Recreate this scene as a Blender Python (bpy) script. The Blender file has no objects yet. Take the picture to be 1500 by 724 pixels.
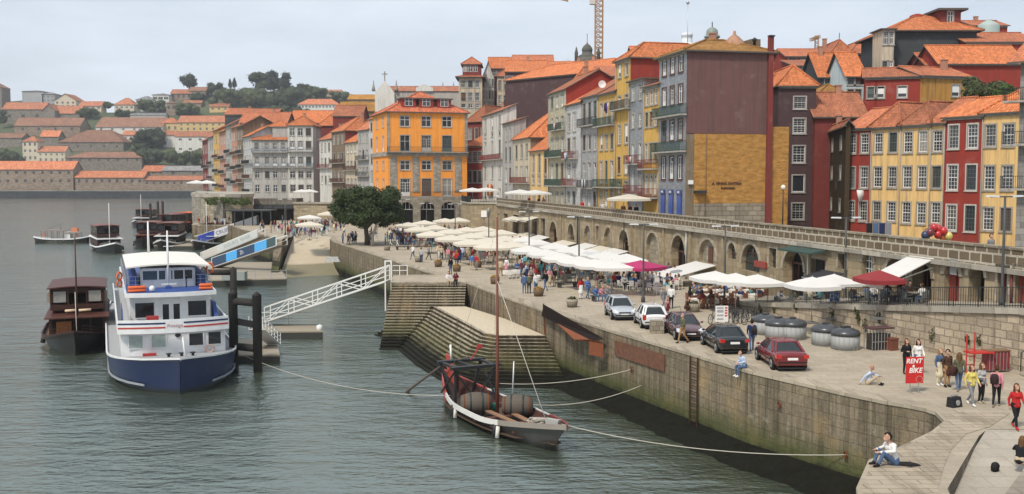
import bpy, bmesh, math, random
from mathutils import Vector, Matrix
random.seed(7)
rnd = random.Random(11)
V = Vector
R = math.radians
PI = math.pi
SC = bpy.context.scene
COL = SC.collection

# ------------------------------------------------------------------ camera model (photograph pixels, 1500 x 724)
F = 1500.0; CX = 750.0; CY = 362.0; HC = 14.4; QZ = 4.7
PIT = math.atan(102 / 1500.0)
cp, sp = math.cos(PIT), math.sin(PIT)

def ray(px, py):
    v = (CY - py) / F
    return V(((px - CX) / F, cp + v * sp, -sp + v * cp))

def G(px, py, z=QZ):
    r = ray(px, py); t = (z - HC) / r.z
    return V((r.x * t, r.y * t, z))

def AT(px, py, D):
    r = ray(px, py); t = D / r.y
    return V((r.x * t, D, HC + r.z * t))

def ONL(px, py, A, B):
    r = ray(px, py); ex, ey = B[0] - A[0], B[1] - A[1]
    t = (A[0] * ey - A[1] * ex) / (r.x * ey - r.y * ex)
    return V((r.x * t, r.y * t, HC + r.z * t))

# ------------------------------------------------------------------ mesh builder
class MB:
    def __init__(s): s.v = []; s.f = []; s.mi = []; s.sm = []
    def face(s, pts, m=0, sm=False):
        b = len(s.v); s.v += [tuple(p) for p in pts]
        s.f.append(tuple(range(b, b + len(pts)))); s.mi.append(m); s.sm.append(sm)
    def idx(s, pts):
        b = len(s.v); s.v += [tuple(p) for p in pts]; return list(range(b, b + len(pts)))
    def fi(s, ids, m=0, sm=False):
        s.f.append(tuple(ids)); s.mi.append(m); s.sm.append(sm)
    def hexa(s, p, m=0):
        i = s.idx(p)
        for q in ((0, 3, 2, 1), (4, 5, 6, 7), (0, 1, 5, 4), (1, 2, 6, 5), (2, 3, 7, 6), (3, 0, 4, 7)):
            s.fi([i[k] for k in q], m)
        return s
    def box(s, x0, x1, y0, y1, z0, z1, m=0):
        return s.hexa([(x0, y0, z0), (x1, y0, z0), (x1, y1, z0), (x0, y1, z0), (x0, y0, z1), (x1, y0, z1), (x1, y1, z1), (x0, y1, z1)], m)
    def obox(s, c, size, rz=0, m=0):
        M = Matrix.Rotation(rz, 3, 'Z'); c = V(c); a, b, h = size[0] / 2, size[1] / 2, size[2]
        return s.hexa([c + M @ V(q) for q in ((-a, -b, 0), (a, -b, 0), (a, b, 0), (-a, b, 0), (-a, -b, h), (a, -b, h), (a, b, h), (-a, b, h))], m)
    def bar(s, a, b, w=0.05, h=None, m=0):
        a, b = V(a), V(b); h = w if h is None else h
        d = (b - a).normalized(); up = V((0, 0, 1)) if abs(d.z) < 0.95 else V((0, 1, 0))
        x = d.cross(up).normalized() * (w / 2); y = x.cross(d).normalized() * (h / 2)
        return s.hexa([a - x - y, a + x - y, a + x + y, a - x + y, b - x - y, b + x - y, b + x + y, b - x + y], m)
    def loft(s, rings, m=0, sm=True, closed=True, caps=True):
        I = [s.idx(r) for r in rings]; n = len(rings[0])
        for a, b in zip(I, I[1:]):
            for k in range(n if closed else n - 1):
                l = (k + 1) % n
                s.fi((a[k], a[l], b[l], b[k]), m, sm)
        if caps:
            s.fi(list(reversed(I[0])), m); s.fi(I[-1], m)
        return s
    def tube(s, path, r=0.03, n=6, m=0, sm=True, caps=True):
        path = [V(p) for p in path]; rr = r if isinstance(r, (list, tuple)) else [r] * len(path)
        rings = []; px = None
        for i, p in enumerate(path):
            d = (path[min(i + 1, len(path) - 1)] - path[max(i - 1, 0)])
            d = d.normalized() if d.length > 1e-9 else V((0, 0, 1))
            if px is None:
                up = V((0, 0, 1)) if abs(d.z) < 0.9 else V((0, 1, 0)); px = d.cross(up).normalized()
            else:
                px = (px - d * px.dot(d)).normalized()
            py = d.cross(px)
            rings.append([p + (px * math.cos(2 * PI * k / n) + py * math.sin(2 * PI * k / n)) * rr[i] for k in range(n)])
        return s.loft(rings, m, sm, True, caps)
    def lathe(s, prof, c=(0, 0, 0), n=12, m=0, sm=True, ax='z'):
        c = V(c); rings = []
        for r, z in prof:
            ring = []
            for k in range(n):
                a = 2 * PI * k / n; x, y = r * math.cos(a), r * math.sin(a)
                ring.append(c + (V((x, y, z)) if ax == 'z' else V((z, x, y)) if ax == 'x' else V((y, z, x))))
            rings.append(ring)
        return s.loft(rings, m, sm)
    def prism(s, poly, z0, z1, m=0, mtop=None, bottom=True):
        n = len(poly); zz0 = z0 if isinstance(z0, (list, tuple)) else [z0] * n; zz1 = z1 if isinstance(z1, (list, tuple)) else [z1] * n
        ar = sum(poly[i][0] * poly[(i + 1) % n][1] - poly[(i + 1) % n][0] * poly[i][1] for i in range(n))
        if ar < 0: poly = poly[::-1]; zz0 = zz0[::-1]; zz1 = zz1[::-1]
        lo = [(p[0], p[1], zz0[i]) for i, p in enumerate(poly)]; hi = [(p[0], p[1], zz1[i]) for i, p in enumerate(poly)]
        s.face(hi, m if mtop is None else mtop)
        if bottom: s.face(lo[::-1], m)
        for i in range(n):
            j = (i + 1) % n; s.face([lo[i], lo[j], hi[j], hi[i]], m)
        return s
    def ball(s, c, r, n=8, k=5, m=0, sc=(1, 1, 1), rot=None):
        c = V(c); rings = []
        for i in range(k + 1):
            t = PI * (i + 0.02 if i == 0 else i - 0.02 if i == k else i) / k
            ring = []
            for j in range(n):
                p = V((math.sin(t) * math.cos(2 * PI * j / n) * sc[0], math.sin(t) * math.sin(2 * PI * j / n) * sc[1], -math.cos(t) * sc[2])) * r
                ring.append(c + (rot @ p if rot else p))
            rings.append(ring)
        return s.loft(rings, m, True)
    def mesh(s, name, mats):
        me = bpy.data.meshes.new(name)
        me.from_pydata(s.v, [], s.f)
        if not isinstance(mats, (list, tuple)): mats = [mats]
        for k in mats: me.materials.append(k)
        me.polygons.foreach_set('material_index', s.mi)
        me.polygons.foreach_set('use_smooth', s.sm)
        uv = me.uv_layers.new(name='m'); co = []
        for p in me.polygons:
            n = p.normal
            if abs(n.z) > 0.985 or (n.x * n.x + n.y * n.y) < 1e-8: t, b = V((1, 0, 0)), V((0, 1, 0))
            else:
                t = V((-n.y, n.x, 0)).normalized(); b = n.cross(t)
            for vi in p.vertices:
                q = me.vertices[vi].co; co.append(q.dot(t)); co.append(q.dot(b))
        uv.data.foreach_set('uv', co)
        me.update()
        return me
    def build(s, name, mats, parent=None, loc=None, rz=0):
        return link(name, s.mesh(name, mats), parent, loc, rz)

def link(name, data, parent=None, loc=None, rz=0):
    o = bpy.data.objects.new(name, data); COL.objects.link(o)
    if parent is not None: o.parent = parent
    if loc is not None: o.location = loc
    if rz: o.rotation_euler = (0, 0, rz)
    return o

def tag(o, label, cat, group=None, kind=None):
    o['label'] = label; o['category'] = cat
    if group: o['group'] = group
    if kind: o['kind'] = kind
    return o

def thing(name, label, cat, loc=(0, 0, 0), rz=0, group=None):
    o = link(name, None, None, loc, rz); o.empty_display_size = 0.3
    return tag(o, label, cat, group)

def struct(name, mb, mats):
    o = mb.build(name, mats); o['kind'] = 'structure'; return o

def kids(o): return [c for c in o.children]
def dup(root, loc, rz=None, label=None, group=None, sc=None):
    def cpy(o, par):
        c = o.copy(); COL.objects.link(c)
        if par is not None: c.parent = par
        for k in kids(o): cpy(k, c)
        return c
    r = cpy(root, None); r.location = loc
    if rz is not None: r.rotation_euler = (0, 0, rz)
    if label: r['label'] = label
    if group: r['group'] = group
    if sc: r.scale = (sc, sc, sc)
    return r

def textmesh(name, txt, size, mat_, parent, loc, rot, extr=0.02, shear=0, bold=0, sx=1, align='CENTER'):
    cu = bpy.data.curves.new(name, 'FONT'); cu.body = txt; cu.size = size; cu.extrude = extr; cu.shear = shear; cu.offset = bold; cu.align_x = align; cu.align_y = 'CENTER'
    t = bpy.data.objects.new('tmp', cu); COL.objects.link(t)
    dg = bpy.context.evaluated_depsgraph_get(); me = bpy.data.meshes.new_from_object(t.evaluated_get(dg)); me.name = name
    bpy.data.objects.remove(t); me.materials.clear(); me.materials.append(mat_)
    o = link(name, me, parent, loc); o.rotation_euler = rot; o.scale = (sx, 1, 1); return o

# ------------------------------------------------------------------ materials
MC = {}
class N:
    def __init__(s, name):
        s.m = bpy.data.materials.new(name); s.m.use_nodes = True; s.t = s.m.node_tree
        s.b = s.t.nodes['Principled BSDF']; s.o = s.t.nodes['Material Output']
    def n(s, typ, **kw):
        x = s.t.nodes.new('ShaderNode' + typ)
        for k, v in kw.items():
            if k[0] == 'i' and k[1:].isdigit(): s.set(x.inputs[int(k[1:])], v)
            elif hasattr(x, k) and k not in x.inputs: setattr(x, k, v)
            else: s.set(x.inputs[k.replace('_', ' ')], v)
        return x
    def set(s, inp, v):
        if isinstance(v, bpy.types.NodeSocket): s.t.links.new(v, inp)
        elif isinstance(v, tuple) and len(v) == 3 and inp.type == 'RGBA': inp.default_value = (*v, 1)
        else: inp.default_value = v
    def P(s, **kw):
        for k, v in kw.items(): s.set(s.b.inputs[k.replace('_', ' ')], v)
    def mix(s, fac, a, b, typ='MIX'):
        x = s.t.nodes.new('ShaderNodeMix'); x.data_type = 'RGBA'; x.blend_type = typ
        s.set(x.inputs[0], fac); s.set(x.inputs[6], a); s.set(x.inputs[7], b); return x.outputs[2]
    def math(s, op, a, b=0.0, c=None):
        x = s.t.nodes.new('ShaderNodeMath'); x.operation = op; s.set(x.inputs[0], a); s.set(x.inputs[1], b)
        if c is not None: s.set(x.inputs[2], c)
        return x.outputs[0]
    def ramp(s, fac, lo, hi, a=0.0, b=1.0):
        x = s.n('MapRange', i0=fac, i1=lo, i2=hi, i3=a, i4=b); return x.outputs[0]
    def uv(s, sc=(1, 1, 1), rand=True):
        t = s.n('TexCoord').outputs['UV']
        if rand:
            oi = s.n('ObjectInfo'); k = s.n('Vectormath' if False else 'VectorMath', operation='SCALE', i0=(37.0, 17.0, 0.0)); s.set(k.inputs[3], oi.outputs['Random'])
            t = s.n('VectorMath', operation='ADD', i0=t, i1=k.outputs[0]).outputs[0]
        return s.n('Mapping', i0=t, i3=sc).outputs[0]
    def noise(s, vec, scale, det=5, rough=0.6):
        return s.n('TexNoise', Vector=vec, Scale=scale, Detail=det, Roughness=rough).outputs[0]
    def bump(s, h, st=0.3, d=0.05):
        s.P(Normal=s.n('Bump', Height=h, Strength=st, Distance=d).outputs[0])

def sc3(c, k): return tuple(min(1, max(0, x * k)) for x in c)

def cached(fn):
    def w(*a, **k):
        key = (fn.__name__, a, tuple(sorted(k.items())))
        if key not in MC: MC[key] = fn(*a, **k)
        return MC[key]
    return w

@cached
def flat(col, rough=0.6, metal=0.0, vary=0.12, nm='paint'):
    n = N(nm); v = n.uv()
    f = n.noise(v, 3.0, 4)
    n.P(Base_Color=n.mix(f, sc3(col, 1 - vary), sc3(col, 1 + vary)), Roughness=rough, Metallic=metal, Specular_IOR_Level=0.12 if rough > .55 else 0.35); return n.m

@cached
def plaster(col, dirt=0.5, nm='plaster'):
    n = N(nm); v = n.uv()
    a = n.noise(v, 0.7, 6, 0.65); b = n.noise(n.uv((2.2, 0.12, 1)), 1.0, 5, 0.7); c = n.noise(v, 9.0, 3)
    k = n.mix(a, sc3(col, 0.80), sc3(col, 1.12))
    k = n.mix(n.math('MULTIPLY', n.ramp(b, 0.47, 0.70), dirt), k, sc3((col[0] * .5 + .08, col[1] * .5 + .075, col[2] * .5 + .07), 0.52))
    k = n.mix(n.math('MULTIPLY', n.ramp(n.noise(v, 0.35, 7, 0.7), 0.56, 0.7), 0.45 * dirt), k, sc3((col[0] * .5 + .25, col[1] * .5 + .24, col[2] * .5 + .22), 0.9))
    n.P(Base_Color=k, Roughness=0.85, Specular_IOR_Level=0.12); n.bump(c, 0.15, 0.02); return n.m

@cached
def azulejo(col, nm='glazed_tile'):
    n = N(nm); v = n.uv(rand=False)
    br = n.n('TexBrick', Vector=v, offset=0.0, Color1=sc3(col, 0.75), Color2=sc3(col, 1.15), Mortar=sc3(col, 0.6), Scale=1.0, Mortar_Size=0.012, Brick_Width=0.3, Row_Height=0.3)
    k = n.mix(n.ramp(n.noise(n.uv((1.6, 0.2, 1)), 1.0, 5, 0.7), 0.5, 0.8, 0, 0.6), br.outputs[0], sc3(col, 0.55))
    n.P(Base_Color=k, Roughness=0.35); return n.m

@cached
def stone(col, bw=0.7, bh=0.35, mortar=0.03, mcol=None, stain=0.6, bumpd=0.06, nm='stone', vary=0.3):
    n = N(nm); v = n.uv()
    w = n.n('VectorMath', operation='SCALE', i0=n.n('TexNoise', Vector=v, Scale=1.3).outputs[1]); n.set(w.inputs[3], 0.10)
    v2 = n.n('VectorMath', operation='ADD', i0=v, i1=w.outputs[0]).outputs[0]
    br = n.n('TexBrick', Vector=v2, Color1=sc3(col, 1 - vary), Color2=sc3(col, 1 + vary), Mortar=mcol or sc3(col, 0.45), Scale=1.0, Mortar_Size=mortar, Mortar_Smooth=0.3, Brick_Width=bw, Row_Height=bh, Bias=0.0)
    k = n.mix(n.noise(v, 5.0, 5), n.mix(0.0, br.outputs[0], br.outputs[0]), sc3(col, 0.7)); k = n.mix(0.55, br.outputs[0], k)
    s1 = n.noise(n.uv((1.5, 0.14, 1)), 1.0, 6, 0.7); s2 = n.noise(v, 0.45, 6, 0.7)
    k = n.mix(n.math('MULTIPLY', n.ramp(s1, 0.5, 0.72), stain), k, sc3((col[0], col[1] * .96, col[2] * .9), 0.36))
    k = n.mix(n.math('MULTIPLY', n.ramp(s2, 0.55, 0.75), stain * 0.7), k, sc3((col[0] * 1.1, col[1] * .92, col[2] * .68), 0.75))
    n.P(Base_Color=k, Roughness=0.9, Specular_IOR_Level=0.12)
    h = n.math('ADD', n.math('MULTIPLY', br.outputs[1], -0.7), n.math('MULTIPLY', n.noise(v, 7.0, 5), 0.5)); n.bump(h, 0.8, bumpd); return n.m

@cached
def quaystone(col=(0.245, 0.20, 0.14), bw=1.1, bh=0.55, nm='quay_granite', g=0.85):
    n = N(nm); v = n.uv(); zz = n.n('SeparateXYZ', i0=n.n('NewGeometry').outputs['Position']).outputs[2]
    br = n.n('TexBrick', Vector=v, Color1=sc3(col, 0.82), Color2=sc3(col, 1.15), Mortar=sc3(col, 0.6), Scale=1.0, Mortar_Size=0.022, Mortar_Smooth=0.4, Brick_Width=bw, Row_Height=bh)
    k = n.mix(n.ramp(n.noise(v, 4.0, 6, 0.7), 0.35, 0.75), br.outputs[0], sc3(col, 0.6))
    s1 = n.noise(n.uv((2.6, 0.07, 1)), 1.0, 7, 0.75); s2 = n.noise(v, 0.35, 6, 0.7)
    k = n.mix(n.ramp(s1, 0.44, 0.64, 0, 0.92), k, sc3(col, 0.24))
    k = n.mix(n.ramp(s2, 0.52, 0.72, 0, 0.6), k, (0.36, 0.25, 0.12))
    k = n.mix(n.ramp(n.noise(v, 1.1, 5, 0.7), 0.6, 0.75, 0, 0.7), k, (0.40, 0.37, 0.31))
    wob = n.math('ADD', zz, n.math('MULTIPLY', n.math('SUBTRACT', n.noise(v, 0.8, 6, 0.75), 0.5), 1.6))
    k = n.mix(n.ramp(wob, 2.6, 1.3, 0, g), k, (0.062, 0.072, 0.024))
    k = n.mix(n.ramp(wob, 1.25, 0.7, 0, 0.97), k, (0.012, 0.012, 0.009))
    n.P(Base_Color=k, Roughness=0.85, Specular_IOR_Level=0.12)
    h = n.math('ADD', n.math('MULTIPLY', br.outputs[1], -0.8), n.noise(v, 5.0, 6)); n.bump(h, 0.7, 0.08); return n.m

@cached
def paving(col=(0.40, 0.345, 0.265), bw=1.0, bh=0.55, nm='granite_paving', mo=0.62):
    n = N(nm); v = n.uv(rand=False)
    br = n.n('TexBrick', Vector=v, Color1=sc3(col, 0.86 if mo > .5 else .7), Color2=sc3(col, 1.1), Mortar=sc3(col, mo), Scale=1.0, Mortar_Size=0.02, Mortar_Smooth=0.4, Brick_Width=bw, Row_Height=bh)
    k = n.mix(n.ramp(n.noise(v, 0.12, 8, 0.7), 0.35, 0.68, 0, 0.75), br.outputs[0], sc3(col, 0.66))
    k = n.mix(n.ramp(n.noise(v, 0.55, 6, 0.75), 0.52, 0.74, 0, 0.55), k, sc3((col[0], col[1] * .96, col[2] * .9), 0.45))
    k = n.mix(n.ramp(n.noise(v, 9.0, 5), 0.4, 0.8, 0, 0.35), k, sc3(col, 1.2))
    n.P(Base_Color=k, Roughness=0.85, Specular_IOR_Level=0.12); n.bump(n.math('ADD', n.math('MULTIPLY', br.outputs[1], -0.7), n.noise(v, 10.0, 4)), 0.4, 0.03); return n.m

@cached
def tiles(col=(0.55, 0.20, 0.085), tw=0.26, th=0.42, age=0.5, nm='roof_tile'):
    n = N(nm); v = n.uv(rand=True)
    br = n.n('TexBrick', Vector=v, offset=0.0, Color1=sc3(col, 0.72), Color2=sc3(col, 1.25), Mortar=sc3(col, 0.42), Scale=1.0, Mortar_Size=0.022, Mortar_Smooth=0.6, Brick_Width=tw, Row_Height=th)
    k = n.mix(n.ramp(n.noise(v, 0.5, 7, 0.72), 0.45, 0.72, 0, age), br.outputs[0], sc3((col[0] * .62, col[1] * .8, col[2] * .95), 0.62))
    k = n.mix(n.ramp(n.noise(v, 1.7, 6, 0.7), 0.55, 0.8, 0, age), k, sc3((col[0], col[1] * 1.35, col[2] * 1.5), 1.12))
    k = n.mix(n.ramp(n.noise(v, 0.16, 4, 0.6), 0.42, 0.62, 0, age * 0.8), k, sc3(col, 0.55))
    k = n.mix(n.n('ObjectInfo').outputs['Random'], sc3((.62, .66, .72), 1.0), (1, 1, 1)) if 0 else n.mix(1.0, k, n.mix(n.n('ObjectInfo').outputs['Random'], (.78, .80, .82), (1.04, 1.04, 1.04)), 'MULTIPLY')
    n.P(Base_Color=k, Roughness=0.8, Specular_IOR_Level=0.15)
    sx = n.n('SeparateXYZ', i0=v).outputs[0]
    h = n.math('ADD', n.math('SINE', n.math('MULTIPLY', sx, 2 * PI / tw)), n.math('MULTIPLY', br.outputs[1], -0.8)); n.bump(h, 0.7, 0.05); return n.m

@cached
def rubble(col, nm='rubble_render'):
    n = N(nm); v = n.uv((.7, 1.5, 1)); a = n.noise(v, 1.6, 7, .7); b = n.noise(v, .5, 5, .7)
    k = n.mix(n.ramp(a, .35, .68), sc3(col, .62), sc3(col, 1.2)); k = n.mix(n.ramp(b, .5, .75, 0, .6), k, (col[0] * .95, col[1] * .8, col[2] * .7)); k = n.mix(n.ramp(n.noise(v, 3.5, 4), .66, .74, 0, .8), k, sc3(col, .3))
    n.P(Base_Color=k, Roughness=.9, Specular_IOR_Level=0.12); n.bump(a, 1.0, .12); return n.m

@cached
def glass(col=(0.03, 0.035, 0.04), rough=0.08, nm='window_glass'):
    n = N(nm); v = n.uv()
    n.P(Base_Color=n.mix(n.noise(v, 1.6, 3), sc3(col, 0.6), sc3(col, 1.4)), Roughness=rough, Specular_IOR_Level=0.5); return n.m

@cached
def wood(col=(0.16, 0.08, 0.04), rough=0.6, nm='wood'):
    n = N(nm); v = n.uv((1, 9, 1))
    n.P(Base_Color=n.mix(n.noise(v, 1.5, 6, 0.7), sc3(col, 0.6), sc3(col, 1.4)), Roughness=rough, Specular_IOR_Level=0.25); return n.m

@cached
def gloss(col, rough=0.25, nm='gloss_paint', coat=0.6):
    n = N(nm); v = n.uv()
    n.P(Base_Color=n.mix(n.noise(v, 2.0, 4), sc3(col, 0.9), sc3(col, 1.08)), Roughness=rough, Coat_Weight=coat, Coat_Roughness=0.08); return n.m

@cached
def hullpaint(col, nm='hull_paint'):
    n = N(nm); v = n.uv(); zz = n.n('SeparateXYZ', i0=n.n('NewGeometry').outputs['Position']).outputs[2]
    k = n.mix(n.noise(v, 0.8, 6, 0.7), sc3(col, 0.7), sc3(col, 1.25))
    k = n.mix(n.ramp(n.noise(n.uv((1.2, 0.12, 1)), 1.0, 6, 0.7), 0.56, 0.75, 0, 0.5), k, sc3((col[0] + .05, col[1] + .04, col[2] + .025), 0.7))
    k = n.mix(n.ramp(n.math('ADD', zz, n.math('MULTIPLY', n.noise(v, 1.5, 5), 0.3)), 0.55, 0.3, 0, 0.85), k, (0.02, 0.022, 0.016))
    n.P(Base_Color=k, Roughness=0.35); return n.m

@cached
def leafmat(col, nm='leaves'):
    n = N(nm); g = n.n('NewGeometry')
    v = n.n('TexCoord').outputs['Object']
    k = n.mix(n.noise(v, 0.9, 3), sc3(col, 0.55), sc3((col[0] * 1.25, col[1] * 1.1, col[2]), 1.25))
    k = n.mix(n.ramp(g.outputs['Random Per Island'], 0, 1, 0, 0.6), k, sc3(col, 0.65))
    n.P(Base_Color=k, Roughness=0.6, Specular_IOR_Level=0.3)
    tr = n.n('BsdfTranslucent', Color=k); ms = n.n('MixShader', i0=0.25)
    n.t.links.new(n.b.outputs[0], ms.inputs[1]); n.t.links.new(tr.outputs[0], ms.inputs[2]); n.t.links.new(ms.outputs[0], n.o.inputs[0])
    return n.m

@cached
def fabric(col, trans=0.3, nm='canvas'):
    n = N(nm); v = n.uv()
    k = n.mix(n.noise(v, 1.2, 5, 0.7), sc3(col, 0.9), sc3(col, 1.05)); n.P(Base_Color=k, Roughness=0.8)
    tr = n.n('BsdfTranslucent', Color=k); ms = n.n('MixShader', i0=trans)
    n.t.links.new(n.b.outputs[0], ms.inputs[1]); n.t.links.new(tr.outputs[0], ms.inputs[2]); n.t.links.new(ms.outputs[0], n.o.inputs[0])
    return n.m

def watermat():
    n = N('river_water'); pos = n.n('NewGeometry').outputs['Position']
    def nz(sx, sy, sc, det=4):
        mp = n.n('Mapping', i0=pos, i3=(sx, sy, 1)); return n.n('TexNoise', Vector=mp.outputs[0], Scale=sc, Detail=det, Roughness=0.6).outputs[0]
    big = nz(0.35, 1, 0.035, 3); w1 = nz(0.45, 1, 0.55, 4); w2 = nz(0.6, 1, 2.2, 4)
    calm = n.ramp(nz(1, 0.6, 0.02, 3), 0.4, 0.6, 0.45, 1.0)
    h = n.math('ADD', n.math('MULTIPLY', w1, 0.55), n.math('MULTIPLY', w2, 0.2)); h = n.math('MULTIPLY', h, calm)
    col = n.mix(big, (0.034, 0.044, 0.031), (0.054, 0.066, 0.050))
    n.P(Base_Color=col, Roughness=0.11, IOR=3.6, Specular_IOR_Level=0.5, Specular_Tint=(0.90, 1.0, 0.92, 1.0), Normal=n.n('Bump', Height=h, Strength=1.0, Distance=0.85).outputs[0])
    return n.m

# colours / shared materials
WHITE = flat((0.72, 0.72, 0.70), 0.45, nm='white_paint')
BLACK = flat((0.02, 0.02, 0.022), 0.5, nm='black_paint')
IRON = flat((0.035, 0.04, 0.04), 0.5, 0.3, nm='iron')
GALV = flat((0.42, 0.43, 0.43), 0.4, 0.6, nm='galvanised_steel')
GREYST = stone((0.33, 0.31, 0.27), 0.8, 0.4, 0.015, None, 0.5, 0.03, 'granite_trim')
TRIM = plaster((0.36, 0.34, 0.30), 0.8, 'stone_trim')
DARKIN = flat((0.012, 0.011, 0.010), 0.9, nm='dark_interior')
GLS = [glass((0.025, 0.03, 0.035)), glass((0.05, 0.055, 0.06), 0.1), glass((0.09, 0.09, 0.085), 0.15), glass((0.24, 0.23, 0.21), 0.3), glass((0.045, 0.05, 0.055), 0.1)]
RUST = flat((0.16, 0.06, 0.03), 0.8, 0.2, 0.4, 'rusty_steel')

# ------------------------------------------------------------------ camera, sky, sun
cam = bpy.data.cameras.new('camera'); cam.sensor_width = 36; cam.sensor_fit = 'HORIZONTAL'; cam.lens = 36.0 * F / 1500.0
cam.clip_start = 0.5; cam.clip_end = 20000
co = bpy.data.objects.new('camera', cam); COL.objects.link(co); co.location = (0, 0, HC); co.rotation_euler = (PI / 2 - PIT, 0, 0); SC.camera = co
SC.view_settings.view_transform = 'Standard'; SC.view_settings.look = 'None'; SC.view_settings.exposure = 0.12; SC.view_settings.gamma = 1.0
SC.view_settings.use_curve_mapping = False
SUN_EL, SUN_AZ = 52.0, -146.0      # azimuth measured from +Y (view) towards +X
sd = V((math.sin(R(SUN_AZ)) * math.cos(R(SUN_EL)), math.cos(R(SUN_AZ)) * math.cos(R(SUN_EL)), math.sin(R(SUN_EL))))
w = bpy.data.worlds.new('World'); SC.world = w; w.use_nodes = True
nt = w.node_tree; bg = nt.nodes['Background']
sky = nt.nodes.new('ShaderNodeTexSky'); sky.sky_type = 'NISHITA'; sky.sun_disc = False; sky.sun_elevation = R(SUN_EL); sky.sun_rotation = R(SUN_AZ)
sky.air_density = 1.0; sky.dust_density = 3.0; sky.ozone_density = 1.0; sky.altitude = 20
tc = nt.nodes.new('ShaderNodeTexCoord'); mp = nt.nodes.new('ShaderNodeMapping'); mp.inputs[3].default_value = (1.0, 1.0, 4.0)
nz = nt.nodes.new('ShaderNodeTexNoise'); nz.inputs['Scale'].default_value = 2.2; nz.inputs['Detail'].default_value = 6; nz.inputs['Roughness'].default_value = 0.55
mr = nt.nodes.new('ShaderNodeMapRange'); mr.inputs[1].default_value = 0.36; mr.inputs[2].default_value = 0.66; mr.inputs[3].default_value = 0.55; mr.inputs[4].default_value = 0.97
mx = nt.nodes.new('ShaderNodeMix'); mx.data_type = 'RGBA'; mx.inputs[7].default_value = (7.0, 7.7, 8.6, 1)
nt.links.new(tc.outputs['Generated'], mp.inputs[0]); nt.links.new(mp.outputs[0], nz.inputs['Vector']); nt.links.new(nz.outputs[0], mr.inputs[0])
nt.links.new(mr.outputs[0], mx.inputs[0]); nt.links.new(sky.outputs[0], mx.inputs[6]); nt.links.new(mx.outputs[2], bg.inputs[0]); bg.inputs[1].default_value = 0.112
sun = bpy.data.lights.new('sun', 'SUN'); sun.energy = 3.2; sun.angle = R(9); sun.color = (1.0, 0.92, 0.80)
so = bpy.data.objects.new('sun', sun); COL.objects.link(so); so.location = sd * 300; so.rotation_euler = sd.to_track_quat('Z', 'Y').to_euler()
# ------------------------------------------------------------------ openings, windows, houses
def facade(mb, O, ux, z0, z1, W, cols, m=0, rd=0.16, nrm=None, mr=None, slope=None):
    """wall panel from O along ux; cols = [(ua, ub, [(za, zb, arch), ...])]; slope(u) gives the floor height"""
    O = V(O); ux = V(ux); inn = V((-ux.y, ux.x, 0)); mr = m if mr is None else mr
    P = lambda u, z, d=0.0: (O.x + ux.x * u + inn.x * d, O.y + ux.y * u + inn.y * d, z)
    bz = (lambda u: z0) if slope is None else slope
    def q(ua, ub, za, zb, zc, zd): mb.face([P(ua, za), P(ub, zb), P(ub, zc), P(ua, zd)], m)
    u = 0.0
    for ua, ub, ops in sorted(cols, key=lambda c: c[0]):
        if ua > u + 1e-4: q(u, ua, bz(u), bz(ua), z1, z1)
        zl, zr = bz(ua), bz(ub)
        for za, zb, arch in sorted(ops):
            if za is None: za_l, za_r = zl, zr
            else:
                za_l = za_r = za
                q(ua, ub, zl, zr, za, za)
            for (pa, pb) in (((ua, za_l), (ua, zb)), ((ub, zb), (ub, za_r))):
                mb.face([P(*pa), P(*pb), P(*pb, rd), P(*pa, rd)], mr)
            mb.face([P(ua, za_l, rd), P(ub, za_r, rd), P(ub, za_r), P(ua, za_l)], mr)
            if arch:
                r = (ub - ua) / 2; c = (ua + ub) / 2; k = 10; h = r * (arch if isinstance(arch, float) else 1.0)
                pts = [(c - r * math.cos(PI * i / k), zb + h * math.sin(PI * i / k)) for i in range(k + 1)]
                zt = zb + h + 0.02
                for a, b in zip(pts, pts[1:]):
                    mb.face([P(*a), P(*b), P(b[0], zt), P(a[0], zt)], m)
                    mb.face([P(*b), P(*a), P(*a, rd), P(*b, rd)], mr)
                zl = zr = zt
            else:
                mb.face([P(ua, zb), P(ub, zb), P(ub, zb, rd), P(ua, zb, rd)], mr)
                zl = zr = zb
        q(ua, ub, zl, zr, z1, z1); u = ub
    if u < W - 1e-4: q(u, W, bz(u), bz(W), z1, z1)

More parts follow.
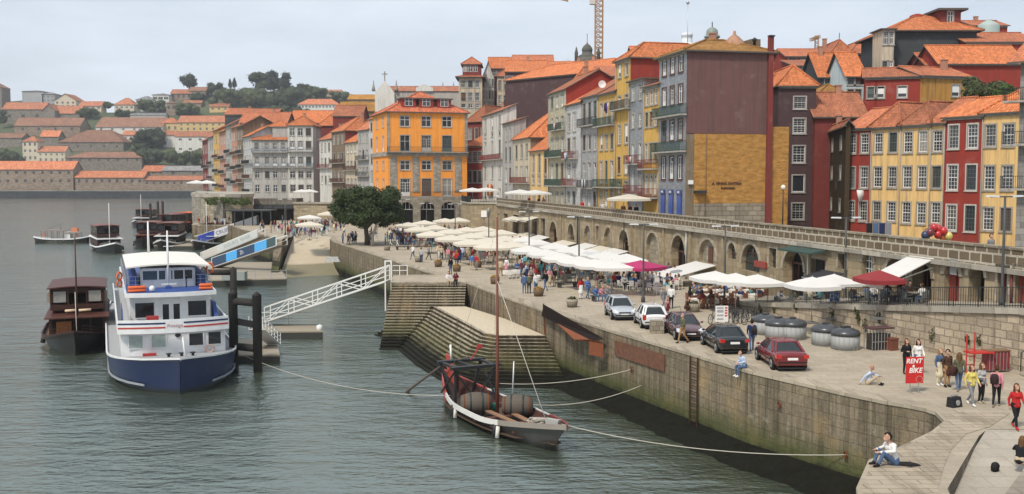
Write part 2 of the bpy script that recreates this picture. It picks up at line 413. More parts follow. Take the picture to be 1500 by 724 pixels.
WINM = {}
def windata(w, h, style, sur):
    key = (round(w, 2), round(h, 2), style, sur)
    if key in WINM: return WINM[key]
    mb = MB(); t = 0.14; W2 = w / 2
    if sur:
        for x0, x1, z0, z1 in ((-W2 - t, -W2, -0.16, h + t), (W2, W2 + t, -0.16, h + t), (-W2, W2, h, h + t), (-W2, W2, -0.16, 0)):
            mb.box(x0, x1, -0.05, 0.0, z0, z1, 0)
        mb.box(-W2 - t - .05, W2 + t + .05, -0.12, -0.052, -0.2, -0.1, 0)
    f = 0.07
    def fr(x0, x1, z0, z1, d=0.05): mb.box(x0, x1, 0.06, 0.06 + d, z0, z1, 1)
    fr(-W2, -W2 + f, 0, h); fr(W2 - f, W2, 0, h); fr(-W2 + f, W2 - f, 0, f); fr(-W2 + f, W2 - f, h - f, h)
    if style == 'sash':
        fr(-W2 + f, W2 - f, h * .48, h * .48 + .08, .07)
        for k in (1, 2): x = -W2 + w * k / 3; fr(x - .014, x + .014, f, h - f, .03)
        for k in (.17, .33, .65, .82): fr(-W2 + f, W2 - f, h * k - .014, h * k + .014, .025)
    elif style == 'french':
        fr(-.05, .05, f, h * .76, .06); fr(-W2 + f, W2 - f, h * .76, h * .76 + .08, .07); fr(-W2 + f, W2 - f, f, h * .24, .045)
        for k in (.45, .6): fr(-W2 + f, W2 - f, h * k - .02, h * k + .02, .025)
        for k in (-.25, .25): fr(w * k - .02, w * k + .02, h * .24, h - f, .025)
    elif style == 'shut':
        fr(-W2 + f, W2 - f, h * .35, h - f, .04); fr(-W2, W2, h - .2, h, .12)
    elif style == 'cross':
        fr(-.04, .04, f, h - f, .06); fr(-W2 + f, W2 - f, h * .62, h * .62 + .07, .07)
    elif style == 'far':
        fr(-.05, .05, f, h - f, .05)
    p = MB(); p.face([(-W2 + .01, 0.10, 0.01), (W2 - .01, 0.10, 0.01), (W2 - .01, 0.10, h - .01), (-W2 + .01, 0.10, h - .01)])
    if style == 'far':
        mb.face([(-W2, 0.10, 0), (W2, 0.10, 0), (W2, 0.10, h), (-W2, 0.10, h)], 2)
    d = (mb, p); WINM[key] = [d, {}, {}]; return WINM[key]

def add_window(root, pos, rz, w, h, style='sash', sur=True, frame=WHITE, smat=None, gl=None, label=None):
    smat = smat or TRIM
    rec = windata(w, h, style, sur); (mb, p), fm, pm = rec
    k = (frame.name, smat.name)
    if k not in fm: fm[k] = mb.mesh('window', [smat, frame] + ([GLS[1]] if style == 'far' else []))
    o = link('window', fm[k], root, pos, rz)
    if style != 'far':
        g = gl or rnd.choice(GLS + [GLS[1], GLS[0]])
        if g.name not in pm: pm[g.name] = p.mesh('pane', g)
        link('pane', pm[g.name], o)
    if label: o['label'] = label
    return o

def roof_mesh(mb, x0, x1, y0, y1, z, kind, rise, ov=0.45, th=0.16, m=0, ms=1, cap=True):
    rs = rise
    if kind == 'gx' or kind == 'hip':
        hd = (y1 - y0) / 2; rise_e = rise * (hd + ov) / hd
    elif kind == 'gy': hd = (x1 - x0) / 2
    else: hd = y1 - y0
    dz = rise / hd * ov; X0, X1, Y0, Y1 = x0 - ov, x1 + ov, y0 - ov, y1 + ov; ze = z - dz + th; zr = z + rise + th
    ym, xm = (y0 + y1) / 2, (x0 + x1) / 2; ridge = []
    if kind == 'gx':
        A, B, C, D = (X0, Y0, ze), (X1, Y0, ze), (X1, Y1, ze), (X0, Y1, ze); E, Fp = (X0, ym, zr), (X1, ym, zr)
        fs = [[A, B, Fp, E], [C, D, E, Fp]]; ridge = [(E, Fp)]
    elif kind == 'gy':
        A, B, C, D = (X0, Y0, ze), (X1, Y0, ze), (X1, Y1, ze), (X0, Y1, ze); E, Fp = (xm, Y0, zr), (xm, Y1, zr)
        fs = [[A, E, Fp, D][::-1], [E, B, C, Fp][::-1]]; fs = [[E, A, D, Fp][::-1], [B, E, Fp, C][::-1]]
        fs = [[D, A, E, Fp], [B, C, Fp, E]]; ridge = [(E, Fp)]
    elif kind == 'hip':
        A, B, C, D = (X0, Y0, ze), (X1, Y0, ze), (X1, Y1, ze), (X0, Y1, ze)
        if (X1 - X0) >= (Y1 - Y0):
            k = (Y1 - Y0) / 2 * .95; E, Fp = (X0 + k, ym, zr), (X1 - k, ym, zr)
            fs = [[A, B, Fp, E], [B, C, Fp], [C, D, E, Fp], [D, A, E]]; ridge = [(E, Fp), (A, E), (D, E), (B, Fp), (C, Fp)]
        else:
            k = (X1 - X0) / 2 * .95; E, Fp = (xm, Y0 + k, zr), (xm, Y1 - k, zr)
            fs = [[A, B, E], [B, C, Fp, E], [C, D, Fp], [D, A, E, Fp]]; ridge = [(E, Fp), (A, E), (B, E), (C, Fp), (D, Fp)]
    elif kind == 'shed':
        A, B, C, D = (X0, Y0, ze), (X1, Y0, ze), (X1, Y1, zr), (X0, Y1, zr); fs = [[A, B, C, D]]
    else:
        A, B, C, D = (X0, Y0, z), (X1, Y0, z), (X1, Y1, z), (X0, Y1, z); fs = [[A, B, C, D]]
    edges = {}
    for f in fs:
        mb.face(f, m); lo = [(p[0], p[1], p[2] - th) for p in f]; mb.face(lo[::-1], ms)
        for a, b in zip(f, f[1:] + f[:1]):
            edges[(a, b)] = 1
    for a, b in edges:
        if (b, a) not in edges:
            mb.face([(a[0], a[1], a[2] - th), (b[0], b[1], b[2] - th), b, a], ms)
    if cap:
        for a, b in ridge:
            mb.tube([(a[0], a[1], a[2] + .02), (b[0], b[1], b[2] + .02)], 0.13, 6, m)
    if kind == 'gx': return ('x', ym, z + rise)
    return None

FRV = [flat((0.45, 0.44, 0.41), .6, nm='grey_frame'), flat((0.56, 0.55, 0.51), .6, nm='dull_frame'), wood((0.12, 0.06, 0.04), .6, 'timber_frame'), flat((0.10, 0.13, 0.12), .6, nm='green_frame')]
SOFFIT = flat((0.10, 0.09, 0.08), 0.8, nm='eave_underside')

def balcony_mesh(w, d=0.75, h=1.0, solid=None, slab=TRIM):
    mb = MB(); mb.box(-w / 2, w / 2, -d, -0.055, -0.16, 0.0, 0)
    sides = [((-w / 2 + .03, -.06), (-w / 2 + .03, -d + .04)), ((-w / 2 + .03, -d + .04), (w / 2 - .03, -d + .04)), ((w / 2 - .03, -d + .04), (w / 2 - .03, -.06))]
    for a, b in sides:
        L = math.dist(a, b); n = max(1, int(L / (0.13 if solid else 0.17))); bw_ = .024
        mb.bar((*a, h), (*b, h), .05, .05, 1); mb.bar((*a, .1), (*b, .1), .035, .035, 1)
        for k in range(n + 1):
            t = k / n; x, y = a[0] + (b[0] - a[0]) * t, a[1] + (b[1] - a[1]) * t
            mb.bar((x, y, 0), (x, y, h), bw_, bw_, 1)
    return mb
BALM = {}
def add_balcony(root, pos, rz, w, d=0.75, h=1.0, col=IRON, solid=False):
    k = (round(w, 2), round(d, 2), h, col.name, solid)
    if k not in BALM: BALM[k] = balcony_mesh(w, d, h, solid).mesh('balcony', [TRIM, col])
    return link('balcony', BALM[k], root, pos, rz)

def house(label, FL, FR, zb, ze, dep, wall, roof, kind='gx', rise=2.0, cols=None, rows=None, ww=0.95, side=None, left=None, name='town_house', cat='house', group=None,
          style='sash', frame=WHITE, sur=True, balc=None, ov=0.4, cornice=True, smat=None, sidewall=None, chim=0, soff=None, pip=False, zbase=None):
    """FL/FR plan points of the facade; rows = [(za, zb, style), ...] absolute heights; cols = list of u fractions or a count"""
    d = V((FR[0] - FL[0], FR[1] - FL[1], 0)); W = d.length; rz = math.atan2(d.y, d.x)
    root = thing(name, label, cat, (FL[0], FL[1], zb), rz, group)
    H = ze - zb; rows = [(a - zb, b - zb) + tuple(r) for a, b, *r in (rows or [])]
    if isinstance(cols, int): cols = [(i + .5) / cols for i in range(cols)]
    cols = cols or []
    wf = MB(); g = []
    for c in cols:
        u = c * W; g.append((u - ww / 2, u + ww / 2, [(a, b, 0) for a, b, *_ in rows]))
    facade(wf, (0, 0, 0), (1, 0, 0), 0, H, W, g)
    def sidecols(spec):
        return [(u * dep - w2 / 2, u * dep + w2 / 2, [(a - zb, b - zb, 0) for a, b, *_ in rws]) for u, w2, rws in spec]
    sm = 1 if sidewall else 0
    facade(wf, (W, 0, 0), (0, 1, 0), 0, H, dep, sidecols(side or []), sm)
    facade(wf, (0, dep, 0), (0, -1, 0), 0, H, dep, sidecols(left or []), sm)
    wf.face([(W, dep, 0), (0, dep, 0), (0, dep, H), (W, dep, H)], sm)
    if kind == 'gx':
        wf.face([(W, 0, H), (W, dep, H), (W, dep / 2, H + rise)], sm); wf.face([(0, dep, H), (0, 0, H), (0, dep / 2, H + rise)], sm)
    if kind == 'gy':
        wf.face([(0, 0, H), (W, 0, H), (W / 2, 0, H + rise)], 0); wf.face([(W, dep, H), (0, dep, H), (W / 2, dep, H + rise)], sm)
    if kind == 'shed':
        wf.face([(W, 0, H), (W, dep, H), (W, dep, H + rise)], sm); wf.face([(0, dep, H), (0, 0, H), (0, dep, H + rise)], sm); wf.face([(W, dep, H), (0, dep, H), (0, dep, H + rise), (W, dep, H + rise)], sm)
    wf.build('wall', [wall, sidewall or wall], root)
    rm = MB(); roof_mesh(rm, 0, W, 0, dep, H + .01, kind, rise, ov); ro = rm.build('roof', [roof, soff or SOFFIT], root)
    if name == 'town_house' and kind in ('gx', 'hip') and rnd.random() < .45: chim = 1
    for k in range(chim):
        cm = MB(); cx = W * (.2 + .6 * rnd.random()); cy = dep * (.35 + .3 * rnd.random()); cz = H + rise * .5
        cm.box(cx - .35, cx + .35, cy - .3, cy + .3, cz, H + rise + 1.0); cm.box(cx - .42, cx + .42, cy - .37, cy + .37, H + rise + 1.002, H + rise + 1.12)
        cm.build('chimney', plaster((0.42, 0.22, 0.15)), ro)
    if cornice and kind != 'gy':
        c = MB(); c.box(-.003, W + .003, -.16, -.003, H - .32, H - .02); c.build('cornice', TRIM, root)
    for c in cols:
        for a, b, *st in rows:
            s = st[0] if st else style
            if s == 'sash' and name != 'terraced_house' and rnd.random() < .3: s = rnd.choice(('cross', 'shut', 'plain'))
            if s == 'french' and rnd.random() < .2: s = 'cross'
            add_window(root, (c * W, 0, a), 0, ww, b - a, s, sur, frame if style == 'far' or rnd.random() < .6 else rnd.choice(FRV), smat)
            if len(st) > 1 and st[1] == 'b': add_balcony(root, (c * W, 0, a - .02), 0, ww + .7)
    for (u, w2, rws) in (side or []):
        for a, b, *st in rws: add_window(root, (W, u * dep, a - zb), PI / 2, w2, b - a, st[0] if st else style, sur, frame, smat)
    for (u, w2, rws) in (left or []):
        for a, b, *st in rws: add_window(root, (0, dep - u * dep, a - zb), -PI / 2, w2, b - a, st[0] if st else style, sur, frame, smat)
    for (z, u0, u1, mt, sol) in (balc or []):
        add_balcony(root, ((u0 + u1) / 2 * W, 0, z - zb), 0, (u1 - u0) * W, .8, 1.0, mt, sol)
    if pip:
        pm = MB(); pm.tube([(.08, -.1, 0), (.08, -.1, H - .3)], .055, 6); pm.build('downpipe', flat((0.30, 0.29, 0.27), .6, nm='pipe_paint'), root)
    return root, W, H

# street line (upper street, along the arcade wall) and its offsets
SA, SB = V((26.4, 53, 0)), V((-2.6, 185, 0)); SDIR = (SB - SA).normalized(); SN = V((SDIR.y, -SDIR.x, 0))     # SN points inland
def SL(wd): return (SA + SN * wd, SB + SN * wd)

def pxhouse(label, px0, px1, line, ye, zb, wall, roof, rows=None, ymid=None, D=None, **kw):
    """facade between pixel columns px0..px1 on a plan line (or at depth D), eave at pixel row ye"""
    yr = ymid or 200
    if line is not None:
        FL, FR = ONL(px0, yr, *line), ONL(px1, yr, *line); M = ONL((px0 + px1) / 2, ye, *line)
        ln = line
    else:
        D0, D1 = (D, D) if not isinstance(D, (tuple, list)) else D
        FL, FR = AT(px0, yr, D0), AT(px1, yr, D1); ln = (FL, FR); M = ONL((px0 + px1) / 2, ye, FL, FR)
    pm = (px0 + px1) / 2
    rr = [(ONL(pm, b, *ln).z, ONL(pm, a, *ln).z) + tuple(s) for a, b, *s in (rows or [])]
    bal = [(ONL(pm, y, *ln).z, u0, u1, mt, so) for y, u0, u1, mt, so in kw.pop('balc', [])]
    return house(label, FL, FR, zb, M.z, kw.pop('dep', 9), wall, roof, rows=rr, balc=bal, **kw)

# ------------------------------------------------------------------ foliage
def crown_mesh(clumps, n, leaf, seed=1, flatten=1.0):
    r = random.Random(seed); mb = MB(); vol = [c[1] ** 2 for c in clumps]
    for _ in range(n):
        (c, rad, *s) = r.choices(clumps, vol)[0]; sc = s[0] if s else (1, 1, .8)
        d = V((r.gauss(0, 1), r.gauss(0, 1), r.gauss(0, 1))).normalized(); t = rad * (0.55 + 0.5 * r.random() ** .6)
        p = V(c) + V((d.x * sc[0], d.y * sc[1], d.z * sc[2])) * t
        nn = (d + V((r.gauss(0, .6), r.gauss(0, .6), r.gauss(0, .6) + .3))).normalized()
        a = nn.orthogonal().normalized(); b = nn.cross(a); th = r.random() * 6.3; a, b = a * math.cos(th) + b * math.sin(th), b * math.cos(th) - a * math.sin(th)
        l = leaf * (.6 + .8 * r.random()); k = l * (.5 + .3 * r.random())
        mb.face([p - a * l, p - b * k, p + a * l, p + b * k])
    return mb

def tree(label, loc, clumps, n, leaf, col, trunk, core=True, name='tree', group=None, seed=1, cat='tree', tcol=(0.09, 0.07, 0.05)):
    t = thing(name, label, cat, loc, 0, group)
    mb = crown_mesh(clumps, n, leaf, seed)
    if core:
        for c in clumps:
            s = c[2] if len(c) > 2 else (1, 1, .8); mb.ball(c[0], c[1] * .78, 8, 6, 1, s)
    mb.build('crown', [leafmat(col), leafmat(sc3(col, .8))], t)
    if trunk:
        tm = MB()
        for path, r in trunk: tm.tube(path, r, 8)
        tm.build('trunk', wood(tcol, nm='bark'), t)
    return t
# ------------------------------------------------------------------ setting: water, ground, quay
m = MB(); m.face([(-940, -35, 0), (740, -35, 0), (740, 1170, 0), (-940, 1170, 0)]); struct('river_water', m, watermat())
m = MB(); m.face([(-940, -35, -4), (740, -35, -4), (740, 1170, -4), (-940, 1170, -4)]); struct('river_bed', m, flat((0.05, 0.055, 0.045), .9, nm='mud'))

QE = [(9.0, 24), (10.8, 31.4), (12.3, 34.6), (13.9, 36.2), (16.1, 38.6), (17.3, 40.3), (17.6, 41.9), (17.45, 42.5), (17.0, 43.15), (16.2, 44.0), (14.9, 45.9), (11.9, 51), (9.5, 57), (6.3, 64.6), (3.36, 72), (2.5, 74), (-0.6, 83), (-4.2, 94.5)]
PLAT = [(-4.2, 94.5), (-11.2, 94.5), (-11.8, 101.7), (-7.5, 101.7)]
QW2 = [(-7.5, 101.7), (-16.8, 127.4), (-26.5, 153.5), (-28.5, 160), (-30, 171)]
RAMPT = (-30, 171), (-36.5, 171)
QE3 = [(-36.5, 171), (-35.6, 158), (-44, 178), (-51, 193), (-57, 208), (-66, 211), (-70, 226), (-92, 300), (-128, 420)]
pav = paving()
poly = QE + PLAT[1:] + QW2[1:] + QE3 + [(-60, 430), (60, 430), (60, 60), (40, 50), (30, 39.2), (18.3, 38.9), (17.6, 38.0), (13.6, 31.4), (11.5, 24)]
# pavement sheet (tessellated by triangulation), edges real walls
bm = bmesh.new(); vs = [bm.verts.new((x, y, QZ)) for x, y in poly]; f = bm.faces.new(vs); bmesh.ops.triangulate(bm, faces=[f])
mb = MB(); bm.verts.ensure_lookup_table()
for f in bm.faces:
    p = [tuple(v.co) for v in f.verts]
    nn = (V(p[1]) - V(p[0])).cross(V(p[2]) - V(p[0]))
    mb.face(p if nn.z > 0 else p[::-1])
bm.free(); struct('quay_pavement', mb, pav)

def wallrun(mb, pts, z0, z1, th=1.1, cop=None, m=0):
    """vertical wall along pts, outside on the left of travel"""
    for a, b in zip(pts, pts[1:]):
        a, b = V((*a, 0)), V((*b, 0))
        mb.face([(b.x, b.y, z0), (a.x, a.y, z0), (a.x, a.y, z1), (b.x, b.y, z1)], m)
def coping(mb, pts, z0, z1, out=0.10, inn=0.8):
    n = len(pts); P2 = [V((*p, 0)) for p in pts]; L = []
    for i, p in enumerate(P2):
        d = (P2[min(i + 1, n - 1)] - P2[max(i - 1, 0)]).normalized(); s = V((-d.y, d.x, 0)); L.append((p + s * out, p - s * inn))
    rings = [[(a.x, a.y, z0), (a.x, a.y, z1), (b.x, b.y, z1), (b.x, b.y, z0)] for a, b in L]
    mb.loft(rings, 0, False, True, True)
qs = quaystone(); cops = stone((0.37, 0.32, 0.245), 1.4, 3, 0.02, None, .7, .03, 'coping_stone', .2)
def quaywall(label, pts, z0=-3.5, cp_=True, inn=0.9):
    t = thing('quay_wall', label, 'quay wall', (0, 0, 0)); mb = MB(); wallrun(mb, pts, z0, QZ - .004); mb.build('wall', qs, t)
    if cp_: c = MB(); coping(c, pts, QZ - .14, QZ + .012, .05, inn); c.build('coping', cops, t)
    return t
quaywall('long weathered granite quay wall below the parked cars, green and black with weed at the waterline', QE[5:])
quaywall('quay wall of the low stone pier where the man in white sits', QE[:6], inn=1.0)
quaywall('square stone wall of the stair head platform beside the white gangway', PLAT)
quaywall('granite quay wall running from the stairs to the sandy boat ramp near the round tree', QW2)
quaywall('far quay wall under the banner gangways', QE3)
# black weed and rubble skirt at the foot of the near wall
sk = MB(); rr = random.Random(5)
pts = QE[6:] ; rows_ = []
for o_, z_ in ((0.02, 1.0), (.35, .7), (.75, .38), (1.2, .1), (1.7, -.5)):
    row = []
    for i in range(len(pts) - 1):
        a, b = V((*pts[i], 0)), V((*pts[i + 1], 0)); d = (b - a).normalized(); s = V((-d.y, d.x, 0)); L = (b - a).length; k_ = max(2, int(L / .7))
        for k in range(k_):
            p = a + (b - a) * (k / k_) + s * (o_ + (rr.random() - .5) * .35 * (o_ > .1)); row.append((p.x, p.y, z_ + (rr.random() - .5) * .35 * (o_ > .1)))
    rows_.append(row)
sk.loft(rows_, 0, False, False, False); o = sk.build('weed_covered_rubble', flat((0.009, 0.009, 0.006), .9, 0, .7, nm='weedy_rock')); o['kind'] = 'stuff'
tag(o, 'black weed covered rubble along the foot of the quay wall', 'rubble', kind='stuff')

# lower ramp at the right bottom, beside the pier
mb = MB()
A0, A1 = V((18.25, 38.85, QZ - .003)), V((30.2, 39.2, QZ - .003)); B0, B1 = V((4.9, 19, 2.8)), V((24, 19, 2.8))
mb.face([B0, B1, A1, A0]); mb.face([A0, A1, (A1.x, A1.y, 0), (A0.x, A0.y, 0)])
struct('lower_path', mb, paving((0.40, 0.36, 0.30), 1.6, .9, 'path_paving'))
t = thing('pier_side_wall', 'dark side wall of the pier along the lower path', 'retaining wall')
mb = MB(); mb.hexa([(11.2, 24, 1), (11.5, 24, 1), (13.6, 31.4, 1), (13.3, 31.4, 1), (11.2, 24, QZ - .01), (11.5, 24, QZ - .01), (13.6, 31.4, QZ - .01), (13.3, 31.4, QZ - .01)])
mb.hexa([(13.3, 31.4, 1), (13.6, 31.4, 1), (17.6, 38.0, 1), (17.3, 38.1, 1), (13.3, 31.4, QZ - .01), (13.6, 31.4, QZ - .01), (17.6, 38.0, QZ - .01), (17.3, 38.1, QZ - .01)])
mb.hexa([(17.3, 38.1, 1), (17.6, 38.0, 1), (18.3, 38.9, 1), (18.2, 39.0, 1), (17.3, 38.1, QZ - .01), (17.6, 38.0, QZ - .01), (18.3, 38.9, QZ - .01), (18.2, 39.0, QZ - .01)])
mb.build('wall', stone((0.20, 0.17, 0.13), .9, .5, .02, None, .8, .06, 'dark_granite'), t)
# raised step at the extreme right
t = thing('stone_bench_step', 'raised granite step at the right edge where the woman sits', 'step')
mb = MB(); S0, S1 = G(1500, 686, 4.6), G(1472, 724, 4.6)
S2 = S1 + (S1 - S0) * 1.2
mb.prism([(S0.x, S0.y), (S2.x, S2.y), (S2.x + 5, S2.y), (S0.x + 5, S0.y)], 1.5, 4.6); mb.build('tread', stone((0.36, 0.32, 0.26), 1.2, .6, .02, None, .5, .04, 'step_granite'), t)

# slabs edging the pier (long narrow stones)
mb = MB(); e = QE[1:7]; inn = [(13.3, 31.4), (14.6, 34), (15.7, 36), (17.2, 38.2), (18.6, 39.3), (20.5, 41.6)]
for (a, b), (c, d) in zip(zip(e, e[1:]), zip(inn, inn[1:])): mb.face([(a[0] + .1, a[1], QZ + .016), (c[0], c[1], QZ + .016), (d[0], d[1], QZ + .016), (b[0] + .1, b[1], QZ + .016)])
mb.face([(9.2, 24, QZ + .016), (11.2, 24, QZ + .016), (13.3, 31.4, QZ + .016), (10.9, 31.4, QZ + .016)])
struct('pier_paving', mb, stone((0.36, 0.305, 0.23), 1.25, .46, .016, (0.16, .13, .10), .75, .05, 'pier_slabs', .18))

# slipway (boat ramp)
mb = MB(); r0, r1 = V((-30, 171, QZ - .004)), V((-36.5, 171, QZ - .004)); q0, q1 = V((-24.2, 149, -.6)), V((-33.2, 144, -.6))
mb.face([q1, q0, r0, r1]); struct('boat_ramp', mb, None) if False else None
n_ = N('sandy_ramp'); v_ = n_.uv(rand=False); zz = n_.n('SeparateXYZ', i0=n_.n('NewGeometry').outputs['Position']).outputs[2]
k_ = n_.mix(n_.noise(v_, .5, 7, .7), (0.36, 0.30, 0.21), (0.50, 0.43, 0.32)); k_ = n_.mix(n_.ramp(n_.math('ADD', zz, n_.math('MULTIPLY', n_.noise(v_, .4, 4), .25)), 1.55, 1.35, 0, .75), k_, (0.12, 0.11, 0.055))
n_.P(Base_Color=k_, Roughness=.85)
struct('boat_ramp', mb, n_.m)
t = thing('ramp_side_wall', 'stone side wall at the foot of the banner gangways beside the boat ramp', 'retaining wall')
mb = MB(); mb.face([(-35.6, 158, -3), (-33.2, 144, -3), (-33.2, 144, -.3), (-35.6, 158, QZ - .01)]); mb.face([(-33.2, 144, -3), (-35.6, 158, -3), (-35.6, 158, QZ - .01), (-33.2, 144, -.3)])
mb.prism([(-36.6, 158), (-35.5, 158), (-33.1, 144), (-34.2, 144)], -3, [QZ - .02, QZ - .02, .1, .1]); mb.build('wall', qs, t)

# upper stair flight
t = thing('stone_staircase', 'broad upper flight of granite steps from the platform down to the landing', 'stairs')
mb = MB(); n = 9; x0, x1 = -11.1, -4.25
for i in range(1, 24):
    z = QZ - i * .2; y = 94.5 - (i - 1) * .41
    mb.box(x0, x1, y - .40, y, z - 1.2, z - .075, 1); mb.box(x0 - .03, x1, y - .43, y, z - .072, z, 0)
    if z < .1: break
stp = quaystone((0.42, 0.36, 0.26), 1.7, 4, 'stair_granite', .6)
ris = quaystone((0.06, 0.05, 0.035), 1.7, 4, 'stair_riser_shaded', .5); mb.build('flight', [stp, ris], t)  # risers darkened: shade below the treads painted in along with weathering
# landing with fan of lower steps
L0 = [(-7.6, 91), (-6.7, 90.6), (-3.3, 80), (-1.9, 75.3), (-.9, 74.3), (2.35, 74.2)]; L1 = [(-12.6, 93), (-11.6, 91.6), (-7.4, 78), (-5.2, 72.2), (-3.0, 69.6), (3.9, 69.2)]
mb = MB(); LZ = 2.9
mb.face([(*p, LZ) for p in L0] + [(-.6, 83, LZ), (-4.2, 91, LZ)][0:2])
t = thing('stair_landing', 'sandy landing between the quay wall and the weedy lower steps', 'landing'); mb.build('landing_slab', flat((0.50, 0.43, 0.32), .9, 0, .25, 'sandy_stone'), t)
t = thing('stone_staircase', 'weedy green lower steps fanning from the landing into the water', 'stairs')
mb = MB(); n = 15
lerp = lambda a, b, t_: (a[0] + (b[0] - a[0]) * t_, a[1] + (b[1] - a[1]) * t_)
for i in range(n + 2):
    ra = [lerp(a, b, i / n) for a, b in zip(L0, L1)]; rb = [lerp(a, b, (i + 1) / n) for a, b in zip(L0, L1)]; z = LZ - i * .2
    for k in range(len(ra) - 1):
        if i: mb.face([(*rb[k], z), (*rb[k + 1], z), (*ra[k + 1], z), (*ra[k], z)])
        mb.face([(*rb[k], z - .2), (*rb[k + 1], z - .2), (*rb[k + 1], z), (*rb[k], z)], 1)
    if not i:
        for k in range(len(ra) - 1): mb.face([(*rb[k], z), (*rb[k + 1], z), (*ra[k + 1], z), (*ra[k], z)])
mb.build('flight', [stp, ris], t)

# city ground behind the arcade and hill
mb = MB(); nx, ny = 14, 16
def hillz(wd, s): return 4.9 + max(0, min(1, (wd - 60) / 160)) * 40
g = []
for j in range(ny):
    s = -20 + j * 34; row = []
    for i in range(nx):
        wd = 14 + i * 22; p = SA + SDIR * s + SN * wd; row.append((p.x, p.y, hillz(wd, s) - (1.2 if i == 0 else 0)))
    g.append(row)
mb.loft(g[::-1], 0, True, False, False); struct('city_ground', mb, flat((0.13, 0.12, 0.10), .9, nm='city_ground'))
# upper street deck behind the parapet
mb = MB()
a, b = SA - SDIR * 14 + SN * .5, SB + SN * .5
c, d = SA - SDIR * 14 + SN * 16, SB + SN * 16
mb.face([(a.x, a.y, 9.6), (c.x, c.y, 7.9), (d.x, d.y, 9.55), (b.x, b.y, 9.6)]); struct('upper_street', mb, paving((0.33, 0.30, 0.26), .5, .3, 'street_setts'))

# ------------------------------------------------------------------ far bank
def gd(yb): return 720 + (290 - yb) * 1.6
SKY = [(-500, 150), (0, 150), (60, 145), (110, 152), (150, 165), (200, 165), (240, 158), (270, 143), (330, 136), (380, 134), (430, 134), (490, 138), (560, 142), (700, 152), (900, 170), (1200, 200)]
def skyl(px):
    for (a, ya), (b, yb) in zip(SKY, SKY[1:]):
        if a <= px <= b: return ya + (yb - ya) * (px - a) / (b - a)
    return 150
g = []; rr = random.Random(3)
pxs = list(range(-500, 1201, 25))
for j in range(13):
    row = []
    for px in pxs:
        top = skyl(px); y = 283 + (top - 283) * min(j, 11) / 11
        D = gd(y); p = AT(px, y, D)
        if j == 12: p = V((p.x * 1.12, p.y * 1.12, p.z * .8))
        if j == 0: p.z = 4.5
        row.append((p.x, p.y, p.z + (rr.random() - .5) * (2 if 0 < j < 11 else 0)))
    g.append(row)
mb = MB(); mb.loft(g, 0, True, False, False)
n_ = N('hill_scrub'); pos = n_.n('NewGeometry').outputs['Position']
k_ = n_.mix(n_.ramp(n_.noise(pos, .03, 6, .7), .4, .65), (0.045, 0.068, 0.025), (0.10, 0.105, 0.05)); k_ = n_.mix(n_.ramp(n_.noise(pos, .12, 4), .5, .7), k_, (0.035, 0.055, 0.022)); n_.P(Base_Color=k_, Roughness=.9)
struct('far_hill', mb, n_.m)
t = thing('embankment_wall', 'dark embankment wall along the far bank at the waterline', 'embankment wall')
mb = MB(); p0, p1 = AT(-500, 290, 720), AT(1200, 290, 720); mb.box(p0.x, p1.x, 720, 738, -3, 4.6); mb.build('wall', stone((0.055, 0.06, 0.065), 2, 1, .03, None, .6, .1, 'dark_embankment'), t)
mb = MB(); mb.box(p0.x, p1.x, 719.7, 738, 4.6, 5.1); mb.build('coping', stone((0.22, 0.21, 0.19), 3, 1, .02, None, .4, .1, 'embankment_coping'), t)

FST = stone((0.30, 0.235, 0.18), 1.6, .8, .03, None, .8, .1, 'warehouse_stone'); FST2 = stone((0.25, 0.225, 0.19), 1.4, .7, .03, None, .8, .1, 'grey_stone')
OR1 = tiles((0.58, 0.205, 0.10), .8, 1.2, .35, 'bright_roof_tile'); OR2 = tiles((0.47, 0.185, 0.10), .8, 1.2, .5, 'faded_roof_tile'); BR1 = tiles((0.30, 0.155, 0.10), .8, 1.2, .6, 'old_roof_tile'); GRR = tiles((0.27, 0.26, 0.25), 1, 2, .4, 'grey_sheet_roof')
CRM = plaster((0.62, 0.55, 0.42), .4); WHT = plaster((0.66, 0.65, 0.60), .5); YEL = plaster((0.62, 0.45, 0.20), .4)
def fhouse(label, x0, x1, ye, yb, yr, wall, roof, nwin=0, rows=(), ww=1.6, kind='gx', dep=None, name='warehouse', cat='warehouse', gap=0, style='far', group='buildings on the far bank'):
    D = gd(yb) + gap; dep = dep or 16
    M = AT((x0 + x1) / 2, ye, D); zb = AT((x0 + x1) / 2, yb, D).z - 4
    rise = max(.5, AT((x0 + x1) / 2, yr, D + dep / 2).z - M.z)
    rows = [(AT((x0 + x1) / 2, b, D).z, AT((x0 + x1) / 2, a, D).z) for a, b in rows]
    return house(label, AT(x0, 220, D), AT(x1, 220, D), zb, M.z, dep, wall, roof, kind=kind, rise=rise, cols=nwin or None, rows=rows, ww=ww, style=style, sur=False, name=name, cat=cat, group=group, cornice=False, ov=.6, frame=FRD if wall in (FST, FST2) else WHITE)
FRD = flat((0.08, 0.07, 0.06), .7, nm='dark_frame')
fhouse('long stone warehouse with bright orange roof and two rows of small windows at the water', -60, 106, 248, 281, 236.5, FST, OR1, 13, [(251, 255), (263, 267)], 2.0)
fhouse('lower stone warehouse with orange roof in the middle of the far embankment', 109, 209, 260, 281, 251, FST, OR1, 9, [(263, 267.5)], 1.8)
fhouse('low waterside stone shed with brown and orange roof near the terrace', 209, 330, 264, 281, 258, FST, OR2, 12, [(266.5, 269.5)], 1.8)
fhouse('cream riverside tower house with three rows of windows', 33, 55, 207, 237, 200, CRM, OR2, 3, [(209, 214), (219, 223), (229, 234)], 1.7, 'hip', 11, 'far_house', 'house')
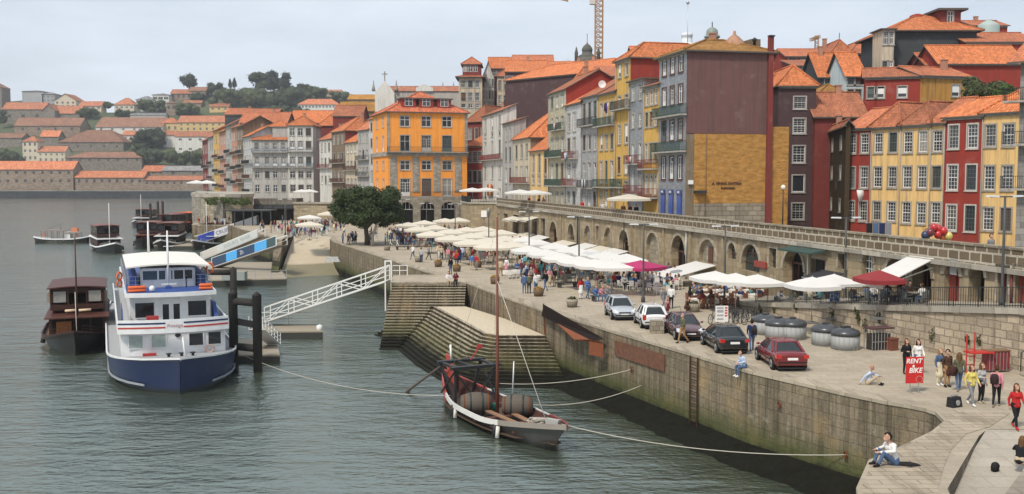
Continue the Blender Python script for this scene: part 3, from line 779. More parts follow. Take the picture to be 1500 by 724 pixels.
fhouse('cream two storey house joined to the small tower house', 55, 95, 222, 237, 214.5, CRM, OR2, 5, [(225, 228), (232, 236)], 1.6, 'gx', 12, 'far_house', 'house')
fhouse('large grey stone warehouse with long brown roof above the waterside sheds', 96, 207, 231, 252, 223, FST2, BR1, 8, [(233, 236)], 1.6, 'hip', 22)
fhouse('low shed with orange roof behind the waterside warehouses', 207, 240, 251, 257, 243, FST, OR1, 3, [(252, 254)], 1.4)
fhouse('long grey roofed shed beside the bushes', 237, 330, 250, 258, 243.5, FST2, GRR, 3, [(252, 255)], 2.5)
fhouse('broad brown roofed warehouse standing halfway up the far slope', 86, 181, 208, 222, 191, FST2, BR1, 5, [(213, 216)], 1.6, 'hip', 34)
fhouse('small house with orange roof perched beside the brown warehouse', 60, 86, 200, 214, 191.5, FST2, OR1, 0, (), 1.5, 'gx', 12, 'far_house', 'house')
fhouse('low stone building with old chimneys at the left edge of the far bank', -40, 32, 202, 216, 195.5, FST2, BR1, 0, (), 1.5)
fhouse('stone gabled warehouse under the big faded roof', 22, 118, 184, 200, 173, FST, BR1, 4, [(187, 191)], 2.0, 'gx', 20)
fhouse('wide grey warehouse with faded orange roof on the left skyline', 5, 66, 160, 180, 150.5, FST2, OR2, 3, [(168, 172)], 3.0, 'gx', 18)
fhouse('grey gable fronted warehouse next to the faded roof', 64, 82, 162, 182, 154, FST2, OR2, 0, (), 2, 'gy', 22)
fhouse('low stone annexe with red roof behind the gabled warehouse', 80, 118, 166, 178, 155.5, FST2, OR2, 0, (), 2)
fhouse('pale grey flat roofed block on the far skyline', 35, 66, 134, 152, 133, plaster((0.40, 0.41, 0.42), .5), GRR, 0, (), 2, 'hip', 20, 'apartment_block', 'building')
fhouse('grey apartment block beside the pale flat roofed block', 64, 82, 138, 152, 136, plaster((0.36, 0.37, 0.38), .5), GRR, 3, [(141, 143), (146, 148)], 2, 'hip', 16, 'apartment_block', 'building')
fhouse('beige gabled house on the far skyline', 82, 113, 147, 160, 139, CRM, OR2, 4, [(149, 152), (154, 157)], 2, 'gy', 22, 'far_house', 'house')
fhouse('low white house below the beige gabled house', 96, 124, 158, 165, 156, WHT, OR2, 4, [(160, 162.5)], 2, 'gx', 10, 'far_house', 'house')
fhouse('pink roofed house row on the middle of the far skyline', 118, 150, 155, 165, 149, CRM, OR2, 4, [(157, 160)], 2, 'gx', 12, 'far_house', 'house')
fhouse('orange roofed villa standing on the dip of the far skyline', 169, 198, 153, 164, 144, CRM, OR2, 4, [(156, 159)], 2, 'hip', 16, 'far_house', 'house')
fhouse('white modern house with roof terrace by the hill', 201, 226, 146, 158, 141.5, WHT, GRR, 4, [(148, 151)], 3, 'hip', 14, 'far_house', 'house')
fhouse('taller white modern house under the lone tree', 225, 249, 139, 153, 137.5, WHT, GRR, 3, [(142, 146)], 4, 'hip', 14, 'far_house', 'house')
fhouse('old house with red roof on the hill below the lone pine', 252, 282, 137, 147, 131.5, FST, OR2, 4, [(139, 143)], 2, 'gx', 12, 'far_house', 'house')
fhouse('ruined stone house beside the lone pine', 279, 303, 133, 146, 128, FST, BR1, 3, [(137, 141)], 2, 'gx', 12, 'far_house', 'house')
fhouse('roofless stone tower ruin on the wooded slope', 245, 259, 151, 170, 149, FST, BR1, 2, [(155, 160)], 2, 'hip', 10, 'ruin', 'ruin')
fhouse('long low white wall house above the big red brown roof', 192, 243, 169, 176, 166, WHT, GRR, 0, (), 2, 'gx', 8, 'far_house', 'house')
fhouse('long red brown roofed warehouse across the middle of the slope', 141, 238, 186, 197, 172.5, WHT, BR1, 6, [(188, 191)], 2, 'gx', 30)
fhouse('small white house with red roof between the trees', 180, 197, 198, 209, 192, WHT, OR2, 2, [(201, 205)], 2, 'gx', 12, 'far_house', 'house')
fhouse('yellow lodge with orange roof on the far slope', 235, 262, 180, 193, 173, YEL, OR1, 3, [(185, 190)], 2, 'hip', 14, 'far_house', 'house')
fhouse('long yellow building with two rows of windows on the far slope', 262, 345, 179, 193, 170, YEL, OR2, 9, [(181, 184), (187, 191)], 1.8, 'gx', 16, 'far_house', 'house')
fhouse('white walled lodge with red roof above the green bank', 233, 258, 198, 216, 192, WHT, OR2, 0, (), 2, 'gx', 14)
fhouse('tall white warehouse with red roof above the green bank', 257, 330, 200, 224, 193, WHT, OR2, 5, [(203, 206), (217, 220)], 2.5, 'gx', 16)
fhouse('orange roofed cottage on the terraced slope', 270, 296, 151, 158, 147.5, FST, OR2, 0, (), 2, 'gx', 10, 'far_house', 'house')
fhouse('yellow and white cottage on the wooded slope', 308, 336, 156, 164, 151.5, YEL, OR2, 3, [(158, 161)], 2, 'gx', 10, 'far_house', 'house')
fhouse('white house with orange roof on the wooded slope', 332, 367, 164, 176, 159, WHT, OR1, 5, [(167, 171)], 2, 'gx', 12, 'far_house', 'house')
fhouse('long white convent like building with orange roof below the wooded crest', 437, 497, 153, 171, 145.5, WHT, OR1, 12, [(155, 158), (162, 166)], 1.7, 'hip', 16, 'far_house', 'house')
fhouse('small red roofed house on the right crest of the far hill', 478, 500, 136, 142, 132, CRM, OR2, 0, (), 2, 'gx', 12, 'far_house', 'house')
fhouse('tall narrow stone church flank at the left picture edge', -30, 5, 128, 175, 120, FST2, BR1, 3, [(135, 142), (150, 158)], 2.4, 'gy', 16, 'church', 'church')

def ftree(label, px, yb, w, h, col=(0.055, 0.085, 0.03), n=900, seed=1, name='far_tree', trunk=True, squat=False, group='trees on the far bank', cat='tree', conic=False):
    D = gd(min(yb, 283)); p = AT(px, yb, D); s = D / 1500; w *= s; h *= s; r = random.Random(seed * 7 + 1); cl = []
    if conic:
        cl = [((0, 0, h * (.2 + .13 * k)), w * (.5 - .07 * k), (1, 1, 1.2)) for k in range(6)]
    else:
        for k in range(12 if not squat else 20):
            a = r.random() * 6.3; q = r.random() ** .5 * .36
            cl.append(((math.cos(a) * q * w, math.sin(a) * q * w * (.5 if squat else 1), h * ((.3 + .45 * r.random()) if squat else (.22 + .55 * r.random()))), min(w, h) * (.22 + .14 * r.random())))
    return tree(label, p - V((0, 0, .5)), cl, n, max(.7, min(w, h) * .05), col, [([(0, 0, -2), (w * .02, 0, h * .55)], [w * .05, w * .03])] if trunk else None, True, name, group, seed, cat)
ftree('lone round topped tree on the hilltop beside the old house', 277, 131, 24, 26, (0.035, 0.055, 0.03), 1100, 2)
ftree('left dark cypress of the pair on the bare crest', 337, 127, 6, 13, (0.02, 0.035, 0.02), 350, 3, conic=True)
ftree('right dark cypress of the pair on the bare crest', 343.5, 127, 7, 15, (0.02, 0.035, 0.02), 350, 4, conic=True)
ftree('lighter round tree left of the big dark tree on the crest', 380, 134, 29, 30, (0.05, 0.075, 0.03), 1300, 5)
ftree('big dark tree standing tallest on the far crest', 408, 136, 32, 37, (0.028, 0.045, 0.026), 1500, 6)
ftree('small round tree right of the dark trees on the crest', 445, 138, 18, 18, (0.045, 0.07, 0.03), 800, 7)
ftree('bushy oak like trees left of the cypresses', 316, 140, 34, 20, (0.04, 0.065, 0.03), 1100, 8)
ftree('tall leafy tree in front of the red brown warehouse', 208, 221, 28, 36, (0.04, 0.065, 0.028), 1300, 9)
ftree('broad pale green tree beside the white walled lodge', 228, 218, 30, 37, (0.06, 0.08, 0.04), 1300, 10)
for i, (px, yb, w, h, lb) in enumerate([(128, 175, 44, 20, 'dark bush thicket left of the dip in the skyline'), (160, 160, 22, 12, 'rounded bush on the skyline dip'), (185, 172, 40, 14, 'low scrub beneath the orange roofed villa'),
        (222, 168, 44, 24, 'tall scrub below the white modern houses'), (275, 170, 40, 22, 'wooded scrub around the ruined tower'), (290, 148, 30, 14, 'scrub beside the ruined house on the hill'), (16, 240, 50, 24, 'green bank beside the cream tower house'), (-20, 238, 60, 22, 'green bank at the far left edge'),
        (220, 246, 46, 30, 'leafy bank right of the brown warehouse'), (262, 246, 60, 28, 'leafy bank under the white warehouse'), (300, 243, 46, 26, 'leafy bank beside the riverside houses'), (205, 228, 22, 20, 'dark shrub under the leafy tree'),
        (330, 158, 52, 22, 'scrub under the pair of cypresses'), (372, 160, 52, 26, 'scrub under the light round tree'), (420, 160, 56, 28, 'dark woodland under the tallest tree'), (460, 148, 50, 18, 'woodland along the right crest'), (500, 150, 50, 14, 'woodland behind the convent building'), (440, 172, 70, 14, 'hedge below the convent building'), (395, 176, 70, 18, 'shrubbery on the lower wooded slope'), (348, 148, 70, 16, 'shrubbery along the bare crest'), (5, 188, 12, 24, 'dark tree by the church flank')]):
    c = ((0.07, 0.105, 0.04), (0.09, 0.125, 0.05), (0.05, 0.08, 0.033))[i % 3]
    h = h * 1.35 if i >= 12 else h
    ftree(lb, px, yb, w, h, c, 1000, 20 + i, 'scrub_thicket', False, True, 'scrub on the far bank', 'thicket')
# ------------------------------------------------------------------ the town
L36 = SL(3.6)
TERRA = (0.58, 0.20, 0.10)
T1 = tiles(TERRA, .26, .42, .5); T2 = tiles((0.66, 0.215, 0.085), .28, .45, .3, 'new_roof_tile'); T3 = tiles((0.40, 0.20, 0.06), .26, .42, .6, 'ochre_roof_tile'); T4 = tiles((0.46, 0.17, 0.09), .26, .42, .7, 'weathered_roof_tile')
pYEL = plaster((0.60, 0.37, 0.10), .7); pYEL2 = plaster((0.74, 0.50, 0.215), .7); pORA = plaster((0.84, 0.325, 0.06), .35); pRED = plaster((0.29, 0.045, 0.032), .6); pDRED = plaster((0.20, 0.045, 0.038), .5)
pPUR = plaster((0.155, 0.082, 0.076), .6); pDPUR = plaster((0.085, 0.05, 0.052), .5); pGRY = plaster((0.40, 0.39, 0.37), .9); pWHT = plaster((0.60, 0.59, 0.55), .9); pCRM = plaster((0.55, 0.48, 0.36), .9); pOCH = plaster((0.46, 0.24, 0.06), .9)
pSLATE = plaster((0.055, 0.065, 0.07), .5); pBRN = plaster((0.20, 0.15, 0.10), .9); pPINK = plaster((0.50, 0.25, 0.17), .8); pLBL = plaster((0.52, 0.62, 0.64), .5); pOCHSHADE = plaster((0.06, 0.04, 0.02), .9)  # last one: ochre with the alley's shade painted into the colour
aBLU = azulejo((0.235, 0.25, 0.27)); aGRY = azulejo((0.34, 0.35, 0.36)); aGRN = azulejo((0.24, 0.30, 0.29)); aWH = azulejo((0.52, 0.53, 0.53)); aYG = azulejo((0.45, 0.42, 0.28))
GRN = flat((0.025, 0.062, 0.048), .5, nm='green_iron'); REDW = flat((0.18, 0.035, 0.03), .6, nm='red_iron'); BLUM = flat((0.14, 0.19, 0.28), .5, nm='blue_iron'); BROWNW = wood((0.10, 0.045, 0.03))

# --- the red and yellow row on the right
RA, RB = V((35, 118, 0)), V((47, 96.5, 0)); RL = (RA, RB)
sw = dict(style='sash', dep=9, group='red and yellow houses behind the parapet', name='terraced_house', ov=.35)
rr1 = [(197, 224), (245, 275), (295, 323)]
pxhouse('red three storey row house at the left end with washing hung from a window', 1238, 1275, RL, 188, 5, pRED, T1, rr1, 260, cols=2, ww=1.05, rise=2.2, kind='gx', **sw)
pxhouse('yellow row house right of the washing, between red house and first downpipe', 1275, 1318, RL, 186, 5, pYEL2, T1, [(195, 223), (245, 274), (296, 323)], 260, cols=2, ww=1.05, rise=2.5, pip=True, chim=0, **dict(sw, kind='hip'))
pxhouse('yellow row house in the middle with jeans drying in front', 1318, 1362, RL, 183, 5, pYEL2, T4, [(193, 223), (244, 275), (297, 327)], 260, cols=2, ww=1.05, rise=2.3, pip=True, chim=0, **dict(sw, kind='hip'))
pxhouse('narrow yellow row house with one column of windows', 1362, 1382, RL, 180, 5, pYEL2, T1, [(192, 222), (244, 275), (297, 327)], 260, cols=1, ww=1.05, rise=2.5, pip=True, **sw)
pxhouse('taller bright red row house with stone window frames', 1382, 1437, RL, 171, 5, pRED, T2, [(183, 217), (242, 278), (301, 338)], 260, cols=2, ww=1.1, rise=1.9, pip=True, smat=plaster((0.50, 0.48, 0.44), .6, 'pale_stone_trim'), **sw)
pxhouse('yellow row house at the right end with iron railing', 1437, 1500, RL, 165, 5, pYEL2, T2, [(182, 214), (243, 278), (305, 338)], 260, cols=[.2, .62], ww=1.1, rise=2.0, pip=True, **dict(sw, kind='hip'))
# right edge stone house with balconies
e = house('grey stone corner house with iron balconies at the right picture edge', AT(1492, 200, 84), AT(1600, 200, 80), 6, 24, 8, stone((0.26, 0.25, 0.23), .8, .5, .015, None, .9, .03, 'grey_ashlar'), T1, kind='gx', rise=2.2, ov=.8, cols=[.35, .75], rows=[(10, 12.4, 'french'), (13.6, 16, 'french'), (17.2, 19.6, 'french')], ww=1.1)[0]
for z in (13.5, 17.1, 20.6):
    add_balcony(e, (2.2, 0, z - 6), 0, 6.4, 1.0, 1.0, IRON, False)
# alley
pxhouse('shaded ochre house down the dark alley left of the red row', 1193, 1238, (V((41.7, 141, 0)), V((36.95, 114.7, 0))), 190, 5, pOCHSHADE, T4, [(205, 222), (245, 262), (290, 306)], 250, dep=.5, cols=4, ww=1.3, rise=.3, style='cross')
pxhouse('house with broad hipped tile roof above the alley', 1190, 1246, None, 186, 5, pOCHSHADE, T4, None, 190, D=131, dep=14, kind='hip', rise=3.4)

# --- gable walled big house
FLb, FRb = ONL(965, 200, *L36), ONL(1005, 200, *L36); eb = ONL(1005, 74, *L36).z; M = lambda y: ONL(985, y, *L36).z
big, Wb, Hb = house('tall corner house with purple clad gable above an ochre rubble wall', FLb, FRb, 6, eb, 9.6, aBLU, T3, kind='hip', rise=1.5, ov=.55, cols=[.2, .5, .8], ww=1.15,
    rows=[(M(108), M(85), 'french'), (M(153), M(127), 'french'), (M(205), M(177), 'french'), (M(262), M(230), 'french'), (M(318), M(285), 'french')], balc=[(M(170), -.03, 1.03, GRN, True), (M(222), -.03, 1.03, GRN, True)], sidewall=pBRN, smat=BROWNW)
zz = lambda y, px=1060: ONL(px, y, FRb, (FRb[0] + SN.x * 9, FRb[1] + SN.y * 9)).z - 6
def sidepanel(nm, u0, u1, z0, z1, mat_, pr): b = MB(); b.box(Wb + .003, Wb + pr, u0, u1, z0, z1); return b.build(nm, mat_, big)
sidepanel('cladding', -.02, 9.0, zz(196), Hb - .02, pPUR, .10)
ochr = rubble((0.44, 0.235, 0.07))
sidepanel('rubble_panel', .9, 9.0, zz(298), zz(196) - .004, ochr, .07)
sidepanel('stone_base', .9, 9.0, 0, zz(298) - .004, stone((0.30, 0.26, 0.20), 1.0, .5, .03, None, .7, .06, 'rubble_base'), .09)
sidepanel('corner_strip', -.02, .88, 0, zz(197) - .006, pBRN, .06)
sidepanel('flue', 9.03, 9.55, 0, Hb + 1.6, pDRED, .42)
b = MB(); b.box(Wb + .02, Wb + .55, 9.0, 9.62, Hb + 1.61, Hb + 1.75); b.build('flue_cap', BLACK, big)
b = MB(); b.box(Wb + .01, Wb + .14, 9.6, 11.6, 0, zz(185)); b.build('stone_strip', ochr, big)
wz = 6 + zz(271); P = lambda u: (Wb + .10, u, zz(271))
textmesh('lettering', 'A VINHA ANTIGA', .42, BROWNW, big, (Wb + .10, 4.6, zz(269)), (PI / 2, 0, PI / 2), .03, 0, .012)
textmesh('lettering', 'Restaurante', .32, BROWNW, big, (Wb + .10, 4.7, zz(275.5)), (PI / 2, 0, PI / 2), .03, 0, .010)
b = MB(); b.lathe([(1.3, -1.5), (1.25, -.2), (1.0, .35), (.5, .85), (.2, 1.05), (.14, 1.45), (.01, 1.5)], (Wb * .55, 6.9, Hb + 1.2), 16); b.build('skylight_cone', plaster((0.42, 0.23, 0.15), .8), big)
b = MB(); b.box(Wb * .45, Wb * .7, 8.3, 9.4, Hb + .2, Hb + 1.7); b.build('roof_box', pBRN, big)
b = MB(); b.lathe([(.16, 0), (.16, .8), (.3, .85), (.3, .95), (.05, 1.15)], (Wb * .8, 8.3, Hb + .6), 8); b.build('chimney_pot', IRON, big)
b = MB(); b.box(Wb + .06, Wb + .3, .25, .75, zz(270), zz(264)); b.build('meter_box', WHITE, big); b = MB(); b.box(Wb + .06, Wb + .7, .9, 2.1, zz(283), zz(279)); b.build('wall_lamp', IRON, big); b = MB(); b.tube([(Wb + .15, 2.2, zz(197)), (Wb + .15, 2.2, 0)], .04, 5); b.build('cable_pipe', pBRN, big)
for k, u in enumerate((.2, .5, .8)):
    b = MB(); b.box(-.55, .55, -.04, .04, 0, M(285) - M(318) - .06); b.build('door', flat((0.04, 0.09, 0.32), .4, nm='blue_door'), big, (u * Wb, -.06, M(318) - 6))
    b = MB(); b.box(-.62, .62, -.16, -.06, 0, .5); b.build('shop_sign', flat((0.05, 0.07, 0.22), .4, nm='navy_sign'), big, (u * Wb, 0, M(285) - 6 + .02))
    textmesh('lettering', 'BAR', .34, WHITE, big, (u * Wb, -.17, M(285) - 6 + .26), (PI / 2, 0, 0), .01)
# purple house behind it
PA, PB = AT(1139, 200, 127), AT(1194, 200, 127)
pxhouse('plain dark purple house with one column of grilled windows', 1139, 1194, None, 126, 5, pDPUR, T2, [(142, 159), (174, 195), (214, 238), (257, 281), (298, 321)], 220, D=127, cols=[.57], ww=1.45, dep=13, kind='hip', rise=2.6, smat=plaster((0.42, 0.40, 0.37), .5))

# --- street facades from the big house leftwards
hg = dict(group='tall houses above the arcade', name='town_house', pip=True)
pxhouse('narrow orange yellow house with low tiled roof beside the big gable', 943, 965, L36, 126, 6, pYEL, T2, [(131, 153), (164, 185), (210, 236, 'french'), (256, 284, 'french')], 200, cols=[.2, .5, .8], ww=.95, dep=8, kind='shed', rise=2.6, balc=[(247, .0, 1, REDW, False), (289, 0, 1, REDW, False)], smat=TRIM, sidewall=pYEL, **hg)
pxhouse('narrow blue grey tiled house with pale parapet and red railings', 922, 943, L36, 117, 6, aBLU, GRR, [(125, 146), (166, 186), (210, 238, 'french'), (250, 280, 'french')], 200, cols=[.25, .75], ww=1.0, dep=8, kind='flat', balc=[(240, 0, 1, REDW, False), (284, 0, 1, REDW, False)], **hg)
pxhouse('tall yellow house with dark red upper gable and wide tiled roof', 902, 923, L36, 88, 6, pYEL, T2, [(93, 112), (140, 160, 'french'), (183, 210), (230, 254, 'french'), (266, 284, 'french')], 200, cols=[.25, .75], ww=1.15, dep=11, kind='hip', rise=2.0, balc=[(160, -.05, 1, IRON, True), (274, 0, .9, GRN, True)], sidewall=pRED, **hg)
pxhouse('yellow and grey house with green balcony and satellite dish', 876, 902, L36, 136, 6, pYEL, T4, [(150, 182, 'french'), (197, 219), (236, 268, 'french'), (276, 302, 'french')], 200, cols=[.2, .5, .8], ww=1.1, dep=11, kind='gx', rise=3.0, balc=[(184, 0, 1, GRN, True), (274, .0, 1.0, GRN, False)], **hg)
pxhouse('grey tiled house with weathered upper gallery of white windows', 852, 876, L36, 141, 6, aGRY, T4, [(150, 182, 'french'), (197, 220), (238, 274, 'french'), (281, 303, 'french')], 200, cols=[.17, .5, .83], ww=1.3, dep=11, kind='gx', rise=3.0, balc=[(184, 0, 1, IRON, False), (275, 0, 1, IRON, False)], **hg)
pxhouse('slim white framed house with red panels beside the brown drain wall', 829, 852, L36, 152, 6, aWH, T2, [(165, 192), (202, 222, 'french'), (240, 262, 'french'), (281, 303, 'french')], 200, cols=[.2, .55], ww=1.5, dep=9, kind='gx', rise=2.4, balc=[(232, 0, .8, REDW, False), (272, 0, .8, REDW, False)], sidewall=pBRN, **hg)
pxhouse('green tiled house with three green balconies and dark red gable', 804, 829, L36, 134, 6, aYG, T4, [(140, 158, 'french'), (172, 190, 'french'), (202, 224, 'french'), (240, 264, 'french'), (281, 304, 'french')], 200, cols=[.2, .5, .8], ww=1.3, dep=10, kind='gx', rise=2.8, balc=[(191, .2, 1, GRN, True), (230, 0, 1, GRN, True), (272, 0, 1, GRN, True)], sidewall=pRED, **hg)
pxhouse('low yellow house with projecting orange roof', 777, 804, L36, 219, 6, pYEL2, T2, [(226, 254), (258, 270, 'cross'), (283, 302, 'french')], 230, cols=[.17, .5, .83], ww=1.8, dep=9, kind='gx', rise=3.6, **hg)
pxhouse('low grey house with big orange hipped roof and red dormer wall', 752, 777, L36, 202, 6, pCRM, T2, [(212, 232), (244, 266, 'french'), (278, 298, 'french')], 230, cols=[.2, .5, .8], ww=1.5, dep=13, kind='hip', rise=5.2, sidewall=pBRN, balc=[(268, 0, 1, REDW, False)], **hg)
pxhouse('narrow dark house with tall rendered wall between the grey and white houses', 737, 752, L36, 180, 6, pGRY, T4, [(188, 206), (216, 236), (246, 268, 'french')], 230, cols=[.3, .7], ww=1.5, dep=2.4, kind='shed', rise=.9, **hg)
pxhouse('white tiled house with red panels under its upper windows', 707, 737, L36, 166, 6, pWHT, T4, [(172, 192), (196, 200), (207, 232, 'french'), (244, 262), (276, 296, 'french')], 230, cols=[.15, .5, .85], ww=1.7, dep=2.6, kind='shed', rise=1.3, balc=[(234, 0, 1, REDW, False)], **hg)
pxhouse('dark red house squeezed behind the orange building', 684, 712, None, 178, 4, pDRED, T4, [(188, 204), (216, 236), (248, 266)], 230, D=(236, 232), cols=3, ww=1.1, dep=12, kind='hip', rise=3.6)
pxhouse('lower dark red house in the gap beside the orange building', 684, 706, None, 214, 4, pRED, T2, [(222, 238), (250, 268)], 230, D=(224, 222), cols=3, ww=1.0, dep=8, kind='shed', rise=3.0)

def hang(px, y, items, label, line=L36, out=.95):
    p = ONL(px, y, *line) - SN * out; t = thing('washing', label, 'washing', p, math.atan2(-SDIR.y, -SDIR.x), 'washing on the balconies'); x = -.1
    for w_, h_, c in items: b = MB(); b.loft([[(x, -.02, 0), (x + w_, -.02, 0), (x + w_, .03, 0), (x, .03, 0)], [(x + .03, -.06, -h_ * .5), (x + w_ - .02, -.03, -h_ * .5), (x + w_ - .02, .02, -h_ * .5), (x + .03, 0, -h_ * .5)], [(x, -.02, -h_), (x + w_ - .04, -.05, -h_), (x + w_ - .04, 0, -h_), (x, .03, -h_)]], 0, True); b.build('cloth', flat(c, .85, 0, .12, nm='cloth'), t); x += w_ + .06
hang(896, 152, [(.5, 1.0, (.03, .02, .09)), (.7, 1.3, (.05, .03, .12)), (.4, .8, (.5, .5, .48))], 'dark purple washing on the balcony of the yellow and grey house')
hang(862, 263, [(.6, 1.2, (.55, .54, .5)), (.5, 1.0, (.03, .03, .035)), (.5, 1.1, (.4, .42, .46))], 'white and dark washing on the lower balcony of the grey tiled house')
hang(820, 181, [(.8, .9, (.5, .48, .42)), (.6, .7, (.35, .05, .05))], 'pale and red washing on the top green balcony')
hang(836, 224, [(.9, 1.0, (.5, .5, .5)), (.7, .8, (.25, .3, .4))], 'grey and blue washing on the slim white framed house')
hang(716, 270, [(1.6, 2.4, (.30, .05, .05)), (1.8, 2.4, (.62, .40, .10)), (1.6, 2.4, (.32, .06, .06))], 'red and yellow cloths hung across the white tiled house', out=.3)
hang(932, 230, [(.5, .8, (.4, .1, .1)), (.4, .6, (.5, .5, .45))], 'red washing on the narrow blue grey house')
# --- upper town behind the arcade houses
ug = dict(group='houses of the upper town')
pxhouse('huge windowless purple grey gable wall rising behind the low roofs', 741, 905, None, 110, 5, pDPUR, T2, None, 150, D=(238, 214), dep=16, kind='hip', rise=3.4, ov=.5, **ug)
pxhouse('purple grey wing with orange roof left of the huge gable wall', 742, 800, None, 105, 5, pDPUR, T2, [(112, 122)], 120, D=260, dep=14, kind='gx', rise=3.4, cols=[.06], ww=2, **ug)
pxhouse('orange roofed house topping the purple walls', 752, 810, None, 92, 5, pPINK, T1, [(95, 100)], 120, D=285, dep=12, kind='gx', rise=2.6, cols=3, ww=2, **ug)
pxhouse('red and pink house with dormered orange roof behind the white gable', 716, 750, None, 100, 5, pDRED, T2, [(103, 111), (122, 132)], 120, D=296, dep=12, kind='gx', rise=3.6, cols=3, ww=2, **ug)
pxhouse('pale cream house with thin windows right of the white gable', 728, 752, None, 112, 5, pCRM, T1, [(118, 132), (140, 152)], 120, D=275, dep=12, kind='hip', rise=2.0, cols=3, ww=.7, **ug)
pxhouse('tall white house with pointed gable and four rows of narrow windows', 706, 724, None, 115, 5, pWHT, T2, [(116, 127), (133, 144), (149, 158), (161, 166)], 120, D=290, dep=18, kind='gy', rise=4.6, cols=4, ww=.42, sidewall=pRED, **ug)
tw = pxhouse('cream tower house with wide eaves and dark red glazed top storey', 672, 706, None, 113, 5, pCRM, T1, [(118, 128), (136, 148), (152, 158)], 120, D=280, dep=11, kind='hip', rise=.9, cols=[.2, .5, .8], ww=1.2, ov=.9, **ug)
rt = tw[0]; b = MB(); b.box(1.0, tw[1] - .4, .8, 9.5, tw[2] + .3, tw[2] + 3.6); b.build('top_storey', pDRED, rt)
b = MB(); roof_mesh(b, 1.0, tw[1] - .4, .8, 9.5, tw[2] + 3.6, 'hip', 2.0, .5); b.build('top_roof', [T1, SOFFIT], rt)
for u in (.28, .5, .72): add_window(rt, (tw[1] * u, .66, tw[2] + 1.5), 0, 1.1, 1.6, 'cross', False)
pxhouse('wide tiled roofs stretching between the tower house and the dome', 800, 905, None, 99, 5, pDPUR, T2, None, 150, D=262, dep=16, kind='gx', rise=2.2, **ug)
pxhouse('low orange roof beside the crane foot', 880, 915, None, 112, 5, pGRY, T1, [(116, 124)], 150, D=200, dep=12, kind='shed', rise=3.2, cols=2, ww=1.4, **ug)
pxhouse('dark red house behind the green balcony house with bright tiled roof', 836, 880, None, 126, 5, pRED, T2, None, 150, D=196, dep=12, kind='hip', rise=4.0, **ug)
pxhouse('wide orange roof behind the tall yellow house', 930, 1000, None, 80, 5, pDRED, T2, None, 120, D=150, dep=10, kind='gx', rise=1.6, **ug)
# right hand upper town
pxhouse('tall slate clad house with stone front and broad orange hipped roof', 1292, 1309, None, 42, 20, pCRM, T2, [(46, 65), (90, 98)], 80, D=150, cols=[.3, .75], ww=.75, dep=4, kind='flat', **ug)
sl = pxhouse('big slate grey clad house under the highest orange roof', 1305, 1430, None, 43, 14, pSLATE, T2, None, 80, D=152, dep=13, kind='hip', rise=2.9, ov=.8, **ug)
b = MB(); b.lathe([(1.1, .6), (1.1, 3.0), (1.0, 3.2), (.5, 3.4), (.05, 3.5)], (6.0, 6, sl[2] - .3), 14); b.build('skylight_drum', pRED, sl[0])
b = MB(); b.box(8.2, 11.2, 2.5, 9, sl[2] + .6, sl[2] + 3.4); b.build('dormer', pDRED, sl[0]); b = MB(); roof_mesh(b, 8.0, 11.6, 2.2, 9.2, sl[2] + 3.4, 'flat', 0, .4, .3); b.build('dormer_roof', [T2, SOFFIT], sl[0]); add_window(sl[0], (9.6, 2.36, sl[2] + 1.2), 0, .8, 1.8, 'cross')
pxhouse('dark red house with roller shutters below the slate house', 1267, 1348, None, 113, 12, pRED, T1, [(127, 143, 'shut')], 130, D=(133, 131), dep=8, kind='gx', rise=1.4, cols=[.13, .27, .68], ww=1.1, **ug)
pxhouse('ochre wing with one white shuttered window joined to the dark red house', 1348, 1420, None, 112, 12, pOCH, T1, [(124, 141, 'shut')], 130, D=(131, 133), dep=8, kind='gx', rise=1.4, cols=[.72], ww=1.15, **ug)
pxhouse('red sided house with orange roof right of the slate house', 1414, 1520, None, 62, 12, pRED, T1, None, 90, D=150, dep=12, kind='gx', rise=2.0, **ug)
pxhouse('low orange roof with roof hatch above the leafy tree', 1376, 1500, None, 93, 12, pRED, T2, None, 100, D=140, dep=9, kind='gx', rise=2.8, **ug)
pxhouse('small red gable house under the slate wall', 1358, 1406, None, 96, 12, pDRED, T1, None, 100, D=144, dep=8, kind='gx', rise=2.0, **ug)
pxhouse('far red house with pale rooftop lantern on the right skyline', 1425, 1475, None, 38, 20, pRED, T1, None, 60, D=190, dep=10, kind='gx', rise=1.5, **ug)
pxhouse('slate blue walled house with orange roof left of the slate house', 1200, 1243, None, 112, 10, pSLATE, T2, [(116, 128)], 130, D=158, dep=10, kind='gx', rise=4.0, cols=[.3], ww=1.0, **ug)
pxhouse('pale blue house with red upper windows below the slate blue roof', 1240, 1266, None, 111, 10, pLBL, T2, [(113, 124), (131, 144)], 130, D=150, dep=10, kind='gx', rise=3.8, cols=[.25, .65], ww=1.0, **ug)
pxhouse('dark house with hipped roof and white windows on the upper skyline', 1219, 1247, None, 77, 10, pDRED, T1, [(80, 92)], 100, D=190, dep=12, kind='hip', rise=2.4, cols=[.2, .7], ww=1.0, **ug)
pxhouse('dark red side block of the hipped skyline house', 1246, 1278, None, 78, 10, pDRED, T1, None, 100, D=186, dep=10, kind='hip', rise=2.2, **ug)
pxhouse('long red house with attic windows behind the purple house', 1152, 1222, None, 83, 10, pRED, T1, [(85, 91)], 100, D=198, dep=12, kind='gx', rise=2.0, cols=4, ww=1.4, **ug)
pxhouse('long lower red roof with veranda behind the purple house', 1164, 1220, None, 97, 10, pDRED, T4, [(100, 106)], 100, D=184, dep=9, kind='shed', rise=2.0, cols=4, ww=1.2, **ug)
pxhouse('ochre tiled low house in the gap above the alley', 1190, 1254, None, 146, 10, pRED, T3, None, 150, D=144, dep=9, kind='hip', rise=2.2, **ug)
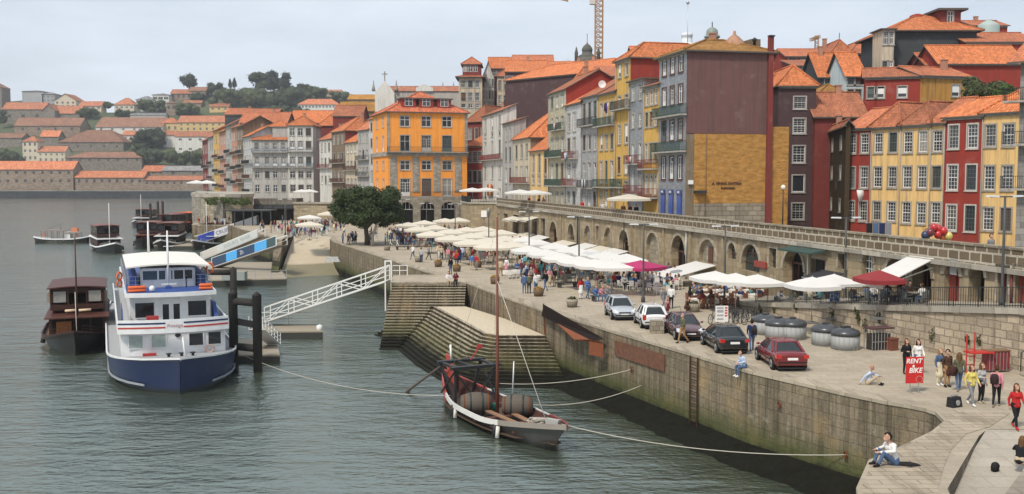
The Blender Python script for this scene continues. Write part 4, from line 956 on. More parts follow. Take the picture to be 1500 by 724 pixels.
pxhouse('small orange roof stepping down beside the dark red shuttered house', 1194, 1268, None, 170, 8, pDRED, T4, None, 190, D=126, dep=8, kind='gx', rise=3.0, **ug)

# --- orange building
OD = 217
M = lambda y: AT(620, y, OD).z
FLo, FRo = AT(568, 240, 213.5), AT(684, 240, 218.6)
gst = stone((0.30, 0.27, 0.22), .9, .5, .02, None, .6, .05, 'arcade_granite')
orb, Wo, Ho = house('bright orange square corner building with dormers and granite arcade', FLo, FRo, 4.7, M(164), 18, pORA, tiles((0.56, 0.17, 0.085), .4, .6, .35, 'mansard_tile'), kind='hip', rise=4.6, ov=.6, cols=[.215, .483, .745], ww=2.0,
    rows=[(M(287), M(262), 'french'), (M(249), M(236), 'cross'), (M(222), M(199), 'french'), (M(186), M(171), 'cross')], left=[(.3, 1.8, [(M(287), M(262), 'french'), (M(249), M(236)), (M(222), M(199), 'french'), (M(186), M(171), 'cross')]), (.72, 1.8, [(M(287), M(262), 'french'), (M(249), M(236)), (M(222), M(199), 'french'), (M(186), M(171), 'cross')])], smat=TRIM, name='orange_building', cat='building')
zo = lambda y: M(y) - 4.7
b = MB()
for u in (.07, .35, .615, .885): b.box(u * Wo - .75, u * Wo + .75, -.10, -.003, zo(288) + .9, zo(230))
b.build('pilaster', GREYST, orb)
b = MB(); b.box(-.25, Wo + .25, -.30, -.003, zo(229), zo(223)); b.box(-.3, -.003, -.3, 18, zo(229), zo(223)); b.build('string_course', GREYST, orb)
b = MB(); b.box(-.2, Wo + .2, -.22, -.003, zo(166), Ho - .05); b.build('cornice', GREYST, orb) if False else None
b = MB(); b.box(-.12, .5, -.09, -.003, zo(222), Ho - .35); b.box(Wo - .5, Wo + .12, -.09, -.003, zo(222), Ho - .35); b.build('corner_quoins', GREYST, orb)
for z in (zo(288), zo(223)): add_balcony(orb, (Wo / 2, -.28 if z > 10 else 0, z + .02), 0, Wo + .4, .8, 1.0, IRON, False)
# granite arcade ground floor, built proud of the wall
b = MB(); cols = [(u * Wo - 1.55, u * Wo + 1.55, [(None, 3.0, 1)]) for u in (.215, .483, .745)]
facade(b, (-.3, -1.0, 0), (1, 0, 0), 0, zo(289), Wo + .6, [(a + .3, c + .3, d) for a, c, d in cols], 0, .9)
b.face([(-.3, 0, 0), (-.3, -1, 0), (-.3, -1, zo(289)), (-.3, 0, zo(289))]); b.face([(Wo + .3, -1, 0), (Wo + .3, 0, 0), (Wo + .3, 0, zo(289)), (Wo + .3, -1, zo(289))]); b.face([(-.3, -1, zo(289)), (Wo + .3, -1, zo(289)), (Wo + .3, 0, zo(289)), (-.3, 0, zo(289))])
b.build('arcade', gst, orb)
for u in (.215, .483, .745):
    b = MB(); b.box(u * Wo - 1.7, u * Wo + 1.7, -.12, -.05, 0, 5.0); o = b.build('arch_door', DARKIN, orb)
    b = MB(); b.bar((u * Wo - 1.5, -.16, 3), (u * Wo + 1.5, -.16, 3), .12, .12); [b.bar((u * Wo + k, -.16, 3), (u * Wo + k, -.16, 4.5), .08, .08) for k in (-.8, 0, .8)]; b.build('fanlight', WHITE, o)
for u in (.28, .5, .73):
    b = MB(); b.box(-1.5, 1.5, 0, 4, 0, 2.3); d = b.build('dormer', pRED, orb, (u * Wo, 1.2, Ho + .6))
    b = MB(); roof_mesh(b, -1.5, 1.5, 0, 4, 2.3, 'flat', 0, .35, .25); b.build('dormer_roof', [T1, SOFFIT], d)
    add_window(orb, (u * Wo, 1.04, Ho + 1.2), 0, 1.7, 1.5, 'cross', False)

# --- houses between the orange building and the white block (square of the waterfront)
HA, HB = V((-54.0, 286, 0)), V((-31.5, 240, 0)); HLn = (HA, HB)
mg = dict(group='old houses left of the orange building', name='town_house')
pxhouse('pale slim house touching the orange building, with iron balconies', 541, 553, HLn, 174, 4.7, aWH, T4, [(180, 192), (203, 216, 'french'), (226, 240, 'french'), (250, 266)], 230, cols=[.3, .72], ww=1.2, dep=10, kind='gx', rise=3.0, **mg)
pxhouse('grey white house with small windows second from the orange building', 524, 541, HLn, 190, 4.7, pGRY, T1, [(197, 209), (220, 234, 'french'), (245, 258, 'french')], 230, cols=[.2, .5, .8], ww=1.3, dep=10, kind='gx', rise=3.4, balc=[(234, 0, 1, IRON, False), (258, 0, 1, IRON, False)], **mg)
pxhouse('cream house with dark timber balconies under a bright roof', 506, 524, HLn, 208, 4.7, pCRM, T2, [(213, 224, 'french'), (236, 249, 'french'), (262, 276, 'french')], 230, cols=[.2, .5, .8], ww=1.4, dep=11, kind='hip', rise=3.6, balc=[(249, 0, 1, BROWNW, True), (276, 0, 1, BROWNW, True)], sidewall=pDRED, **mg)
pxhouse('brown house with long wooden balconies beside the dark red gable', 486, 506, HLn, 192, 4.7, pBRN, T2, [(199, 211), (224, 238, 'french'), (252, 266, 'french')], 230, cols=[.2, .5, .8], ww=1.4, dep=11, kind='hip', rise=3.6, balc=[(239, 0, 1, BROWNW, True), (267, 0, 1, BROWNW, True)], sidewall=pDRED, **mg)
pxhouse('white and red house next to the long white block', 468, 486, HLn, 204, 4.7, pWHT, T1, [(210, 222), (232, 246, 'french'), (258, 270, 'french')], 230, cols=[.2, .5, .8], ww=1.4, dep=11, kind='gx', rise=3.2, balc=[(246, 0, 1, REDW, False)], sidewall=pDRED, **mg)
pxhouse('large dark red gabled house behind the wooden balconies', 488, 530, None, 170, 4.7, pDRED, T4, [(182, 188, 'cross')], 200, D=300, dep=14, kind='gx', rise=3.4, cols=[.45], ww=3.4, **mg)
pxhouse('tall dark red house behind the white block', 467, 500, None, 184, 4.7, pDRED, T2, None, 200, D=318, dep=14, kind='hip', rise=3.6, **mg)
# white block
WD = 290
M = lambda y: AT(420, y, WD).z
wr = [(M(219), M(209)), (M(243), M(230), 'french'), (M(261), M(251), 'cross'), (M(281), M(271), 'cross')]
a = house('long pale grey waterfront house with two blue iron balconies, lower left half', AT(369, 240, WD), AT(422, 240, WD), 4.7, M(205), 12, pGRY, T2, kind='gx', rise=2.6, cols=[.14, .42, .64, .87], rows=wr, ww=1.2, name='town_house')
add_balcony(a[0], (a[1] / 2, 0, M(223) - 4.7), 0, a[1], .9, 1.1, BLUM, True); add_balcony(a[0], (a[1] / 2, 0, M(245) - 4.7), 0, a[1], .9, 1.1, BLUM, True)
b = MB(); b.box(5.6, 10.2, 1.5, 7, a[2] + .3, a[2] + 3.8); b.build('attic_room', pGRY, a[0]); b = MB(); roof_mesh(b, 4.4, 10.2, 1.5, 7, a[2] + 3.8, 'hip', 1.6, .3); b.build('attic_roof', [T2, SOFFIT], a[0])
a = house('taller right half of the pale grey waterfront house with hipped orange roof', AT(422, 240, WD - .5), AT(459, 240, WD - .5), 4.7, M(184), 12, pWHT, T2, kind='hip', rise=2.6, cols=[.18, .5, .82], rows=[(M(199), M(188), 'cross'), (M(218), M(207), 'french')] + wr[1:], ww=1.4, name='town_house', side=[(.5, 1.4, [(M(199), M(188)), (M(218), M(207))])])
add_balcony(a[0], (a[1] / 2, 0, M(222) - 4.7), 0, a[1], .9, 1.1, BLUM, False); add_balcony(a[0], (a[1] / 2, 0, M(245) - 4.7), 0, a[1], .9, 1.1, BLUM, True)
pxhouse('brown stone house with orange roof set behind the pale grey waterfront house', 352, 420, None, 180, 4.7, pBRN, T1, None, 200, D=312, dep=12, kind='gx', rise=3.4, group='old houses by the bastion')
pxhouse('long dark gabled roof house above the bastion houses', 330, 405, None, 168, 4.7, pSLATE, T1, None, 200, D=345, dep=14, kind='gx', rise=2.2, group='old houses by the bastion')
pxhouse('orange roofed house filling the gap behind the white block', 425, 486, None, 180, 4.7, pDRED, T2, None, 200, D=334, dep=14, kind='gx', rise=4.2, group='old houses by the bastion')
# foreshortened houses above the bastion
BA, BB = V((-117, 392, 0)), V((-74.5, 293, 0)); BL = (BA, BB)
bg_ = dict(group='narrow houses above the bastion', name='town_house')
for i, (x0, x1, ye, wl, rf, lb) in enumerate([(297, 305, 205, pDRED, T4, 'dark red narrow house at the far end of the bastion row'), (305, 313, 200, pGRY, T1, 'grey narrow house second from the far end of the bastion row'), (313, 322, 190, pYEL, T1, 'ochre narrow house third from the far end of the bastion row'),
        (322, 331, 192, pPINK, T2, 'salmon narrow house with tall windows in the bastion row'), (331, 340, 183, pGRY, T4, 'slim grey house in the middle of the bastion row'), (340, 348, 186, pPINK, T1, 'pink narrow house in the bastion row'), (348, 357, 184, pBRN, T4, 'brown tall house in the bastion row'), (357, 369, 199, aWH, T2, 'white tiled narrow house nearest the pale waterfront block')]):
    rws = [(ye + 8 + 21 * k, ye + 20 + 21 * k, 'french') for k in range(4)]
    pxhouse(lb, x0, x1, BL, ye, 4.7, wl, rf, rws, 240, cols=[.2, .5, .8], ww=1.5, dep=10, kind='gx', rise=2.6, ov=.8, balc=[(ye + 20 + 21 * k, .02, .98, IRON if (i + k) % 3 else BROWNW, bool((i + k) % 2)) for k in range(1, 4)], **bg_)

# --- church, dome, cranes, antenna
t = thing('church', 'stone church with white gabled front, cross and long ochre roof', 'church', AT(550, 160, 330))
W2 = AT(692, 160, 330).x - AT(550, 160, 330).x; z = lambda y: AT(560, y, 330).z - AT(550, 160, 330).z
b = MB(); zg = AT(550, 160, 330).z; b.box(0, W2, 0, 18, 4 - zg, z(134)); b.build('nave', plaster((0.42, 0.40, 0.36), .7), t)
b = MB(); roof_mesh(b, 3, W2, 0, 18, z(134), 'gx', 2.2, .3); b.build('roof', [OR2, SOFFIT], t)
b = MB(); b.hexa([(0, -1, z(190)), (6.2, -1, z(190)), (6.2, 0, z(190)), (0, 0, z(190)), (0, -1, z(136)), (6.2, -1, z(136)), (6.2, 0, z(136)), (0, 0, z(136))]); b.face([(0, -1, z(136)), (6.2, -1, z(136)), (3.1, -1, z(119))]); b.face([(6.2, 0, z(136)), (0, 0, z(136)), (3.1, 0, z(119))]); b.face([(6.2, -1, z(136)), (6.2, 0, z(136)), (3.1, 0, z(119)), (3.1, -1, z(119))]); b.face([(0, 0, z(136)), (0, -1, z(136)), (3.1, -1, z(119)), (3.1, 0, z(119))])
b.build('gable_front', WHT, t)
b = MB(); b.bar((3.1, -.5, z(121)), (3.1, -.5, z(105)), .35); b.bar((2.2, -.5, z(109)), (4, -.5, z(109)), .3); b.build('cross', GREYST, t)
b = MB(); [b.lathe([(.6, z(134)), (.5, z(130)), (.35, z(127)), (.05, z(117))], (x, -.5, 0), 8) for x in (-.5, 6.8)]; b.build('pinnacle', GREYST, t)
b = MB(); [b.lathe([(.55, z(131)), (.4, z(126)), (.05, z(116))], (x, 9, 0), 8) for x in (28.0, 24.5, 21.0)]; b.build('roof_pinnacle', GREYST, t)
b = MB(); b.box(13, 18.5, -.6, 0, z(134), z(129)); b.face([(13, -.6, z(129)), (18.5, -.6, z(129)), (15.7, -.6, z(123.5))]); b.build('pediment', WHT, t)
pxhouse('long ochre roofed hall behind the church', 495, 556, None, 163, 5, pBRN, tiles((0.45, 0.22, 0.05), .5, .8, .4, 'ochre_tile'), None, 170, D=345, dep=16, kind='gx', rise=3.5, name='church_hall', cat='hall')
pxhouse('upper ochre roofed hall with pale eaves behind the church', 510, 556, None, 146, 5, pCRM, tiles((0.45, 0.22, 0.05), .5, .8, .4, 'ochre_tile'), None, 170, D=372, dep=12, kind='gx', rise=2.0, name='church_hall', cat='hall')
DST = stone((0.13, 0.13, 0.11), 1.2, .6, .03, None, .8, .1, 'mossy_dome_stone')
def dome(label, px, yb, yt, w, D, col=DST, base=True, fin=True, prof=None, name='church_dome'):
    p = AT(px, yb, D); h = AT(px, yt, D).z - p.z; s = w * D / 1500 / 2
    t = thing(name, label, 'dome', (p.x, p.y, p.z - 12)); b = MB()
    pr = prof or [(1, 0), (1, .28), (1.06, .3), (1.06, .34), (.82, .4), (.80, .55), (.72, .66), (.5, .78), (.2, .86), (.16, .9), (.16, .95), (.04, 1)]
    b.lathe([(s * pr[0][0], 0)] + [(r * s, 12 + q * h) for r, q in pr], (0, 0, 0), 14); b.build('drum', col, t)
    if fin:
        b = MB(); b.bar((0, 0, 12 + h * .98), (0, 0, 12 + h * 1.35), .14); b.build('finial', IRON, t)
    return t
td = dome('dark mossy stone church dome with stepped cornices beside the crane', 860, 98, 62, 36, 300, prof=[(1.15, 0), (1.15, .12), (1.2, .16), (.9, .3), (.72, .36), (.72, .42), (.66, .46), (.42, .52), (.40, .62), (.44, .66), (.44, .70), (.38, .78), (.25, .87), (.09, .93), (.03, 1.0)])
b = MB(); b.lathe([(.5, 12), (.5, 15.5), (.55, 15.7), (.1, 17.6)], (-3.2, -1, 0), 8); b.build('turret', DST, td)
b = MB(); b.lathe([(.5, 12), (.5, 15.5), (.55, 15.7), (.1, 17.6)], (3.2, -1, 0), 8); b.build('turret', DST, td)
dome('glass and steel roof lantern left of the stone dome', 831, 100, 86, 22, 290, flat((0.45, 0.49, 0.52), .3, .2, nm='lantern_metal'), fin=False, prof=[(1, 0), (1, .3), (.55, .7), (.05, 1)], name='roof_lantern')
dome('green capped roof lantern with spike above the big gable house', 1043, 62, 40, 22, 170, flat((0.20, 0.24, 0.21), .5, nm='verdigris'), prof=[(.85, 0), (.85, .25), (1.05, .3), (1.05, .4), (.85, .44), (.8, .6), (.72, .8), (.4, .95), (.1, 1)], name='roof_lantern')
dome('pale glass roof lantern under the antenna mast', 1006, 75, 49, 24, 172, flat((0.62, 0.66, 0.68), .3, nm='pale_lantern'), fin=False, prof=[(1.1, 0), (1.0, .3), (.75, .45), (.7, .5), (.7, .6), (.66, .62), (.66, .8), (.7, .82), (.7, 1)], name='roof_lantern')
dome('small church lantern dome on the skyline right of the yellow crane', 1229, 78, 56, 16, 260, flat((0.22, 0.24, 0.23), .6, nm='grey_dome'), prof=[(1.1, 0), (1.1, .25), (.8, .3), (.8, .5), (.75, .7), (.45, .85), (.12, .92), (.05, 1)])
dome('pale green lantern on the red house at the right skyline', 1448, 39, 29, 30, 189, flat((0.33, 0.40, 0.38), .5, nm='pale_verdigris'), fin=False, prof=[(1, 0), (.9, .3), (.5, .7), (.3, .75), (.3, 1)], name='roof_lantern')
p = AT(1007, 60, 171); t = thing('antenna_mast', 'thin antenna mast with a round head on the skyline', 'antenna', (p.x, p.y, p.z - 4)); b = MB(); b.tube([(0, 0, 0), (0, 0, AT(1007, 2, 171).z - p.z + 4)], .05, 5); b.build('mast', GALV, t); b = MB(); b.ball((0, 0, AT(1007, 4, 171).z - p.z + 4), .28, 8, 6); b.build('head', GALV, t)
# tower crane
CRY = flat((0.40, 0.22, 0.09), .6, .1, nm='crane_yellow')
def lattice(b, a, c, w, n, m=0):
    a, c = V(a), V(c); d = (c - a).normalized(); up = V((0, 0, 1)) if abs(d.z) < .9 else V((1, 0, 0)); x = d.cross(up).normalized() * w / 2; y = x.cross(d).normalized() * w / 2; t_ = w * .13
    cs = [x + y, x - y, -x - y, -x + y]
    for q in cs: b.bar(a + q, c + q, t_, t_, m)
    for i in range(n):
        p, r = a + (c - a) * i / n, a + (c - a) * (i + 1) / n
        for j in range(4): b.bar(p + cs[j], r + cs[(j + 1) % 4], t_ * .7, t_ * .7, m); b.bar(p + cs[j], p + cs[(j + 1) % 4], t_ * .7, t_ * .7, m)
D = 310; p = AT(877, 100, D); t = thing('tower_crane', 'rusty yellow tower crane rising out of the picture behind the roofs', 'crane', (p.x, p.y, p.z - 14)); hT = AT(877, -30, D).z - p.z + 14
b = MB(); lattice(b, (0, 0, 0), (0, 0, hT), 2.2, 26); b.build('mast', CRY, t)
b = MB(); lattice(b, (-22, 0, hT - 3.0), (26, 0, hT - 1), 1.2, 40); b.build('jib', CRY, t)
b = MB(); b.box(-2.8, -1.2, -1.2, .6, hT - 7.4, hT - 4.8); b.build('cab', flat((0.55, 0.50, 0.46), .5, nm='crane_cab'), t)
b = MB(); p2 = AT(835, 0, D); b.bar((p2.x - p.x - 3, 0, hT - 5.6), (p2.x - p.x - .5, 0, hT - 6.2), .7, .7); b.build('hook_block', CRY, t)
D = 420; p = AT(1196, 82, D); t = thing('tower_crane', 'small distant yellow tower crane over the red roofs', 'crane', (p.x, p.y, p.z - 8)); hT = AT(1196, 52, D).z - p.z + 8
b = MB(); lattice(b, (0, 0, 0), (0, 0, hT), 1.3, 10); b.build('mast', CRY, t); b = MB(); lattice(b, (-3.3, -3, hT - 2.2), (1.6, 1.6, hT - .2), 1.1, 8); b.build('jib', CRY, t)
# leafy tree on the terrace by the ochre wing, washing, dishes
p = AT(1452, 155, 118)
r = random.Random(9); cl = [((r.uniform(-2.6, 2.4), r.uniform(-1, 1), r.uniform(1.0, 4.2)), r.uniform(.8, 1.35)) for _ in range(16)]
tree('big leafy tree with pale blossom between the orange roofs', p - V((0, 0, 1.2)), cl, 5200, .15, (0.09, 0.115, 0.05), [([(0, 0, -4), (.1, 0, 2)], [.25, .15])], True, 'leafy_tree', None, 5)
p = AT(1480, 150, 112); cl = [((r.uniform(-1.4, 1.2), 0, r.uniform(.5, 2.6)), r.uniform(.5, .9)) for _ in range(9)]
tree('bright green creeper bush right of the blossoming tree', p - V((0, 0, .8)), cl, 2200, .13, (0.07, 0.13, 0.03), [([(0, 0, -3), (0, 0, 1)], [.12, .08])], True, 'creeper_bush', None, 6)
# ------------------------------------------------------------------ arcade wall, parapet, terraces
ARC = stone((0.34, 0.275, 0.18), 1.1, .5, .012, (0.22, .18, .12), .9, .07, 'arcade_stone', .22)
PARA = stone((0.17, 0.13, 0.085), .95, .56, .075, (0.56, 0.51, 0.42), .3, .08, 'parapet_blocks', .22)
PALE = stone((0.40, 0.37, 0.31), 2.2, 3, .015, None, .7, .04, 'pale_cornice')
s_near = -14.0; NE = SA + SDIR * s_near; ux = -SDIR; AW = (NE - SB).length
arcade = thing('arcade_wall', 'long stone arcade wall of many arches carrying the upper street and its block parapet', 'arcade', SB, math.atan2(ux.y, ux.x))
def U(px, y): p = ONL(px, y, SA, SB); return (p - SB).dot(ux), p.z
def tz(u):
    s = (SB - SA).length - u
    return QZ + max(0, min(1, (32 - s) / 32)) * 3.17 if s < 32 else QZ
ops = []; items = []
SPEC = [ # px0, px1, ytop, ybottom(None = floor), arch factor (0 flat), filling
 (1488, 1499, 392, None, 0, 'red_frame'), (1463, 1477, 393, None, 0, 'red_frame'), (1420, 1443, 388, None, 1, 'dark'), (1384, 1406, 386, None, 1, 'red_door'), (1337, 1365, 383, None, 1, 'dark'), (1299, 1327, 377, None, 1, 'dark'),
 (1264, 1279, 371, 406, 1, 'barred'), (1228, 1240, 372, 395, 0, 'glass'), (1189, 1210, 380, None, 0, 'glass'), (1148, 1178, 365, None, 1, 'dark'), (1127, 1138, 364, 393, 0, 'glass'), (1087, 1113, 358, 398, 1, 'glass'), (1067, 1078, 356, 380, 1.0, 'oval'),
 (1024, 1050, 351, 386, 1, 'cafe'), (984, 1004, 345, None, 1, 'dark'), (947, 965, 341, 400, 1, 'stonefill'), (907, 921, 337, None, 1, 'dark'), (885, 898, 333, 366, 1, 'stonefill'), (873, 877.5, 331, 352, 0, 'glass'), (856, 866, 330.5, 356, 1, 'stonefill'), (832, 841, 328, 352, 1, 'glass'), (805, 816, 325, None, 1, 'dark'),
 (792, 799, 320, None, 0, 'glass'), (780, 787, 318, None, 0, 'glass'), (768, 775, 317, None, 0, 'dark'), (752, 760, 315, None, 0, 'glass'), (738, 744, 313, None, 0, 'dark'), (727, 731, 312, None, 0, 'glass')]
for x0, x1, yt, yb, af, fill in SPEC:
    if x1 <= 1499.5 and x0 >= 1488: u0 = U(x0, yt)[0]; u1 = u0 + 2.2
    else: u0, u1 = U(x0, yt)[0], U(x1, yt)[0]
    zt = U((x0 + x1) / 2, yt)[1]; r = (u1 - u0) / 2; zb = None if yb is None else U((x0 + x1) / 2, yb)[1]
    spring = zt - r * af if af else zt
    h = zt - (zb if zb is not None else tz(u0))
    if af and spring < (zb if zb is not None else tz(u0)) + .3: af = max(.4, (h - .3) / r); spring = zt - r * af
    ops.append((u0, u1, [(zb, spring, float(af) if af else 0)])); items.append((u0, u1, zb if zb is not None else tz((u0 + u1) / 2), spring, zt, af, fill))
mb = MB(); facade(mb, (0, 0, 0), (1, 0, 0), QZ, 9.35, AW, ops, 0, .8, slope=lambda u: tz(u) - .05)
mb.build('wall', [ARC], arcade)
bmx = stone((0.33, 0.29, 0.22), .8, .45, .02, None, .7, .06, 'fill_stone'); REDD = wood((0.27, 0.055, 0.04), .5, 'red_door_wood'); DGL = glass((0.035, 0.045, 0.042), .06, 'shop_glass')
for u0, u1, zb, spring, zt, af, fill in items:
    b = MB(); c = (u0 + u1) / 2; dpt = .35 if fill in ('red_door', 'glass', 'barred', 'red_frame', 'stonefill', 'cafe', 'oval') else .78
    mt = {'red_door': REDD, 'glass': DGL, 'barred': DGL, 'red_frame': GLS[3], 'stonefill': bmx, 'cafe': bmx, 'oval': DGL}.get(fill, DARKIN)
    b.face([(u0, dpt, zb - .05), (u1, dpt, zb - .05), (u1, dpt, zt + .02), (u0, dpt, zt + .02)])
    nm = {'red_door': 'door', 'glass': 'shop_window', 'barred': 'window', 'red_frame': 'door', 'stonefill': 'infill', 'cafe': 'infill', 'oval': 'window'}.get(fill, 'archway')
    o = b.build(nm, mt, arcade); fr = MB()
    if fill in ('glass', 'barred', 'oval'):
        for k in range(1, 4 if fill == 'barred' else 2): fr.bar((u0 + (u1 - u0) * k / (4 if fill == 'barred' else 2), dpt - .04, zb), (u0 + (u1 - u0) * k / (4 if fill == 'barred' else 2), dpt - .04, zt - .1), .06, .06)
        for k in (.33, .66): fr.bar((u0, dpt - .05, zb + (zt - zb) * k), (u1, dpt - .05, zb + (zt - zb) * k), .06, .06)
        fr.build('frame', WHITE if fill == 'barred' else BROWNW, o)
    elif fill == 'red_frame':
        for a in (u0 + .09, u1 - .09, ): fr.bar((a, dpt - .07, zb), (a, dpt - .07, zt), .2, .12)
        fr.bar((u0, dpt - .08, zt - .1), (u1, dpt - .08, zt - .1), .12, .2); fr.build('frame', REDD, o)
    elif fill == 'red_door':
        fr.bar((c, dpt - .05, zb), (c, dpt - .05, zt - .1), .08, .06); fr.bar((u0, dpt - .06, spring), (u1, dpt - .06, spring), .08, .08); fr.build('frame', wood((0.12, 0.03, 0.025), .5, 'dark_red_wood'), o)
    elif fill == 'cafe':
        fr.box(c - .5, c + .5, dpt - .08, dpt - .01, zb, zb + 1.5); fr.build('frame', BROWNW, o)
    elif fill == 'dark' and u1 - u0 > 1.5:
        fr.box(u0 + .1, u1 - .1, dpt - .12, dpt - .03, zb + 2.35, zb + 2.5); [fr.bar((x, dpt - .1, zb), (x, dpt - .1, zb + 2.4), .08, .08) for x in (u0 + .2, c - .4, c + .4, u1 - .2)]; fr.build('frame', BROWNW, o)
# arch rings (voussoirs) standing proud of the wall, pilasters, cornice, parapet
rings = MB()
for u0, u1, zb, spring, zt, af, fill in items:
    if not af: 
        rings.box(u0 - .2, u0 - .003, -.06, -.003, zb, zt + .2); rings.box(u1 + .003, u1 + .2, -.06, -.003, zb, zt + .2); rings.box(u0, u1, -.06, -.003, zt + .003, zt + .2); continue
    r = (u1 - u0) / 2; c = (u0 + u1) / 2; hh = zt - spring; k = 12; pr = [(c - r * math.cos(PI * i / k), spring + hh * math.sin(PI * i / k)) for i in range(k + 1)]; po = [(c - (r + .3) * math.cos(PI * i / k), spring + (hh + .3) * math.sin(PI * i / k)) for i in range(k + 1)]
    po = [(x, min(z, 9.3)) for x, z in po]
    for i in range(k): rings.hexa([(pr[i][0], -.07, pr[i][1]), (pr[i + 1][0], -.07, pr[i + 1][1]), (pr[i + 1][0], -.003, pr[i + 1][1]), (pr[i][0], -.003, pr[i][1]), (po[i][0], -.07, po[i][1]), (po[i + 1][0], -.07, po[i + 1][1]), (po[i + 1][0], -.003, po[i + 1][1]), (po[i][0], -.003, po[i][1])])
rings.build('arch_surround', stone((0.40, 0.35, 0.27), .3, .6, .02, None, .5, .04, 'voussoir_stone'), arcade)
for px in (1012, 973, 870, 846, 822, 927, 896, 1188, 1060):
    u, _ = U(px, 350); b = MB(); b.box(u - .22, u + .22, -.14, -.003, tz(u), 9.34); b.build('pilaster', ARC, arcade)
for px, mt in ((1005, GALV), (846, IRON), (1183, WHITE), (914, IRON), (1480, pDRED)):
    u, _ = U(px, 350); b = MB(); b.tube([(u + .4, -.16, tz(u)), (u + .4, -.16, 9.33)], .06, 6); b.build('downpipe', mt, arcade)
b = MB(); b.box(0, AW, -.32, .3, 9.352, 9.62); b.build('cornice', PALE, arcade)
b = MB(); b.box(0, AW, -.06, .42, 9.622, 10.62); b.build('parapet', PARA, arcade); 
b = MB(); b.box(0, AW, -.12, .48, 10.623, 10.74); b.build('parapet_coping', stone((0.27, 0.23, 0.17), 1.0, 3, .05, (0.42, .39, .32), .4, .04, 'parapet_cap'), arcade)
b = MB(); u0, u1 = U(1166, 360)[0], U(1216, 360)[0]; b.hexa([(u0, -1.5, 9.0), (u1, -1.5, 9.0), (u1, -.33, 9.1), (u0, -.33, 9.1), (u0, -1.5, 9.12), (u1, -1.5, 9.12), (u1, -.33, 9.3), (u0, -.33, 9.3)]); b.build('canopy', flat((0.045, 0.075, 0.065), .6, nm='green_canopy'), arcade)
b = MB(); u, z = U(1398, 400); b.box(u - .3, u + .3, -.09, -.02, z - .1, z + .8); b.build('menu_board', flat((0.25, 0.25, 0.24), .4, nm='menu_board'), arcade)
b = MB(); u, z = U(1116, 390); b.box(u - 1.0, u + 1.0, -.2, -.05, z - .1, z + .4); b.build('hanging_sign', REDD, arcade)

# corner block at the far end of the arcade with railing
t = thing('corner_bastion', 'stone corner block with white plaque where the arcade meets the square', 'bastion')
q = [(SB.x, SB.y), tuple(AT(690, 300, 187))[:2], tuple(AT(676, 300, 197))[:2], tuple(AT(678, 300, 214))[:2], (SB.x + 10, 214), (SB.x + 6, SB.y + 1.2)]
b = MB(); b.prism(q, QZ - .02, 9.6); b.build('block', ARC, t)
b = MB(); b.prism([(x + (x - 2) * .02, y - .2) for x, y in q[:4]] + q[4:], 9.604, 9.85); b.build('cornice', PALE, t)
for a, c in zip(q[:3], q[1:4]):
    b = MB(); b.bar((*a, 10.85), (*c, 10.85), .08, .08); n_b = max(2, int(math.dist(a, c) / .3)); [b.bar((a[0] + (c[0] - a[0]) * k / n_b, a[1] + (c[1] - a[1]) * k / n_b, 9.85), (a[0] + (c[0] - a[0]) * k / n_b, a[1] + (c[1] - a[1]) * k / n_b, 10.85), .05, .05) for k in range(n_b + 1)]; b.build('railing', IRON, t)
a, c = V((*q[0], 0)), V((*q[1], 0)); m_ = (a + c) / 2; d = (c - a).normalized(); nv = V((d.y, -d.x, 0)); nv = nv if nv.y < 0 else -nv
b = MB(); b.obox((m_.x + nv.x * .1, m_.y + nv.y * .1, 7.2), (1.1, .12, 1.2), math.atan2(d.y, d.x)); b.build('plaque', WHITE, t)

# terrace at the right with its retaining wall
TW = [(14.9, 82.5), (17.6, 73.5), (20.9, 62.7), (23.8, 54.9), (25.5, 51), (28.2, 44.4)]
def twz(y): return QZ + max(0.01, min(1, (80 - y) / 29)) * 3.17
RUB = stone((0.42, 0.35, 0.26), .75, .42, .035, (0.25, 0.21, 0.16), .75, .12, 'rubble_wall', .3)
t = thing('retaining_wall', 'tall rubble retaining wall with weeds below the railed café terrace', 'retaining wall')
b = MB()
for (x0, y0), (x1, y1) in zip(TW, TW[1:]): b.face([(x0, y0, QZ - .3), (x1, y1, QZ - .3), (x1, y1, twz(y1) - .3), (x0, y0, twz(y0) - .3)])
b.build('wall', RUB, t)
b = MB(); rg = []
for i, (x, y) in enumerate(TW): rg.append([(x - .14, y - .03, twz(y) - .31), (x - .14, y - .03, twz(y) + .01), (x + .5, y + .1, twz(y) + .01), (x + .5, y + .1, twz(y) - .31)])
b.loft(rg, 0, False); b.build('coping', PALE, t)
b = MB()
for k in range(len(TW) - 1):
    y0, y1 = TW[k][1], TW[k + 1][1]; A = []
    for (x, y) in (TW[k], TW[k + 1]):
        z = twz(y); s = 32 - (z - QZ) / 3.17 * 32; s = min(s, 32) if y > 47 else -7; p = SA + SDIR * s; A.append(((x, y, z), (p.x, p.y, z)))
    b.face([A[0][0], A[1][0], A[1][1], A[0][1]])
struct('terrace_pavement', b, paving((0.36, 0.32, 0.26), .6, .4, 'terrace_paving'))
t = thing('iron_railing', 'dark iron railing along the edge of the café terrace', 'railing')
for k in range(1, len(TW) - 1):
    a, c = V((TW[k][0], TW[k][1], twz(TW[k][1]))), V((TW[k + 1][0], TW[k + 1][1], twz(TW[k + 1][1]))); b = MB(); n_b = int((c - a).length / .16)
    for zo_ in (1.05, .12): b.bar(a + V((0, 0, zo_)), c + V((0, 0, zo_)), .045, .045)
    for i in range(n_b): p = a + (c - a) * i / n_b; b.bar(p, p + V((0, 0, 1.05)), .05 if i % 10 == 0 else .022)
    b.build('railing_section', IRON, t)
r = random.Random(4)
